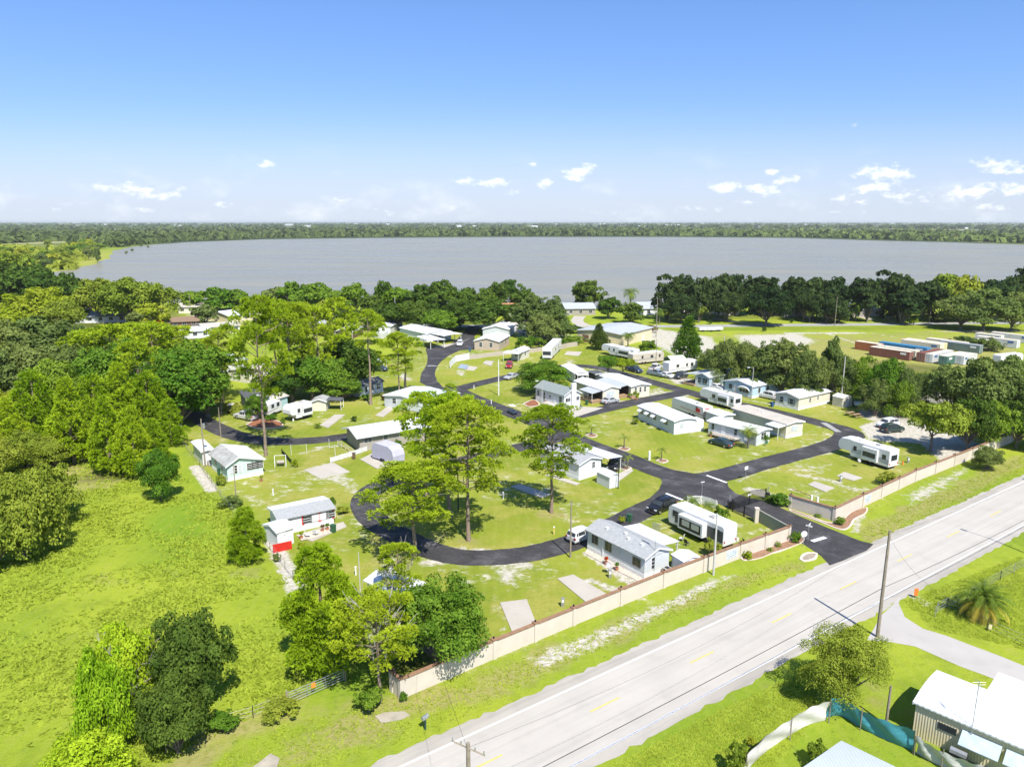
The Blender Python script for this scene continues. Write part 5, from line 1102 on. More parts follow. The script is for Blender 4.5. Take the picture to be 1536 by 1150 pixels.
# red shutter home
h=Home('mobile_home','white home with red shutters and a gray shingle front slope',(421,803),(501,785),(399,786),2.35,.42,'white','shingle','white',group=MHG,ov=.3)
h.win('L',.50,1.2,.95,.95,None,1,2).win('L',.64,1.2,.95,.95,None,1,2,mat('pale_blind',(.55,.56,.55),.5)).win('L',.82,1.3,.95,.95,None,1,2,mat('pale_blind',(.55,.56,.55),.5)).win('L',.94,1.2,.95,.95,None,1,2)
for t in (.42,.73,.995): h.screen('L',t,.5 if t==.73 else .3,.8,2.1,REDP,.06,'shutter')
h=Home('garden_shed','white lean-to room at the front corner of the red shuttered home',(417,822),(441,814),(408,806),2.2,.5,'white','white',cat='shed',ov=.15); h.door('L',.3)
t=thing('picket_fence','short bright red picket fence at the lean-to room','fence',(*G(411,829),0),0); a_=G(411,829); b_=G(437,823)
n=14; mb=MB()
for i in range(n): x=(b_[0]-a_[0])*i/(n-1); y=(b_[1]-a_[1])*i/(n-1); mb.box(x-.1,x+.1,y-.02,y+.02,0,1.1)
mb.build('pickets',REDP,t); MB().tube([(0,0.06,.8),(b_[0]-a_[0],b_[1]-a_[1]+.06,.8)],.05,4).build('rail',REDP,t)
# hidden home
h=Home('mobile_home','white-roofed home half hidden behind the crooked pine and dark oak',(600,922),(552,899),(640,906),2.4,.4,'bluewhite','white',group=MHG); h.win('L',.3).win('G',.5,1.2)
# left cluster
h=Home('mobile_home','blue-gray home behind the white pickup under the tall pines',(372,618),(362,606),(400,612),3.0,.7,'bluegray','dark',group=MHG); h.win('G',.3,.8,1.3,1.1).win('G',.7,.8,1.3,1.1)
h=Home('mobile_home','teal-ended home behind the fifth-wheel trailer under the pines',(412,618),(432,612),(396,613),2.9,.6,'teal','tan',group=MHG); h.win('L',.4,.8,1.3).win('G',.5,.8,1.3)
h=Home('garden_shed','cream shed with a dark lean-to beside the fifth-wheel trailer',(489.5,616.5),(495,610),(472,613),2.3,.5,'cream','mottled',cat='shed'); h.porch('L',.5,3,3.2,2.4,2.2,'dark',2)
h=Home('mobile_home','pink-roofed home seen between the tall pine trunks',(372,575),(412,566),(356,568),2.9,.5,'cream','tan',group=MHG); h.win('L',.5,1.2).win('L',.8,1)
h=Home('mobile_home','white-roofed home glimpsed under the forked pine crown',(308,555),(352,546),(298,546),2.8,.5,'white','white',group=MHG); h.win('L',.5,1.2)
h=Home('mobile_home','small white-walled home among the trees left of the old lane',(352,560),(372,553),(340,556),2.8,.5,'white','white',group=MHG)
# far left
def far_house(label,B,A,C,eh,rh,wall,roof,wins=3,cat='house',ov=.5):
    h=Home('house',label,B,A,C,eh,rh,wall,roof,cat=cat,ov=ov,group='houses by the lake road')
    for i in range(wins): h.win('L',(i+.5)/wins,1.3,1.0,1.2,None,2,0)
    h.win('G',.5,1.2,1.0,1.1); return h
far_house('very long low white-roofed building at the left by the lake trees',(112,485),(206,483),(118,478),2.6,1.4,'white','gray',6)
far_house('pale yellow house with a white roof beside the lake, farthest left',(268,470),(304,469),(270,464),2.8,1.2,'cream','tan')
far_house('cream house with a white roof left of the lake-edge trees',(344,484),(384,479),(346,476),2.9,1.3,'yellowcream','white',4)
far_house('brown-roofed house beside the red flowering tree',(256,492),(298,490),(258,487),2.4,1.2,'brown','brown',3)
far_house('white flat-roofed building in front of the brown-roofed house',(270,509),(316,506),(273,501),2.6,.4,'white','white',3)
far_house('pale porch house right of the white flat-roofed building',(306,503),(360,499),(308,496),2.9,.7,'white','tan',5)
far_house('gray gabled house behind the brown crowns by the lake',(482,478),(502,475),(480,472),3.0,1.6,'white','tan',2)
far_house('yellow wall house behind the forked pine crowns',(480,497),(500,494),(478,491),2.8,1.0,'yellowcream','gray',2)
far_house('gray lakeside house with a garage at the end of the pale driveway',(849,473),(893,472.5),(850,466),3.0,1.6,'graybeige','gray',3)
far_house('long gray-roofed lakeside house right of the dark lawn oak',(965,473),(1042,471),(968,465),3.0,1.9,'white','gray',5)
far_house('orange-roofed house between the lakeside oaks',(762,475),(785,474),(763,468),3.0,2.0,'cream','orange',2)
far_house('white house with a hipped roof right of the weeping oak',(1176,476),(1210,474),(1178,467),3.0,1.7,'graybeige','white',3)
far_house('small white house in the shore wood at the far road',(1306,475),(1324,474),(1307,468),3.0,1.2,'white','tan',1)
far_house('house with a gray-green pyramid roof in the shore wood',(1268,476),(1304,475),(1269,467),3.2,4.2,'gray','green',2)
far_house('white and orange house behind the yellow-fronded palms',(1090,474),(1108,473),(1091,468),3.0,1.2,'cream','tan',2)
far_house('tiny lakeside boathouse at the left of the shore wood',(1040,468),(1052,468),(1041,463),2.8,1.2,'white','white',1)
h=Home('warehouse','wide tan warehouse with a flat gray roof',(932.5,519.5),(977.5,507.5),(877,509),4.0,.9,'tan','gray',cat='warehouse',ov=.5); h.door('L',.7,1,2.1,0)
h.screen('G',.8,2.5,0,2.6,SID['brown'],.04,'roller_door')
# bottom right: beige home, gray shed roof
h=Home('mobile_home','old tan metal-sided home with a wide white roof in the bottom right corner',(1640,1224),(1368,1101),5.6,3.0,.35,'tan','white',prof=[(0,0),(.25,.22),(.5,.3),(.75,.22),(1,0)],ov=.2,group=None)
HB=h
h.porch('R',.5-1.75/h.L,h.L-3.5,3.6,3.02,2.95,posts=5,nm='lean_to_roof')
h.screen('R',.5-1.75/h.L,h.L-3.5,.0,2.9,SID['tan'],3.3,'side_room')
# ---------------------------------------------------------------- vehicles
TYRE=mat('tyre_rubber',(.025,.025,.025),.9,.1,4); RIM=mat('wheel_rim',(.45,.45,.46),.35,.05,3,.5,.7); LAMP=mat('headlamp_glass',(.65,.67,.68),.15,.05,3,.6); TAIL=mat('tail_lamp_red',(.40,.02,.015),.25,.05,3,.6)
def paint(n,c): return mat('car_paint_'+n,c,.25,.04,1,.6)
PROF={'sedan':(4.7,[(0,.74,.72,.72),(.06,.84,.86,.86),(.75,.90,.98,.99),(1.35,.91,.97,1.36),(1.7,.91,.96,1.43),(2.5,.91,.94,1.44),(2.9,.91,.93,1.36),(3.55,.90,.92,.93),(4.4,.84,.78,.78),(4.64,.76,.66,.66),(4.7,.66,.52,.52)],(.9,3.75),.33),
 'suv':(4.75,[(0,.82,.82,.82),(.05,.9,1.0,1.05),(.22,.94,1.08,1.36),(.5,.95,1.08,1.66),(1.6,.95,1.06,1.74),(2.6,.95,1.05,1.70),(2.95,.95,1.04,1.62),(3.65,.94,1.04,1.05),(4.5,.88,.92,.92),(4.7,.8,.78,.78),(4.75,.7,.55,.55)],(.85,3.8),.37),
 'pickup':(5.6,[(0,.9,.95,.95),(.04,.95,1.05,1.05),(2.0,.96,1.06,1.07),(2.15,.96,1.06,1.70),(2.6,.96,1.06,1.80),(3.5,.96,1.05,1.78),(3.75,.96,1.04,1.68),(4.3,.95,1.06,1.07),(5.35,.9,.98,.98),(5.55,.84,.82,.82),(5.6,.76,.6,.6)],(1.05,4.55),.40),
 'wagon':(4.6,[(0,.8,.85,.85),(.05,.88,.98,1.0),(.3,.92,1.02,1.5),(.6,.92,1.02,1.60),(1.8,.92,1.0,1.64),(2.5,.92,.99,1.58),(2.8,.92,.98,1.5),(3.5,.91,.98,.99),(4.35,.86,.86,.86),(4.55,.78,.7,.7),(4.6,.7,.55,.55)],(.85,3.7),.35)}
CARP={}
def car_proto(kind,pn):
    k=(kind,pn)
    if k in CARP: return CARP[k]
    L_,st,ax,wr=PROF[kind]; mb=MB(); zb=.24
    def sec(x,w,zs,zr):
        wr_=w*.80 if zr>zs+.05 else w*.93
        return [(x,-w*.9,zb),(x,-w,zb+.18),(x,-w,zs-.08),(x,-w*.95,zs),(x,-wr_,zr),(x,0,zr+(.03 if zr>zs+.05 else .02)),(x,wr_,zr),(x,w*.95,zs),(x,w,zs-.08),(x,w,zb+.18),(x,w*.9,zb)]
    S=[sec(*s) for s in st]; n=11
    for s in S: mb.v+=s
    for i in range(len(S)-1):
        for j in range(n): j2=(j+1)%n; mb.f.append((i*n+j,i*n+j2,(i+1)*n+j2,(i+1)*n+j))
    mb.f.append(tuple(range(n))); mb.f.append(tuple(range((len(S)-1)*n,len(S)*n))[::-1])
    if kind=='pickup':   # open bed: rails and a dark floor read from above
        pass
    body=mb.mesh(kind+'_body',None,False)
    ins=[i for i,s in enumerate(st) if s[3]>s[2]+.15]; i0,i1=ins[0],ins[-1]
    def P(i,side,t,o=.012): # point on the greenhouse side, t from belt to roof
        x,w,zs,zr=st[i]; a=Vector((x,side*w*.95,zs)); b=Vector((x,side*w*.80,zr)); p=a.lerp(b,t); return (p.x,p.y+side*o,p.z+.004)
    g=MB()
    for sd in (-1,1):
        for i in range(i0,i1):
            x0=P(i,sd,.12);x1=P(i+1,sd,.12);y1=P(i+1,sd,.86);y0=P(i,sd,.86); k2=.04
            g.quad((x0[0]+k2,*x0[1:]),(x1[0]-k2,*x1[1:]),(y1[0]-k2,*y1[1:]),(y0[0]+k2,*y0[1:]))
    f=MB(); a,b=st[i1],st[i1+1]
    def scr(a,b,s):
        m=MB(); o=.02; p=lambda q,w,t: None
        A0=(a[0],-a[1]*.74,a[3]-.02);A1=(a[0],a[1]*.74,a[3]-.02);B0=(b[0],-b[1]*.86,b[3]+.0);B1=(b[0],b[1]*.86,b[3]+.0)
        def mv(p,q,t): return tuple(p[k]+(q[k]-p[k])*t for k in range(3))
        up=lambda p:(p[0]+s*.03,p[1],p[2]+.03)
        m.quad(up(mv(A0,B0,.1)),up(mv(A1,B1,.1)),up(mv(A1,B1,.88)),up(mv(A0,B0,.88))); return m
    ws=scr(st[i1],st[i1+1],1).mesh('windscreen',GL); rwm=scr(st[i0],st[i0-1],-1).mesh('rear_window',GL)
    gm_=g.mesh('side_window',GL)
    wh=MB(); q=[(wr*math.cos(t*math.pi/8),wr*math.sin(t*math.pi/8)) for t in range(16)]; wh.prism(q,-.11,.11,'y'); wh.v=[(x,y,z) for x,y,z in wh.v]; whm=wh.mesh('wheel',TYRE)
    rm=MB(); q=[(wr*.62*math.cos(t*math.pi/6),wr*.62*math.sin(t*math.pi/6)) for t in range(12)]; rm.prism(q,-.125,.125,'y'); rmm=rm.mesh('rim',RIM)
    zl=st[-2][2]; hl=MB()
    hm=[MB().box(L_-.32,L_-.03,*sorted((s*st[-2][1]*.62,s*st[-2][1]*1.06)),zl-.10,zl+.06).mesh('headlight',LAMP) for s in (-1,1)]
    tm=[MB().box(-.02,.14,*sorted((s*st[1][1]*.70,s*(st[1][1]+.012))),st[1][2]-.26,st[1][2]-.02).mesh('tail_light',TAIL) for s in (-1,1)]
    pl=MB().box(-.03,.0,-.2,.2,.5,.62).mesh('number_plate',FR)
    bmp=[MB().box(L_-.1,L_+.05,-st[-2][1]*.9,st[-2][1]*.9,.26,.44).mesh('bumper',mat('bumper_gray',(.06,.06,.065),.6)),MB().box(-.08,.06,-st[1][1]*.92,st[1][1]*.92,.28,.46).mesh('bumper',MATS['bumper_gray'])]
    mir=[MB().box(st[i1][0]+.12,st[i1][0]+.28,*sorted((s*st[i1][1]*.98,s*(st[i1][1]+.2))),st[i1][2]-.0,st[i1][2]+.14).mesh('wing_mirror',None) for s in (-1,1)]
    CARP[k]=(body,ws,rwm,gm_,whm,rmm,hm,tm,pl,bmp,mir,L_,ax,wr); return CARP[k]
def car(kind,pn,col,px,py,tx,ty,label,cat=None,rear=None,z=0.0):
    """centre at (px,py); nose points towards pixel (tx,ty)"""
    m=paint(pn,col); body,ws,rw_,gl,wh,rm,hm,tm,pl,bmp,mir,L_,ax,wr=car_proto(kind,pn)
    c=Vector((*G(px,py),0)); t=Vector((*G(tx,ty),0)); d=(t-c).normalized(); o=c-d*L_/2
    nm={'sedan':'parked_car','suv':'parked_suv','pickup':'pickup_truck','wagon':'parked_car'}[kind]
    r=thing(nm,label,cat or {'sedan':'car','suv':'suv','pickup':'pickup truck','wagon':'car'}[kind],(o.x,o.y,z+.03),math.atan2(d.y,d.x),'vehicles parked in the park')
    def ad(me,n,p,mm=None,loc=None):
        q=bpy.data.objects.new(n,me); COL.objects.link(q); q.parent=p
        if loc: q.location=loc
        if mm:
            if not me.materials: me.materials.append(None)
            usem(q,mm)
        return q
    b=ad(body,'body',r,m); bv=b.modifiers.new('bevel','BEVEL'); bv.width=.05; bv.segments=2; bv.limit_method='ANGLE'; bv.angle_limit=.5
    ad(ws,'windscreen',r); ad(rw_,'rear_window',r); ad(gl,'side_window',r); ad(pl,'number_plate',r)
    for q in hm: ad(q,'headlight',r)
    for q in tm: ad(q,'tail_light',r)
    for q in bmp: ad(q,'bumper',r)
    for q in mir: ad(q,'wing_mirror',r,m)
    for x in ax:
        for s in (-1,1): w_=ad(wh,'wheel',r,None,(x,s*(.80 if kind!='pickup' else .84),wr)); ad(rm,'rim',w_)
    if kind=='pickup': MB().box(.15,1.95,-.78,.78,1.05,1.09).build('bed_liner',mat('bed_liner',(.05,.05,.05),.8),r)
    if kind=='suv':
        for s in (-.62,.62): MB().box(.7,2.7,s-.025,s+.025,1.74,1.80).build('roof_rail',METAL if pn!='black' else BLK,r)
    return r
car('suv','black',(.012,.012,.014),992,765,960,778,'black suv parked at the loop road between the near home and the gate')
car('wagon','white',(.62,.62,.62),875,808,905,797,'white hatchback behind the far end wall of the near home')
car('suv','black',(.012,.012,.014),922,702,910,716,'black car in the shade of the white carport at the loop home')
car('sedan','dark_teal',(.025,.05,.055),1081,668,1040,656,'dark green sedan on the grass before the wooden porch')
car('sedan','silver',(.36,.37,.38),915,604.5,960,595,'silver sedan beside the silver-roofed home on the middle road')
car('pickup','silver_blue',(.22,.26,.29),985,563.5,1030,573,'gray-blue pickup parked on the grass of the back road')
car('pickup','white',(.62,.62,.62),983,555,1000,549,'white pickup behind the gray-blue pickup')
car('pickup','navy',(.03,.045,.075),951,557.5,990,568,'dark navy pickup nose-on beside the yellow-green tree')
car('suv','charcoal',(.03,.03,.033),1021,567,1000,573,'charcoal suv in front of the carport of the gray-blue home')
car('sedan','white',(.62,.62,.62),1075,584,1105,591,'white car tucked between the gray-blue and light blue homes')
car('suv','white',(.62,.62,.62),1151,597,1120,590,'white suv between the light blue and cream homes')
car('suv','white',(.62,.62,.62),690,518,684,528,'white suv driving on the dark upper road')
car('wagon','dark_red',(.28,.02,.025),764,551,760,559,'dark red car at the curved-roof cottage carport')
car('sedan','silver',(.36,.37,.38),767,568,750,573,'silver car half under the rounded oak')
car('suv','white',(.62,.62,.62),1331,640,1318,642,'white van-like suv parked on the white sand')
car('suv','dark_green',(.02,.04,.035),1338,647.5,1360,645,'dark green suv with red tail lamps beside the white one on the sand')
car('pickup','white_gray',(.5,.5,.49),369,628.5,345,624,'white pickup parked beside the red mulch bed')
car('suv','navy',(.03,.045,.075),569,556,580,557,'dark blue car under the blue-gray carport')
car('wagon','white',(.62,.62,.62),790,501,810,500,'white truck left in the yard by the gray-roofed house')
car('sedan','silver',(.36,.37,.38),806,503.5,820,503,'pale car in the yard right of the white truck')
car('wagon','dark_blue',(.05,.1,.2),851,472,851,478,'small blue car at the lakeside garage')
# golf carts
def cart(px,py,tx,ty,label,col,roof=True):
    c=Vector((*G(px,py),0)); t=Vector((*G(tx,ty),0)); d=(t-c).normalized(); r=thing('golf_cart',label,'golf cart',(c.x,c.y,.03),math.atan2(d.y,d.x),'small carts')
    MB().prism([(-1.15,.3),(1.15,.3),(1.2,.65),(.75,.8),(.55,.42),(-.1,.42),(-.15,.7),(-1.15,.75)],-.55,.55,'y').build('body',paint(*col),r,bev=.03)
    MB().box(-.6,-.1,-.5,.5,.7,.85).build('seat',mat('cream_seat',(.5,.46,.38),.7),r); MB().prism([(-.75,.7),(-.6,.7),(-.68,1.2),(-.8,1.2)],-.5,.5,'y').build('backrest',MATS['cream_seat'],r)
    mb=MB()
    for x in (-.85,.7):
        for y in (-.5,.5): mb.tube([(x,y,.7),(x*.9,y,1.85)],.02,5)
    mb.build('roof_frame',METAL,r)
    if roof: MB().box(-1.0,.85,-.6,.6,1.83,1.9).build('roof',mat('cart_roof',(.66,.62,.52),.6),r,bev=.02)
    for x in (-.75,.8):
        for s in (-.5,.5):
            q=[(x+.23*math.cos(a*math.pi/6),.23+.23*math.sin(a*math.pi/6)) for a in range(12)]; MB().prism([(z,x_) for x_,z in q] and q,s-.09,s+.09,'y').build('wheel',TYRE,r)
cart(768.5,621,775,624,'golf cart with a cream roof driving at the middle junction',('navy',(.03,.045,.075)))
cart(347,619,344,622,'dark cart parked in the shade beside the white pickup',('black',(.012,.012,.014)))
# ---------------------------------------------------------------- recreational vehicles
RVW=mat('rv_white_shell',(.66,.66,.65),.35,.03,.6,.5,dirt=.15); RVR=mat('rv_white_roof',(.76,.76,.75),.6,.03,.6,.2,dirt=.12); STR=mat('rv_gray_stripe',(.22,.23,.25),.4,.05); RVT=mat('rv_tan_shell',(.50,.45,.38),.4,.03,.6,.5,dirt=.2)
def rv(label,B,A,kind='travel',W=2.45,Ht=3.2,shell=None,stripes=1,slide=None,wins=((.25,.9),(.6,1.1)),endw=1,ac=2,wside=-1,cat='caravan',L_=None,front='A',strm=None,darkside=0,name='travel_trailer'):
    """box body from B to A along the side seen by the photograph; nose at A"""
    b=Vector((*G(*B),0)); a=Vector((*G(*A),0)); u=a-b; L0=u.length if not L_ else L_; u.normalize(); v=Vector((u.y,-u.x,0))*(1 if wside<0 else -1)
    r=thing(name,label,cat,b,math.atan2(u.y,u.x),'campers parked in the park'); sg=1 if wside<0 else -1
    sh=shell or RVW
    if kind=='fifth': pr=[(0,.55),(0,Ht),(L0*.70,Ht),(L0*.78,Ht+.12),(L0-.5,Ht-.02),(L0,Ht-.75),(L0+.0,1.75),(L0-.35,1.35),(L0*.76,1.3),(L0*.74,.55)]
    elif kind=='motor': pr=[(0,.45),(0,Ht),(L0-.35,Ht),(L0-.05,Ht-.5),(L0+.05,1.3),(L0+.0,.45)]
    elif kind=='cover': pr=[(0,.3),(-.05,1.8),(.25,2.75),(1.0,3.1),(L0-1.2,3.1),(L0-.3,2.6),(L0+.05,1.6),(L0,.4)]
    else: pr=[(0,.5),(0,Ht-.15),(.15,Ht),(L0-.6,Ht),(L0-.1,Ht-.45),(L0,1.3),(L0-.25,.5)]
    def bx(mb,x0,x1,y0,y1,z0,z1): 
        ys=sorted((-sg*y0,-sg*y1)); mb.box(x0,x1,*ys,z0,z1); return mb
    ys=sorted((0,-sg*W)); o=MB().prism(pr,*ys,'y') ; o.v=[(x,y,z) for x,y,z in o.v]; bo=MB(); bo.v=[(p[0],p[1],p[2]) for p in o.v]; bo.f=o.f; bo.build('body',sh,r,bev=.07)
    if kind=='cover': 
        bx(MB(),L0-.2,L0+1.1,W*.4,W*.6,.45,.6).build('hitch',BLK,r)
        for x in (.45,.55): q=[(L0*x+.36*math.cos(k*math.pi/7),.36+.36*math.sin(k*math.pi/7)) for k in range(14)]; MB().prism(q,*sorted((-sg*.1,sg*.06)),'y').build('wheel',TYRE,r)
        return r
    top=[p for p in pr if p[1]>Ht-.2]; x0=min(p[0] for p in top)+.1; x1=L0*(.70 if kind=='fifth' else .93)-.15
    bx(MB(),x0,x1,.08,W-.08,Ht-.02,Ht+.04).build('roof',RVR,r)
    for i in range(ac): bx(MB(),L0*(.3+.35*i)-.45,L0*(.3+.35*i)+.45,W*.35,W*.65,Ht+.04,Ht+.3).build('air_conditioner',FR if i%2 else ACM,r,bev=.05)
    for i in range(3): bx(MB(),L0*(.15+.3*i),L0*(.15+.3*i)+.35,W*.62,W*.8,Ht+.04,Ht+.16).build('roof_vent',FR,r)
    for (x,w_,*zz) in wins:
        z,hh=zz or (1.75,.7); f=bx(MB(),L0*x-w_/2-.05,L0*x+w_/2+.05,0,-.03,z-.05,z+hh+.05).build('window',BLK,r); bx(MB(),L0*x-w_/2,L0*x+w_/2,-.03,-.045,z,z+hh).build('pane',GL,f)
    if endw:
        f=MB(); f.box(-.03,0,*sorted((-sg*W*.2,-sg*W*.8)),1.6,2.5); f=f.build('window',BLK if endw==1 else endw,r); MB().box(-.045,-.03,*sorted((-sg*W*.24,-sg*W*.76)),1.65,2.45).build('pane',GL if endw==1 else endw,f)
    sm=strm or STR
    for i in range(stripes):
        m=MB(); z=1.05+.28*i; ys=sorted((sg*.006,sg*.012)); m.v=[(.05,y,z+dz) for y in ys for dz in (0,.14)]+[(L0*.72,y,z+.35+dz) for y in ys for dz in (0,.10)]; 
        m.f=[(0,1,3,2),(4,6,7,5),(0,4,5,1),(2,3,7,6),(0,2,6,4),(1,5,7,3)]; m.build('stripe',sm,r)
    if darkside: bx(MB(),.1,L0*.86,0,-.02,.95,2.45).build('graphic_band',mat('dark_graphic_band',(.07,.075,.07),.4),r)
    if slide:
        s0,s1,d=slide; bx(MB(),L0*s0,L0*s1,.0,-d,.85,Ht-.35).build('slide_out',sh,r,bev=.04); f=bx(MB(),L0*(s0+.03),L0*(s1-.03),-d,-d-.02,*((1.15,2.4) if darkside else (1.45,2.3))).build('window',BLK,r)
        for k in range(2): c0=s0+.06+(s1-s0-.1)*k/2; bx(MB(),L0*c0,L0*(c0+(s1-s0)*.3),-d-.02,-d-.035,1.5,2.25).build('pane',mat('rv_blind',(.42,.44,.36),.5) if darkside else GL,f)
    d_=bx(MB(),L0*.44-.35,L0*.44+.35,W,W+.03,.7,2.6).build('door',sh,r); bx(MB(),L0*.44+.2,L0*.44+.28,W+.03,W+.07,1.5,1.6).build('handle',BLK,d_)
    xs=(L0*.30,L0*.40) if kind!='motor' else (L0*.22,L0*.80)
    for x in xs:
        for y in (.12,W-.12): q=[(x+.38*math.cos(k*math.pi/7),.38+.38*math.sin(k*math.pi/7)) for k in range(14)]; ww=MB().prism(q,*sorted((-sg*(y-.16),-sg*(y+.13))),'y').build('wheel',TYRE,r)
    bx(MB(),.2,L0*.72,.3,W-.3,.35,.6).build('chassis',BLK,r)
    if kind=='travel': bx(MB(),L0-.3,L0+1.1,W*.45,W*.55,.45,.58).build('hitch',BLK,r)
    if kind=='motor':
        m=MB(); ys=sorted((-sg*.15,-sg*(W-.15))); m.quad((L0+.03,ys[0],1.45),(L0+.03,ys[1],1.45),(L0-.03,ys[1],2.55),(L0-.03,ys[0],2.55)); m.v=[(x+.06,y,z) for x,y,z in m.v]; m.build('windscreen',GL,r)
        for y in (.25,W-.25): bx(MB(),L0,L0+.08,y-.15,y+.15,.75,.95).build('headlight',LAMP,r)
        bx(MB(),L0+.0,L0+.09,.4,W-.4,.55,.72).build('number_plate_panel',STR,r)
    for s in (.2,W-.2): bx(MB(),-.02,.04,s-.1,s+.1,.9,1.2).build('tail_light',TAIL,r)
    return r
rv('white travel trailer with dark graphic side and long slide-out beside the highway wall',(1084,826),(1001,787),'travel',2.5,3.1,slide=(.28,.72,.9),wins=((.86,.8),(.12,.8)),endw=0,ac=2,darkside=1,stripes=0)
rv('long white fifth-wheel trailer standing on white sand by the right wall',(1332,706),(1256,682),'fifth',2.5,3.35,slide=(.2,.5,.5),wins=((.66,.5),(.10,.6)),stripes=3,endw=1,name='fifth_wheel_trailer')
rv('white fifth-wheel trailer behind the red windowed trailer',(1100,616),(1049,602),'fifth',2.5,3.2,slide=(.15,.45,.4),wins=((.58,.8),(.06,.5)),stripes=1,name='fifth_wheel_trailer')
rv('low white trailer with bright red awning covers on its end window',(1054,631),(1007,614),'travel',2.5,2.8,wins=((.2,.5),),endw=REDP,stripes=1,strm=mat('red_brown_stripe',(.42,.13,.10),.5))
o=[q for q in COL.objects if q.get('label','').startswith('low white trailer')][0]; MB().box(1.0,2.3,.0,.06,1.5,2.25).build('window_awning',REDP,o)
rv('white camper with dark windows beside the white pickup on the back row',(1003,562),(1046,556),'travel',2.5,3.2,wins=((.3,.8),(.62,.5),(.8,.8)),wside=1,ac=0,endw=0,stripes=1)
rv('long tan travel trailer on the back row',(949,548),(996,543),'travel',2.5,3.2,RVT,2,wins=((.3,.6),(.6,.9),(.85,.5)),wside=1,ac=3,endw=0)
rv('white fifth-wheel trailer with a black nose at the head of the back row',(950,541),(902,531),'fifth',2.5,3.2,slide=(.1,.45,.5),wins=((.6,.6),(.75,.4)),stripes=1,name='fifth_wheel_trailer')
o=[q for q in COL.objects if q.get('label','').startswith('white fifth-wheel trailer with a black')][0]
rv('white motorhome facing the camera beside the curved-roof cottage',(842,524),(827,540),'motor',2.7,3.5,wins=((.3,.9),(.6,.9)),wside=-1,ac=2,name='motorhome',cat='motorhome')
rv('white fifth-wheel trailer with black nose graphics beside the red mulch bed',(469,625),(437,634),'fifth',2.5,3.3,slide=(.05,.5,.5),wins=((.62,.6),),wside=-1,ac=1,stripes=1,name='fifth_wheel_trailer')
rv('caravan under a pale lilac storage cover on the square slab',(558,688),(590,699),'cover',2.5,3.1,mat('lilac_cover',(.42,.41,.50),.85,.06,1,.1,bump=.8,bscale=2.5),wside=1,name='covered_caravan')
rv('old white trailer under the pines beside the pickup',(404,626),(424,618),'travel',2.4,2.8,wins=((.3,.8),(.7,.8)),wside=1,ac=0,endw=0)
rv('white utility trailer home glimpsed at the right edge of the container yard',(1500,548),(1534,544),'travel',2.4,2.8,wins=((.3,.8),),wside=1,ac=0,endw=0)
# ---------------------------------------------------------------- boundary wall
WST=mat('wall_stucco',(.56,.50,.42),.9,.05,.8,.15,bump=.2,bscale=15,dirt=.25); WCAP=mat('brown_wall_cap',(.26,.15,.09),.85,.15,2); WST2=mat('gray_green_wall_stucco',(.30,.30,.24),.9,.06,1)
def wall(name,label,px,h=1.85,m=WST,th=.2,pil=5.8,cap=True,cat='wall',step=None,light=True,group=None,hs=None):
    P=[Vector((*G(*p),0)) for p in px]; t=thing(name,label,cat,P[0],0,group); o=P[0]; mw=MB(); mc=MB(); pl=[]
    for i in range(len(P)-1):
        a,b=P[i]-o,P[i+1]-o; d=(b-a); L_=d.length; d.normalize(); s=Vector((-d.y,d.x,0))*th/2; n=max(1,round(L_/pil)) if pil else 1; hh=hs[i] if hs else h
        p=[a-s,b-s,b+s,a+s]; mw.prism([(q.x,q.y) for q in p],-.1,hh)
        s2=s*1.9; p=[a-s2,b-s2,b+s2,a+s2]; 
        if cap: mc.prism([(q.x,q.y) for q in p],hh,hh+.1)
        for k in range(n+1):
            if k==0 and i>0: continue
            pl.append((a+d*(L_*k/n),d,hh))
    mw.build('panel',m,t)
    if cap: mc.build('coping',WCAP,t)
    if pil:
        for q,d,hh in pl:
            s=Vector((-d.y,d.x,0)); e=.2; c=[q-d*e-s*e,q+d*e-s*e,q+d*e+s*e,q-d*e+s*e]; pp=MB().prism([(v.x,v.y) for v in c],-.1,hh+.12).build('pillar',m,t)
            e=.27; c=[q-d*e-s*e,q+d*e-s*e,q+d*e+s*e,q-d*e+s*e]; MB().prism([(v.x,v.y) for v in c],hh+.12,hh+.22).build('pillar_cap',WCAP,pp)
            if light: MB().tube([(q.x,q.y,hh+.2),(q.x,q.y,hh+.42)],[.06,.09],6).build('lamp',BLK,pp)
    return t,P
wl,PW=wall('boundary_wall','long pale stucco wall with a brown cap along the highway, left of the gate',[(589,1036),(602,1047),(741,987),(860,937),(995,881),(1110,836.5),(1182,810)])
wall('boundary_wall','pale stucco wall with a brown cap along the highway, right of the gate',[(1185,761.5),(1251,781),(1293,760),(1372,722),(1457,688),(1517,663)])
wall('entrance_wing_wall','gray-green wing wall from the left gate pillar into the park',[(1180,806),(1136,781)],1.7,WST2,.2,None,False,light=False); 
o=thing('gate_pillar','pale pillar where the wing wall meets the iron fence','pillar',(*G(1134,783),0),0); MB().box(-.25,.25,-.25,.25,0,2.0).build('shaft',WST,o); MB().box(-.3,.3,-.3,.3,2.0,2.1).build('cap',curb,o)
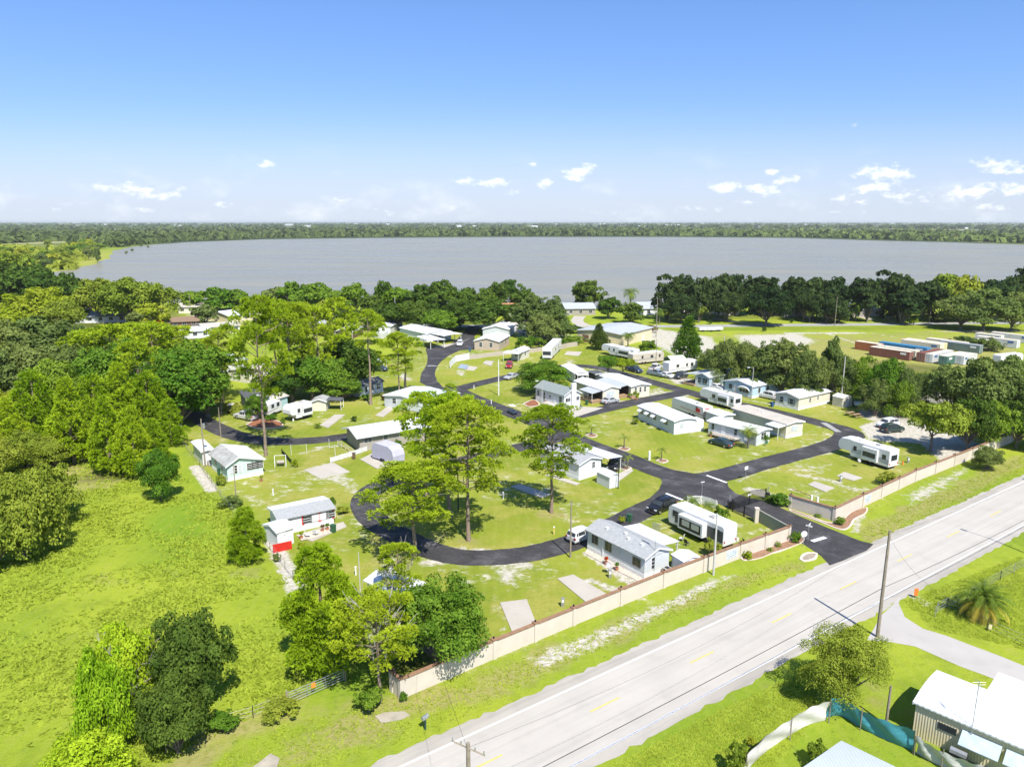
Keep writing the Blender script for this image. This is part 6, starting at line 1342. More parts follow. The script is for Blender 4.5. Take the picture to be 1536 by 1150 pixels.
# sign panels on the walls
def on_wall(label,px,a,b,z0,z1,w0,w1):
    A=Vector((*G(*a),0)); B=Vector((*G(*b),0)); d=(B-A).normalized(); n=Vector((d.y,-d.x,0)); q=Vector((*G(*px),0)); p=A+d*((q-A).dot(d))+n*.11
    t=thing('wall_sign',label,'sign',(p.x,p.y,0),math.atan2(d.y,d.x),'signs on the boundary wall'); W=w1
    MB().box(-W/2,W/2,-.03,0,z0,z1).build('board',mat('sign_white',(.66,.68,.70),.5),t)
    m=MB(); m.box(-W/2+.12,W/2-.12,-.045,-.03,z0+(z1-z0)*.45,z1-.12); m.build('picture',mat('sign_pale_lake_blue',(.38,.46,.56),.5,.35,3,c2=(.62,.66,.70)),t)
    m=MB()
    for k in range(2):
        x=-W/2+.18
        while x<W/2-.3: l=R.uniform(.12,.3); m.box(x,min(x+l,W/2-.18),-.045,-.03,z0+.12+.22*k,z0+.22+.22*k); x+=l+.08
    m.build('lettering',mat('sign_letter_gray',(.22,.25,.30),.5),t)
on_wall('white and blue entrance sign on the wall left of the gate',(1096,842),(995,881),(1110,836.5),.45,1.6,0,2.0)
on_wall('white and blue entrance sign on the wall right of the gate',(1300,757),(1293,760),(1372,722),.45,1.55,0,1.8)
# iron gate and fence
def iron(name,label,a,b,h0,h1,cat,arch=0,gap=.13,posts=1,bars=.012,sign=False):
    A=Vector((*G(*a),0)); B=Vector((*G(*b),0)); d=(B-A); L_=d.length; t=thing(name,label,cat,A,math.atan2(d.y,d.x),None); mb=MB(); n=int(L_/gap)
    H=lambda x: h1-arch*math.sin(math.pi*x/L_)*(-1)
    for i in range(n+1): x=L_*i/n; mb.box(x-bars,x+bars,-bars,bars,.12,H(x))
    mb.build('bars',BLK,t); m=MB(); m.tube([(L_*k/12,0,H(L_*k/12)) for k in range(13)],.035,5); m.tube([(0,0,.15),(L_,0,.15)],.04,5); m.tube([(0,0,.6),(L_,0,.6)],.025,5); m.build('rails',BLK,t)
    for k in range(posts+1): x=L_*k/posts if posts else 0; MB().box(x-.06,x+.06,-.06,.06,0,h1+.15).build('post',BLK,t)
    if sign: MB().box(L_*.44,L_*.54,-.05,-.03,1.45,1.7).build('gate_plate',FR,t)
    return t
iron('entrance_gate','closed black iron sliding gate with an arched top across the entrance road',(1098,765),(1148,749),0,1.6,'gate',.45,.14,2,.016,True)
iron('iron_fence','black iron fence between the gate and the wing wall',(1099,767),(1133,783),0,1.5,'fence',0,.14,2)
for px,l in (((1094,762),'black gate motor box at the left gate post'),((1151,749),'black gate motor box at the right gate post')):
    t=thing('gate_motor',l,'gate motor',(*G(*px),0),0); MB().box(-.25,.25,-.3,.3,0,1.1).build('case',BLK,t,bev=.03); MB().box(-.05,.05,-.05,.05,1.1,2.0).build('post',METAL,t)
t=thing('low_guard_rail','low dark rail ending at two white posts beside the right wall','guard rail',(*G(1187,740),0),0); a_=Vector((*G(1187,737),0)); b_=Vector((*G(1218,749),0)); o_=Vector((*G(1187,740),0)); MB().tube([(*(a_-o_)[:2],.5),(*(b_-o_)[:2],.5)],.06,6).build('rail',MATS['brown_wall_cap'],t)
for p in ((1217,752),(1226,755)): q=Vector((*G(*p),0))-o_; MB().box(q.x-.12,q.x+.12,q.y-.12,q.y+.12,0,1.0).build('post',POST,t)
# picket / board fences
def fence(label,px,h,m=None,board=True,name='board_fence',gap=.16,sag=0,cat='fence',bt=.03,bw=.12,hs=None):
    P=[Vector((*p,0)) for p in (G(*q) for q in px)]; t=thing(name,label,cat,P[0],0); o=P[0]; mb=MB(); mr_=MB(); m=m or POST; posts=[]
    for i in range(len(P)-1):
        a,b=P[i]-o,P[i+1]-o; d=b-a; L_=d.length; d.normalize(); s=Vector((-d.y,d.x,0))*bt/2
        n=max(1,int(L_/gap))
        for k in range(n):
            q=a+d*(L_*(k+.5)/n); hh=h+(sag*math.sin(math.pi*(k+.5)/n)); e=d*bw/2; c=[q-e-s,q+e-s,q+e+s,q-e+s]; mb.prism([(v.x,v.y) for v in c],.05,hh)
        for z in (.3,h*.75): mr_.tube([(*(a)[:2],z),(*(b)[:2],z)],.035,4)
        for k in range(int(L_/2.4)+1): posts.append(a+d*min(L_,k*2.4))
    mb.build('pickets',m,t); mr_.build('rails',m,t)
    for q in posts[:40]: MB().box(q.x-.06,q.x+.06,q.y-.06,q.y+.06,0,h+.08).build('post',m,t)
    return t
fence('white scalloped picket fence behind the gate intersection',[(1031,757),(1052,756),(1076,764)],1.25,sag=.12)
fence('low white picket fence between the hall and the covered caravan',[(496,694),(525,685),(551,676)],.9)
fence('tall white board fence sweeping beside the upper road lawn',[(675,552),(680,546),(685,542.5),(704,539)],1.9,gap=.14,bw=.135)
wall('garden_wall','long low beige wall behind the upper lawn pads',[(704,539),(735,535),(763,531.5),(800,528.5),(820,526)],1.3,mat('beige_block_wall',(.42,.37,.30),.9,.05,1,dirt=.3),.15,None,False,light=False)
wall('garden_wall','beige wall curving right of the motorhome',[(834,526),(850,521.5),(866,519)],1.5,MATS['beige_block_wall'],.15,None,False,light=False)
fence('white board fence at the house left of the big carport',[(558,506),(575,508),(582,504)],1.8,gap=.2,bw=.19)
fence('pale board fence at the far end of the boundary wall',[(1496,668),(1519,661)],2.0,mat('pale_wood',(.50,.46,.36),.9,.12,3),gap=.2,bw=.19)
fence('low dark hedge fence on the lawn right of the mint home',[(423,680),(432,690),(437,696)],.8,mat('dark_green_slat',(.03,.05,.02),.9),gap=.14,bw=.14)
# hedges
def hedge(label,a,b,w,h):
    A=Vector((*G(*a),0)); B=Vector((*G(*b),0)); d=B-A; L_=d.length; t=thing('clipped_hedge',label,'hedge',A,math.atan2(d.y,d.x),'clipped hedges'); rg=np.random.default_rng(int(a[0])); n=int(L_*h*26)
    f=rg.integers(0,3,n); C=np.column_stack([rg.uniform(0,L_,n),rg.uniform(-w/2,w/2,n),rg.uniform(0,h,n)]); Nn=np.zeros((n,3)); C[f==0,1]=-w/2; Nn[f==0,1]=-1; C[f==1,2]=h; Nn[f==1,2]=1; C[f==2,1]=w/2; Nn[f==2,1]=1
    Nn+=uvec(rg,n)*.5; Nn/=np.linalg.norm(Nn,axis=1)[:,None]; C+=rg.normal(0,.05,C.shape)
    o=bpy.data.objects.new('foliage',np_mesh('hedge_foliage',cards(C,Nn,.22,rg),4,LM['green'])); COL.objects.link(o); o.parent=t; MB().box(.1,L_-.1,-w/2+.12,w/2-.12,0,h-.12).build('stems',MATS['dark_green_slat'],t)
hedge('long clipped hedge before the shore wood, left half',(1345,482.5),(1396,482),2,2.4); hedge('long clipped hedge before the shore wood, right half',(1408,482),(1440,482),2,2.4)
# ---------------------------------------------------------------- poles
PW_=mat('weathered_pole_wood',(.26,.22,.17),.95,.2,2,bump=.3); PC=mat('concrete_pole',(.46,.45,.42),.85,.08,2)
POLES={}
def pole(label,base,ty,r=.13,m=None,arm=None,lamp=None,tr=False,name='utility_pole',cat='utility pole',group=None,h=None,xy=None,rz=0):
    x,y=xy or G(*base); H=h or HT(base,ty); t=thing(name,label,cat,(x,y,0),rz,group); m=m or PW_
    MB().tube([(0,0,-.2),(0,0,H*.5),(0,0,H)],[r*1.15,r,r*.75],8).build('pole',m,t)
    if arm:
        w,z,a=arm; c,s=math.cos(a),math.sin(a); MB().tube([(-w/2*c,-w/2*s,H-z),(w/2*c,w/2*s,H-z)],.07,4).build('crossarm',PW_,t)
        for k in (-1,-.45,.45,1): MB().tube([(w/2*c*k*.95,w/2*s*k*.95,H-z+.05),(w/2*c*k*.95,w/2*s*k*.95,H-z+.25)],.045,6).build('insulator',METAL,t)
    if lamp:
        a,l=lamp; c,s=math.cos(a),math.sin(a); MB().tube([(0,0,H-.3),(l*.5*c,l*.5*s,H),(l*c,l*s,H)],.035,5).build('lamp_arm',METAL,t); MB().prism([(l*c-.3,l*s-.12),(l*c+.3,l*s-.12),(l*c+.3,l*s+.12),(l*c-.3,l*s+.12)],H-.1,H+.04).build('lamp_head',FR,t)
    if tr: MB().tube([(.32,0,H-1.6),(.32,0,H-.8)],.24,10).build('transformer',METAL,t)
    POLES[label]=(x,y,H); return t
ang=math.atan2(rd.y,rd.x)
pole('tall wooden utility pole at the mouth of the concrete side road',(1316,955),795,.16)
nx_,ny_=G(702,1118,9.5); pole('wooden pole top with a crossarm reaching up from the bottom edge','',0,.16,None,(2.4,.35,-.55),xy=(nx_,ny_),h=9.7,tr=False)
pole('slim wooden pole beside the curve of the loop road',(855.5,836),750,.1)
pole('pole with a gray transformer at the far end of the mint home',(308,700),628,.12,None,None,None,True)
pole('slim pole left of the red mulch bed',(331.6,657),611,.09)
pole('short pole with a meter box right of the field fence line',(354,743),696,.08)
pole('weathered pole at the highway wall before the near trailer',(1070,862),770,.12,PC)
pole('black pole at the corner of the arched shed',(927,733),692,.07,BLK,name='lamp_post',cat='lamp post')
pole('pale lamp post in front of the light blue home',(1127,598),551,.09,PC,None,(math.pi*.95,1.1),name='lamp_post',cat='lamp post')
pole('concrete pole behind the gray-blue home',(1083,568),505,.14,PC)
pole('tall white flag pole on the lawn left of the rounded oak',(748,593),539,.12,mat('white_pole',(.7,.7,.7),.4),name='flag_pole',cat='flag pole')
pole('lamp post with a single arm beside the chimney house',(812.7,619),571,.08,PC,None,(math.pi,1.1),name='lamp_post',cat='lamp post')
pole('pole behind the small cream shed',(1261,607),535,.13,PC)
pole('dark slim pole inside the loop lawn behind the split-crowned pine',(687.5,766),702,.09,BLK)
pole('pole rising in front of the far gray house lawn',(984,506),447,.12)
pole('pole beside the tan travel trailer',(983.5,552),508,.1)
pole('pole by the far road at the white house',(1252,489),445,.12)
pole('pole in the oaks behind the big carport',(593.5,489),446,.12,PC)
pole('pole before the dark left lakeside oaks',(150.5,484),440,.13)
pole('pole beside the pale yellow lakeside house',(287,478),440,.12)
pole('pole standing by the shore wood hedge',(1394,484),449,.12)
pole('slim pole near the yard of white trucks',(819,516),480,.08)
pole('short wooden pole beside the teal tarp',(1329,1087),1028,.11)
pole('slim pole at the hidden home below the loop road',(541,898),828,.06,PC)
# street furniture
def sign(label,base,ty,w,h,m,shape='box',rz=0,name='road_sign',cat='sign',bm=None):
    x,y=G(*base); H=HT(base,ty); t=thing(name,label,cat,(x,y,0),rz); MB().tube([(0,0,0),(0,0,H-.05)],.035,6).build('post',METAL,t)
    if shape=='oct': MB().prism([(w/2*math.cos(math.pi/8+k*math.pi/4)*1.08,H-w/2+w/2*math.sin(math.pi/8+k*math.pi/4)*1.08) for k in range(8)],-.06,-.04,'y').build('plate',m,t)
    else: MB().box(-w/2,w/2,-.06,-.035,H-h,H).build('plate',m,t)
    return t
sign('back of an eight-sided stop sign at the highway end of the entrance road',(1204.5,819),796,.76,.76,FR,'oct')
t=sign('double street-name sign beside the stop sign',(1211.5,812),785,.9,.2,FR,rz=.9); MB().box(-.03,.0,-.4,.4,HT((1211.5,812),785)-.42,HT((1211.5,812),785)-.22).build('plate',FR,t)
t=sign('solar lamp sign post behind the white scalloped fence',(1052,752),722,.7,.12,FR,rz=.5); 
sign('white notice board on a post at the intersection corner',(1118,720),699,.8,.55,FR,rz=.6)
sign('orange warning flag sign at the corner of the side road',(1373,896),882,.45,.85,mat('orange_sign',(.75,.20,.04),.5),name='warning_sign')
sign('small yellow sign on the wire fence by the date palm',(1484,945),936,.35,.5,mat('pale_yellow_sign',(.6,.55,.3),.5),name='fence_sign')
for px,l in (((974,689.5),'white square post beside the middle palm rings'),((737,606),'white marker post beside the middle road'),((711,584),'white marker post at the upper junction lawn'),((828,738),'white tap post beside the shaded slab'),((755,748),'white pipe stand behind the tall pine'),((534,862),'white post on the bare soil below the loop'),((410,743),'white post on the lawn between the mint and red shuttered homes'),((620,806),'white post on the loop bend'),((831,801),'yellow marker post by the loop road')):
    t=thing('marker_post',l,'post',(*G(*px),0),0,'marker posts'); H=1.0 if px[0]!=974 else 1.5; w=.08 if px[0]!=974 else .16; MB().box(-w,w,-w,w,0,H).build('shaft',POST if 'yellow' not in l else yel,t); MB().box(-w-.03,w+.03,-w-.03,w+.03,H,H+.06).build('cap',FR,t)
for px,l in (((844,909),'gray service box on the grass inside the wall'),((915,866),'gray meter pedestal beside the near home pad'),((1261,722),'service pedestal between the two right pads'),((1362,694),'gray meter pedestal behind the long fifth-wheel')):
    t=thing('service_pedestal',l,'utility box',(*G(*px),0),0,'service pedestals'); MB().box(-.18,.18,-.14,.14,0,1.0).build('case',METAL,t,bev=.02); MB().box(-.12,.12,-.16,-.14,.5,.85).build('door',FR,t)
# mailbox
t=thing('mailbox','gray mailbox on a dark post beside the highway','mailbox',(*G(638,1094),0),ang+.3); MB().box(-.06,.06,-.06,.06,0,1.05).build('post',mat('dark_green_post',(.03,.07,.06),.7),t); q=[(-.14,1.05),(.14,1.05)]+[(.14*math.cos(a*math.pi/6),1.22+.14*math.sin(a*math.pi/6)) for a in range(7)]; MB().prism([(y,z) for y,z in q],-.32,.32,'x').build('box',METAL,t)
# pipe gate in the field fence
A=Vector((*G(434,1058),0)); B=Vector((*G(516,1022),0)); d=B-A; L_=d.length; t=thing('pipe_gate','long galvanised pipe gate with an orange notice at the field entrance','gate',A,math.atan2(d.y,d.x))
mb=MB()
for z in (.25,.5,.75,1.0,1.25): mb.tube([(0,0,z),(L_,0,z)],.028,6)
mb.build('rails',METAL,t)
for x in (.02,L_*.33,L_*.66,L_-.02): MB().tube([(x,0,.2),(x,0,1.28)],.028,6).build('upright',METAL,t)
MB().box(L_*.40,L_*.47,-.06,-.035,.75,1.2).build('notice',mat('orange_notice',(.8,.25,.04),.5),t)
for x in (-.15,L_+.15): MB().tube([(x,0,-.1),(x,0,1.5)],.09,8).build('post',PW_,t)
# wire fences
def wire_fence(label,px,h=1.2,m=None,n=3,sp=3.0,mesh_=False):
    P=[Vector((*G(*p),0)) for p in px]; t=thing('wire_fence',label,'fence',P[0],0); mw=MB(); o=P[0]; c=0
    for i in range(len(P)-1):
        a,b=P[i]-o,P[i+1]-o; L_=(b-a).length; k=max(1,int(L_/sp))
        for z in range(n): mw.tube([(a.x,a.y,h*(z+1)/n),(b.x,b.y,h*(z+1)/n)],.012,3)
        for j in range(k+1):
            q=a+(b-a)*j/k; MB().tube([(q.x,q.y,0),(q.x,q.y,h+.05)],.04,5).build('post',m or METAL,t)
    mw.build('wires',METAL,t)
wire_fence('wire fence around the date palm garden',[(1402,925),(1420,912),(1480,945),(1536,970),(1600,995)]); wire_fence('chain fence behind the date palm along the highway',[(1405,918),(1450,900),(1500,870),(1560,838)],1.2,METAL,4)
wire_fence('old wire fence on the roadside edge of the field',[(250,1130),(330,1092),(380,1077),(432,1058)],1.1,PW_)
wire_fence('wire fence along the homes at the field edge',[(275,668),(300,700),(345,765),(395,812),(440,870),(480,925)],1.1,PW_)
# tarps
def tarp(label,px,h,m,wav=.12,sag=.25,name='tarp_screen'):
    C=catmull(PP(px),10); o=C[0]; t=thing(name,label,'tarp',o,0); mb=MB(); n=len(C); rows=5
    for s in (0,.03):
        for i,p in enumerate(C):
            tt=(C[min(i+1,n-1)]-C[max(i-1,0)]).normalized(); nn=Vector((-tt.y,tt.x,0))
            for r in range(rows+1):
                f=r/rows; z=h*f-sag*math.sin(math.pi*i/(n-1))*f+.0; off=wav*math.sin(i*.45+f*5)*math.sin(math.pi*f)+(1-f)*.35+s; q=p-o+nn*off; mb.v.append((q.x,q.y,z+.03+.06*math.sin(i*.9)*f))
    K=rows+1
    for s in range(2):
        for i in range(n-1):
            for r in range(rows): a=s*n*K+i*K+r; mb.f.append((a,a+K,a+K+1,a+1))
    mb.build('cloth',m,t,True)
    for k in (0,n//2,n-1): q=C[k]-o; MB().tube([(q.x,q.y,0),(q.x,q.y,h+.05)],.04,6).build('post',PW_,t)
    return t
tarp('teal tarp draped over the fence below the round highway tree',[(1243,1080),(1262,1078),(1290,1095),(1325,1112),(1369,1130)],2.0,mat('teal_tarp',(.06,.27,.34),.45,.12,1.2,.4,bump=.8,bscale=2),.2)
tarp('long white tarp draped over the fence left of the teal tarp',[(1118,1168),(1150,1135),(1185,1110),(1215,1092),(1243,1084)],2.0,mat('white_tarp',(.66,.64,.62),.6,.05,1.2,.3,bump=.6,bscale=2),.18,.1)
tarp('crumpled silver tarp right of the teal tarp',[(1371,1132),(1395,1146),(1430,1162),(1470,1180)],1.7,mat('silver_tarp',(.50,.50,.46),.5,.12,1.5,.4,bump=.8,bscale=2.5),.25)
# gray shed roof at the bottom
A=G(1262,1100,2.6); t=thing('tin_shed','gray ribbed shed roof cut by the bottom edge beside the tarps','shed',(A[0],A[1],0),0); q=[Vector((*G(*p,2.6),0)) for p in ((1262,1110),(1345,1150),(1300,1230),(1175,1170))]; o_=Vector((A[0],A[1],0)); c=[v-o_ for v in q]
MB().prism([(v.x,v.y) for v in c],2.45,2.6).build('roof',ROOF['silver'],t); cx=sum((v for v in c),Vector())/4; c2=[cx+(v-cx)*.92 for v in c]; MB().prism([(v.x,v.y) for v in c2],0,2.45).build('wall',SID['gray'],t)
# details of the old tan home
h=HB
h.win('L',.80,1.3,1.55,.55,SID['tan'],1,0); mb=MB()
def aw(c,w,z,d,nm='window_awning'):
    x0=c*h.L-w/2; x1=x0+w; y=lambda o:h.sg*o; mb=MB(); mb.v=[(x0,y(.04),z),(x1,y(.04),z),(x1,y(d),z-.75),(x0,y(d),z-.75),(x0,y(.04),z-.05),(x1,y(.04),z-.05),(x1,y(d),z-.8),(x0,y(d),z-.8)]; mb.f=[(0,1,2,3),(7,6,5,4),(0,4,5,1),(1,5,6,2),(2,6,7,3),(3,7,4,0)]; mb.build(nm,mat('pale_blue_awning',(.42,.50,.55),.6),h.o)
aw(.60,2.6,2.35,1.0); aw(.36,2.4,2.3,.9); h.win('L',.6,2.2,1.0,1.0).win('L',.36,2.0,1.0,1.0)
b=h.o; t=thing('barbecue_grill','covered barbecue grill against the old tan home','grill',h.o.matrix_world @ Vector((0,0,0)),0)
u=Vector((*G(1368,1101),0))-Vector((*G(1640,1224),0)); u.normalize(); n_=Vector((-u.y,u.x,0)); p=Vector((*G(1640,1224),0))+u*(.70*h.L)+n_*1.0; t.location=p; t.rotation_euler=(0,0,math.atan2(u.y,u.x))
MB().box(-.6,.6,-.3,.3,.6,.85).build('firebox',BLK,t,bev=.03); MB().prism([(-.3,.85),(.3,.85),(.25,1.1),(0,1.2),(-.25,1.1)],-.55,.55,'x').build('lid',METAL,t); mb=MB()
for x in (-.5,.5):
    for y in (-.22,.22): mb.tube([(x,y,0),(x,y,.62)],.025,5)
mb.build('frame',BLK,t)
mb=MB().tube([(0,0,0),(0,0,6.8)],.03,5); q=Vector((*G(1640,1224),0))+u*(.66*h.L)+n_*.15; t=thing('antenna_mast','thin television antenna mast against the old tan home','antenna',q,0); mb.build('mast',METAL,t); mb=MB()
for z in (6.7,6.5): mb.tube([(-.5,0,z),(.5,0,z)],.015,4); mb.tube([(0,-.5,z),(0,.5,z)],.015,4)
mb.build('dipoles',METAL,t)
# swing
t=thing('garden_swing','white framed garden swing seat on the lawn right of the mint home','swing',(*G(421,699),0),.2); mb=MB()
for x in (-.9,.9): mb.tube([(x,-.5,0),(x,0,1.9),(x,.5,0)],.05,5)
mb.tube([(-.9,0,1.9),(.9,0,1.9)],.05,5); mb.build('frame',POST,t); MB().box(-.6,.6,-.25,.25,.45,.52).build('seat',BLK,t); MB().box(-.6,.6,.2,.26,.52,1.0).build('backrest',MATS['cream_seat'],t)
t=thing('garden_bench','small slatted bench at the end of the upper long pad','bench',(*G(589,610),0),0); MB().box(-.7,.7,-.25,.25,.42,.48).build('seat',POST,t); MB().box(-.7,.7,.2,.25,.5,.95).build('backrest',POST,t)
for s in (-.6,.6): MB().box(s-.04,s+.04,-.22,.22,0,.42).build('leg',METAL,t)
# clothes lines
for i,(a,b) in enumerate((((437,682),(460,680)),((494,672),(503,686)))):
    A=Vector((*G(*a),0)); B=Vector((*G(*b),0)); t=thing('clothes_line',['clothes line posts on the lawn right of the mint home','clothes line posts in front of the hall ramp'][i],'clothes line',A,0); d=B-A
    for q in (Vector((0,0,0)),d): MB().tube([(q.x,q.y,0),(q.x,q.y,1.8)],.04,5).build('post',POST,t)
    MB().tube([(0,0,1.78),(d.x,d.y,1.78)],.012,3).build('line',METAL,t)
# hall ramp rail
t=thing('ramp_railing','wooden ramp railing at the near end of the hall','railing',(*G(507,668),0),0); A=Vector((*G(507,668),0)); B=Vector((*G(530,681),0)); d=B-A; mb=MB()
for z in (.5,.95): mb.tube([(0,0,z),(d.x,d.y,z)],.045,4)
mb.build('rail',mat('pale_wood2',(.5,.45,.35),.9),t)
for k in range(5): q=d*k/4; MB().box(q.x-.05,q.x+.05,q.y-.05,q.y+.05,0,1.0).build('post',MATS['pale_wood2'],t)
# picnic bench, lumber, wheelbarrow etc on the sand
for i,(px,l) in enumerate((((1275,623),'wooden picnic table on the sandy yard'),((1284,626),'rusty trailer frame beside the picnic table'))):
    t=thing('picnic_table' if i==0 else 'trailer_frame',l,'table' if i==0 else 'trailer',(*G(*px),0),.4); MB().box(-1,1,-.4,.4,.7,.76).build('top' if i==0 else 'deck',WOOD,t)
    for y in (-.8,.8): MB().box(-1,1,y-.14,y+.14,.42,.47).build('bench',WOOD,t)
    mb=MB()
    for x in (-.7,.7): mb.tube([(x,-.8,0),(x,-.2,.7)],.04,4); mb.tube([(x,.8,0),(x,.2,.7)],.04,4)
    mb.build('leg',WOOD,t)
t=thing('boat_trailer','white boat on a trailer in the shade of the screen trees','boat',(*G(1303,612),0),-.25); MB().prism([(-3,.0),(-3,.9),(2.2,.9),(3.4,.0),(2.2,-.9)][::-1] and [(-3,-.9),(2.0,-.9),(3.3,0),(2.0,.9),(-3,.9)],.6,1.25).build('hull',RVW,t,bev=.1); MB().box(-1,.6,-.5,.5,1.25,1.7).build('console',STR,t)
for s in (-.8,.8): q=[(-.4+.3*math.cos(k*math.pi/6),.3+.3*math.sin(k*math.pi/6)) for k in range(12)]; MB().prism(q,s-.1,s+.1,'y').build('wheel',TYRE,t)
for i,(px,l) in enumerate((((1342,699),'orange cone-like flag behind the long fifth-wheel, left one'),((1354,696),'orange flag behind the long fifth-wheel, right one'))):
    t=thing('traffic_cone',l,'cone',(*G(*px),0),0,'orange cones'); MB().box(-.2,.2,-.2,.2,0,.04).build('base',MATS['orange_sign'],t); MB().tube([(0,0,.04),(0,0,.8)],[.14,.03],8).build('cone',MATS['orange_sign'],t)
# flat bed trailers by the far road
for i,px in enumerate(((1054,497),(1066,497),(1077,496.5))):
    t=thing('flatbed_trailer',['pale trailer in the row below the far road, leftmost','pale trailer in the row below the far road, middle one','pale trailer in the row below the far road, rightmost'][i],'trailer',(*G(*px),0),.1,'trailers below the far road'); MB().box(-1.6,1.6,-1,1,.6,1.5).build('body',RVW,t,bev=.05); MB().box(1.6,2.6,-.06,.06,.5,.6).build('hitch',BLK,t)
    for s in (-1,1): q=[(.35*math.cos(k*math.pi/6),.35+.35*math.sin(k*math.pi/6)) for k in range(12)]; MB().prism(q,s-.1,s+.1,'y').build('wheel',TYRE,t)
# ---------------------------------------------------------------- shipping containers
CC={'cream':(.60,.54,.42),'red':(.19,.075,.055),'blue':(.05,.20,.36),'green':(.07,.16,.12),'graygreen':(.14,.19,.17),'white':(.60,.60,.58),'paleblue':(.36,.46,.56),'orange':(.35,.12,.05),'yellow':(.58,.50,.25),'gray':(.3,.32,.34)}
v1=rd.copy(); v2=Vector((-rd.y,rd.x,0))
def container(label,px,col,dirn,roofc=None,L_=12.2):
    b=Vector((*G(*px),0)); d=v2 if dirn=='back' else v1; t=thing('shipping_container',label,'container',b,math.atan2(d.y,d.x),'shipping containers in the yard'); sg=-1 if dirn=='back' else 1
    m=mat('container_'+col,CC[col],.6,.08,1,.3,rib=6,ribdir='X',ribstr=.9,dirt=.4); W=2.44; ys=sorted((0,sg*W)); MB().box(0,L_,*ys,.1,2.6).build('body',m,t); MB().box(.0,L_,ys[0]+.02,ys[1]-.02,2.6,2.64).build('roof',mat('container_roof_'+(roofc or 'cream'),CC[roofc or 'cream'],.7,.1,1,.2,dirt=.4),t)
    d0=mat('container_door_'+('white' if roofc!='x' else col),CC['cream' if col in('red','cream','blue') else 'white'] if col!='red' else CC['red'],.6,.05,1,.3,dirt=.4) if False else mat('container_door_'+col,tuple(min(.65,c*1.15+.03) for c in CC[col]),.6,.05,1,.3,dirt=.4)
    for k in (0,1): dd=MB().box(-.05,0,ys[0]+.06+k*W/2,ys[0]+W/2-.02+k*W/2,.25,2.5).build('door',d0,t); MB().tube([(-.08,ys[0]+W/2+(k*2-1)*.3,.3),(-.08,ys[0]+W/2+(k*2-1)*.3,2.45)],.025,5).build('locking_bar',METAL,dd)
    MB().box(L_*.08,L_*.22,*sorted((-sg*.01,-sg*.03)),1.6,2.2).build('marking',FR if col in('red','blue','graygreen','green') else mat('container_blue_mark',(.05,.12,.3),.5),t)
container('rust red container with a cream roof at the left end of the yard',(1363,541.5),'red','back'); container('cream container beside the rust red one at the left end',(1372,539.5),'cream','back')
container('blue container between the cream and dark red ones',(1389,535),'blue','back','blue',15); container('cream container behind the blue one',(1409,529),'cream','back'); container('yellowish container behind the blue one',(1414,527.5),'yellow','back')
container('dark red container with its end to the camera',(1386,543.5),'red','side','red'); container('cream container right of the dark red one, doors to the camera',(1398,545),'white','side'); container('green container with white doors, nearest in the yard',(1420,548.5),'green','side')
container('long cream container behind the front row',(1447,526.5),'cream','back'); container('gray-green container with white markings on its side',(1468,531),'graygreen','back','gray'); container('small white container right of the gray-green one',(1490,524),'white','back',None,6)
container('long white container at the right edge of the yard',(1524,523),'white','back'); container('white container behind the long one at the right edge',(1545,516),'white','back'); container('white container half hidden by shrubs',(1500,515),'white','back',None,8)
container('orange container glimpsed through the screen trees',(1318,529),'orange','back',None,8); container('white container low behind the gray screen trees',(1445,548),'white','side',None,8)
# ---------------------------------------------------------------- overhead cables
CAB=mat('cable_black',(.03,.03,.03),.7)
def cable(label,a,b,sag=.6,r=.022):
    a=Vector(a);b=Vector(b); mb=MB(); mb.tube([tuple(a+(b-a)*t+Vector((0,0,-sag*4*t*(1-t)))) for t in [i/16 for i in range(17)]],r,4); o=mb.build('overhead_cable',CAB); tag(o,label,'cable',group='overhead cables')
P1=POLES['tall wooden utility pole at the mouth of the concrete side road']; P0=POLES['wooden pole top with a crossarm reaching up from the bottom edge']
p1=Vector((P1[0],P1[1],0)); A2=G(1536,770,5.2)
dirw=(p1-Vector((*G(803,1150,5.2),0))).normalized()
g0=Vector((*G(803,1150,5.2),5.2)); g1=Vector((p1.x,p1.y,5.3)); e0=g1+(g0-g1)*1.6
cable('thick black cable sagging low along the highway, left of the side road pole',e0,g1,.3,.035)
e1=g1+rd*60; e1.z=5.4; cable('thick black cable running on to the right past the side road pole',g1,e1,.8,.03)
cable('thin upper wire from the side road pole to the right edge',(P1[0],P1[1],P1[2]-.4),(e1.x,e1.y,P1[2]-.4),1.2,.010)
cable('thin upper wire from the side road pole towards the palm garden',(P1[0],P1[1],P1[2]-.6),(*G(1402,925),3.0),.8,.010)
cable('thin wire from the bottom pole towards the wall corner',(P0[0],P0[1],P0[2]-.5),(*G(602,900),8),1.0,.009); cable('thin wire from the bottom pole to the round highway tree side',(P0[0],P0[1],P0[2]-.3),(P1[0],P1[1],P1[2]-.2),1.5,.009)
TP=POLES['pole with a gray transformer at the far end of the mint home']; T2=POLES['slim pole left of the red mulch bed']; cable('thin wires from the transformer pole to the slim pole',(TP[0],TP[1],TP[2]-.3),(T2[0],T2[1],T2[2]-.2),.5,.012)
# highway lamp reaching in from the right
x,y=G(1560,838); t=thing('highway_lamp','long gray lamp arm reaching over the highway at the right edge','street lamp',(x,y,0),math.atan2(-rn.y,-rn.x)); MB().tube([(0,0,0),(0,0,9)],[.13,.08],8).build('pole',PC,t); MB().tube([(0,0,8.8),(1.5,0,9.3),(2.6,0,9.4)],.05,6).build('arm',METAL,t); MB().box(2.4,3.1,-.15,.15,9.28,9.42).build('lamp_head',METAL,t)

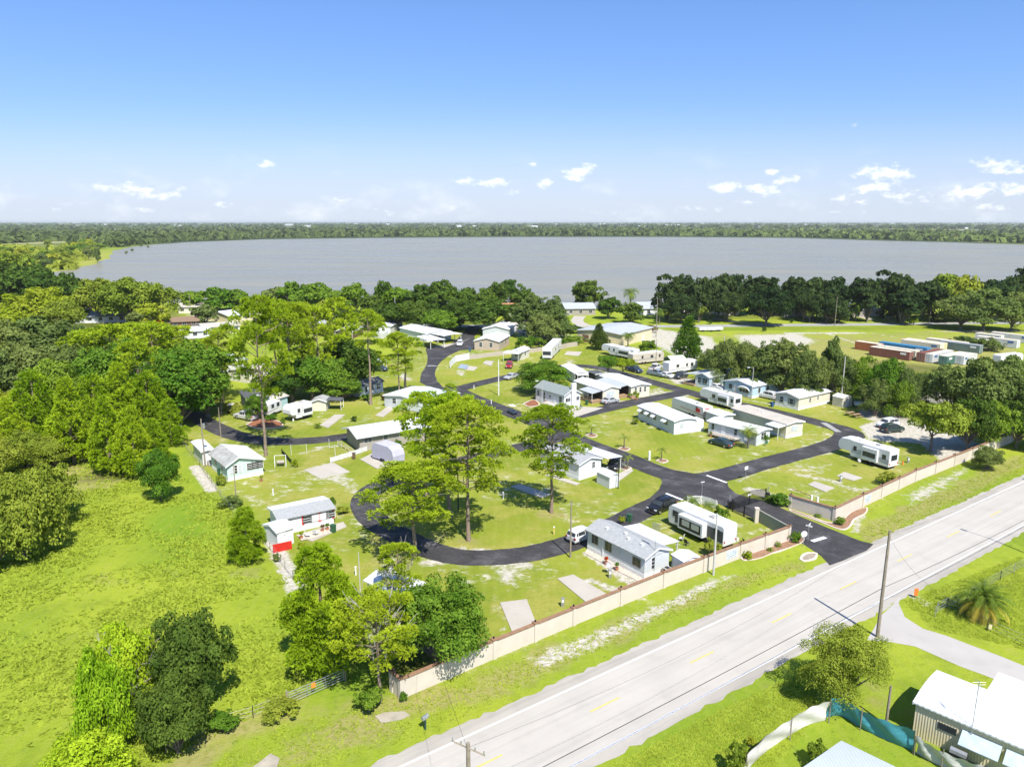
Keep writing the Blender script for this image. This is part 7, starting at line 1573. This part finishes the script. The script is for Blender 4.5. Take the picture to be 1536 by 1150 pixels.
# ---------------------------------------------------------------- yard clutter
def bin_(px,l,c):
    t=thing('wheeled_bin',l,'bin',(*G(*px),0),R.uniform(0,3)); MB().prism([(-.27,.05),(.27,.05),(.32,1.0),(-.32,1.0)],-.26,.26,'y').build('body',mat('bin_'+c[0],c[1],.5),t,bev=.03); MB().box(-.34,.36,-.3,.3,1.0,1.08).build('lid',mat('bin_'+c[0],c[1],.5),t,bev=.02)
BG=('green',(.03,.10,.05)); BB=('blue',(.04,.10,.22)); BR=('brown',(.12,.08,.05))
for px,l,c in (((944,782),'green wheeled bin at the road end of the near home',BG),((905,722),'brown wheeled bin between the loop home and the arched shed',BR),((1050,645),'blue wheeled bin behind the awning home',BB),((1110,588),'green wheeled bin at the light blue home',BG),((1158,610),'blue wheeled bin at the corner of the pale cream home',BB),((880,607),'green wheeled bin on the chimney house drive',BG),((330,712),'green wheeled bin along the mint home',BG),((531,688),'brown wheeled bin by the hall ramp',BR),((705,527),'blue wheeled bin at the beige home',BB),((500,798),'green wheeled bin on the red shuttered home patio',BG)): bin_(px,l,c)
def chair_(px,l,c,a):
    t=thing('garden_chair',l,'chair',(*G(*px),0),a,'garden chairs'); m=mat('chair_'+c[0],c[1],.6); MB().box(-.25,.25,-.25,.25,.4,.45).build('seat',m,t); MB().prism([(-.25,.45),(-.2,.45),(-.32,.95),(-.37,.95)],-.25,.25,'x' if False else 'y').build('backrest',m,t)
    for x in (-.22,.22):
        for y in (-.22,.22): MB().box(x-.025,x+.025,y-.025,y+.025,0,.4).build('leg',METAL,t)
W_=('white',(.65,.65,.63)); G_=('green',(.05,.18,.10)); D_=('dark',(.05,.05,.06))
for px,l,c,a in (((462,806),'white garden chair on the red shuttered home patio, left of two',W_,.3),((474,803),'white garden chair on the red shuttered home patio, right of two',W_,1.2),((1148,668),'green garden chair by the white porch home',G_,2),((1030,818),'dark garden chair under the near home carport',D_,.7),((1022,811),'white garden chair under the near home carport',W_,2.6),((935,700),'white garden chair beside the shaded black car',W_,1.1),((1118,818),'dark garden chair behind the near trailer',D_,.2),((872,612),'green garden chair on the chimney house drive',G_,.4),((925,604),'white garden chair at the silver-roofed home',W_,1.4),((660,613),'white garden chair on the orange patio',W_,.1)): chair_(px,l,c,a)
def pot(px,l,k='bush',c='green'):
    t=thing('potted_plant',l,'potted plant',(*G(*px),0),0,'potted plants'); MB().tube([(0,0,0),(0,0,.4)],[.18,.25],10).build('pot',mat('terracotta_pot',(.38,.16,.09),.8),t)
    cm=proto('bush',1)[0]; o=bpy.data.objects.new('foliage',cm); COL.objects.link(o); o.parent=t; o.location=(0,0,.35); o.scale=(.17,.17,.25); usem(o,LM[c])
for px,l,c in (((484,797),'potted flower bush before the red shutter','brown'),((491,795),'potted green bush at the end of the red shuttered wall','green'),((452,808),'potted yellow plant at the lean-to corner','yellow'),((1145,664),'potted palm-green plant at the porch end','green'),((1066,655),'potted shrub at the left end of the wooden porch','olive'),((1092,592),'potted shrub at the light blue home window','green'),((1103,595),'potted red flowers at the light blue home','red'),((955,600),'potted yellow plant at the wooden stairs','yellow'),((846,620),'potted green plant at the chimney house corner','green'),((392,722),'potted olive plant under the mint home windows','olive'),((909,846),'potted red flowers along the near home wall','red'),((925,855),'potted green shrub along the near home wall','green')): pot(px,l,c=c)
# stepping blocks, propane bottles, satellite dishes
for px,l in (((1106,812),'white propane bottle at the tail of the near trailer'),((1109,618),'white propane bottle behind the fifth-wheel trailer'),((440,632),'white propane bottle at the nose of the trailer by the mulch bed')):
    t=thing('gas_bottle',l,'gas bottle',(*G(*px),0),0,'gas bottles'); MB().tube([(0,0,0),(0,0,.1),(0,0,.5),(0,0,.6)],[.13,.16,.16,.06],10).build('tank',FR,t); MB().tube([(0,0,.6),(0,0,.7)],.04,6).build('valve',METAL,t)
for px,l in (((912,860),'satellite dish on a post by the near home wall'),((1287,700),'satellite dish on a post before the long fifth-wheel'),((700,603),'satellite dish on a post near the small junction palm')):
    t=thing('satellite_dish',l,'satellite dish',(*G(*px),0),-1.2); MB().tube([(0,0,0),(0,0,1.0)],.03,6).build('post',METAL,t); MB().tube([(0,0,1.1),(.06,0,1.14),(.14,0,1.2)],[.06,.25,.34],12,False).build('dish',mat('dish_gray',(.4,.4,.4),.5),t)
# gravel and mulch strip along the near home
for l in ([(876,829),(882,824),(930,848),(968,869),(963,875),(925,856)],): sheet('gravel_strip',PP(l),.07,mat('pale_gravel',(.50,.44,.36),.95,.25,4,bump=.6,bscale=25),jit=.12,sub=.6)
for l in ([(505,796),(478,806),(452,812),(450,806),(500,788)],): sheet('gravel_strip',PP(l),.12,MATS['pale_gravel'],jit=.1,sub=.6)

# bare twigs standing out of the lime-green tree and the crooked pine
def twigs(lab,zr,n,Ls,spread):
    t=[o for o in COL.objects if o.get('label','')==lab][0]; rg=np.random.default_rng(4); mb=MB()
    for i in range(n):
        a=rg.uniform(0,6.28); r=rg.uniform(.1,spread); z=rg.uniform(*zr); p=np.array([math.cos(a)*r,math.sin(a)*r,z]); d=np.array([math.cos(a)*rg.uniform(.1,.8),math.sin(a)*rg.uniform(.1,.8),rg.uniform(.4,1)]); d/=np.linalg.norm(d); l=rg.uniform(*Ls)
        q=p+d*l*.5+rg.normal(0,.12*l,3); e=p+d*l; mb.tube([tuple(p),tuple(q),tuple(e)],[.05,.035,.012],4)
        for k in range(3): f=q+(uvec(rg,1)[0]*.6+d)*l*.3; mb.tube([tuple(q),tuple(f)],[.025,.008],3)
    mb.build('bare_branches',BK['dead'],t)
twigs('tall lime-green tree with bare gray twigs in the field clump',(3.0,6.8),46,(1.2,2.4),2.0)
twigs('crooked pine with twisted bare boughs outside the wall corner',(4,9),26,(1.5,3.2),1.6)
twigs('small pine tuft on twisted boughs above the hidden white home',(2,6),22,(1.5,3.2),1.2)
t=thing('canopy_tent','pale green canopy tent behind the white camper','tent',(*G(1012,549),0),.3); MB().prism([(-2.2,2.2),(0,3.1),(2.2,2.2),(2.2,2.1),(0,3.0),(-2.2,2.1)],-2.5,2.5,'x').build('canopy',mat('pale_green_canopy',(.55,.62,.48),.7),t)
for x in (-2.4,2.4):
    for y in (-2.1,2.1): MB().box(x-.04,x+.04,y-.04,y+.04,0,2.2).build('leg',METAL,t)
rv('white travel trailer behind the tall cone-shaped tree',(1062,553),(1082,549),'travel',2.4,2.9,wins=((.3,.7),(.7,.7)),wside=1,ac=1,endw=0)
rv('white trailer between the far-left pads and the tan warehouse',(885,541),(868,536),'travel',2.4,2.9,wins=((.3,.7),(.7,.7)),wside=1,ac=1,endw=0) if False else None
car('suv','silver',(.36,.37,.38),1012,553,1030,557,'silver suv parked under the pale green canopy tent')
car('sedan','white',(.62,.62,.62),1000,566,1020,571,'white car nose to tail between the gray-blue pickup and the charcoal suv')

for a_,b_,l in (('weathered pole at the highway wall before the near trailer','slim wooden pole beside the curve of the loop road','service wire from the wall pole to the loop road pole'),('slim wooden pole beside the curve of the loop road','dark slim pole inside the loop lawn behind the split-crowned pine','service wire from the loop road pole to the dark slim pole'),('concrete pole behind the gray-blue home','pole behind the small cream shed','service wire behind the back row of homes'),('pole behind the small cream shed','weathered pole at the highway wall before the near trailer','service wire from the back pole to the wall pole')):
    A=POLES[a_]; B=POLES[b_]; cable(l,(A[0],A[1],A[2]-.2),(B[0],B[1],B[2]-.2),1.0,.008)
# a few more things standing on the lots
for px,l,wd in (((806,741),'plank bench beside the shaded slab'),((1268,706),'small wooden steps beside the right pad'),((500,716),'low timber block beside the sandy patch')) and []: pass
HAZE_TOP=46.0; HAZE_D=5e-5
# ---------------------------------------------------------------- haze
hz=MB().box(-26500,26500,-700,30500,-1.0,HAZE_TOP).build('haze',None); hm=bpy.data.materials.new('haze_air'); hm.use_nodes=True; nt=hm.node_tree
nt.nodes.remove(nt.nodes['Principled BSDF']); pv=nt.nodes.new('ShaderNodeVolumePrincipled'); pv.inputs['Density'].default_value=HAZE_D; pv.inputs['Color'].default_value=(.96,.97,1,1); pv.inputs['Anisotropy'].default_value=.2
nt.links.new(pv.outputs[0],nt.nodes['Material Output'].inputs['Volume']); hz.data.materials.append(hm); tag(hz,'thin pale air haze over the lake and far country','haze',kind='stuff')
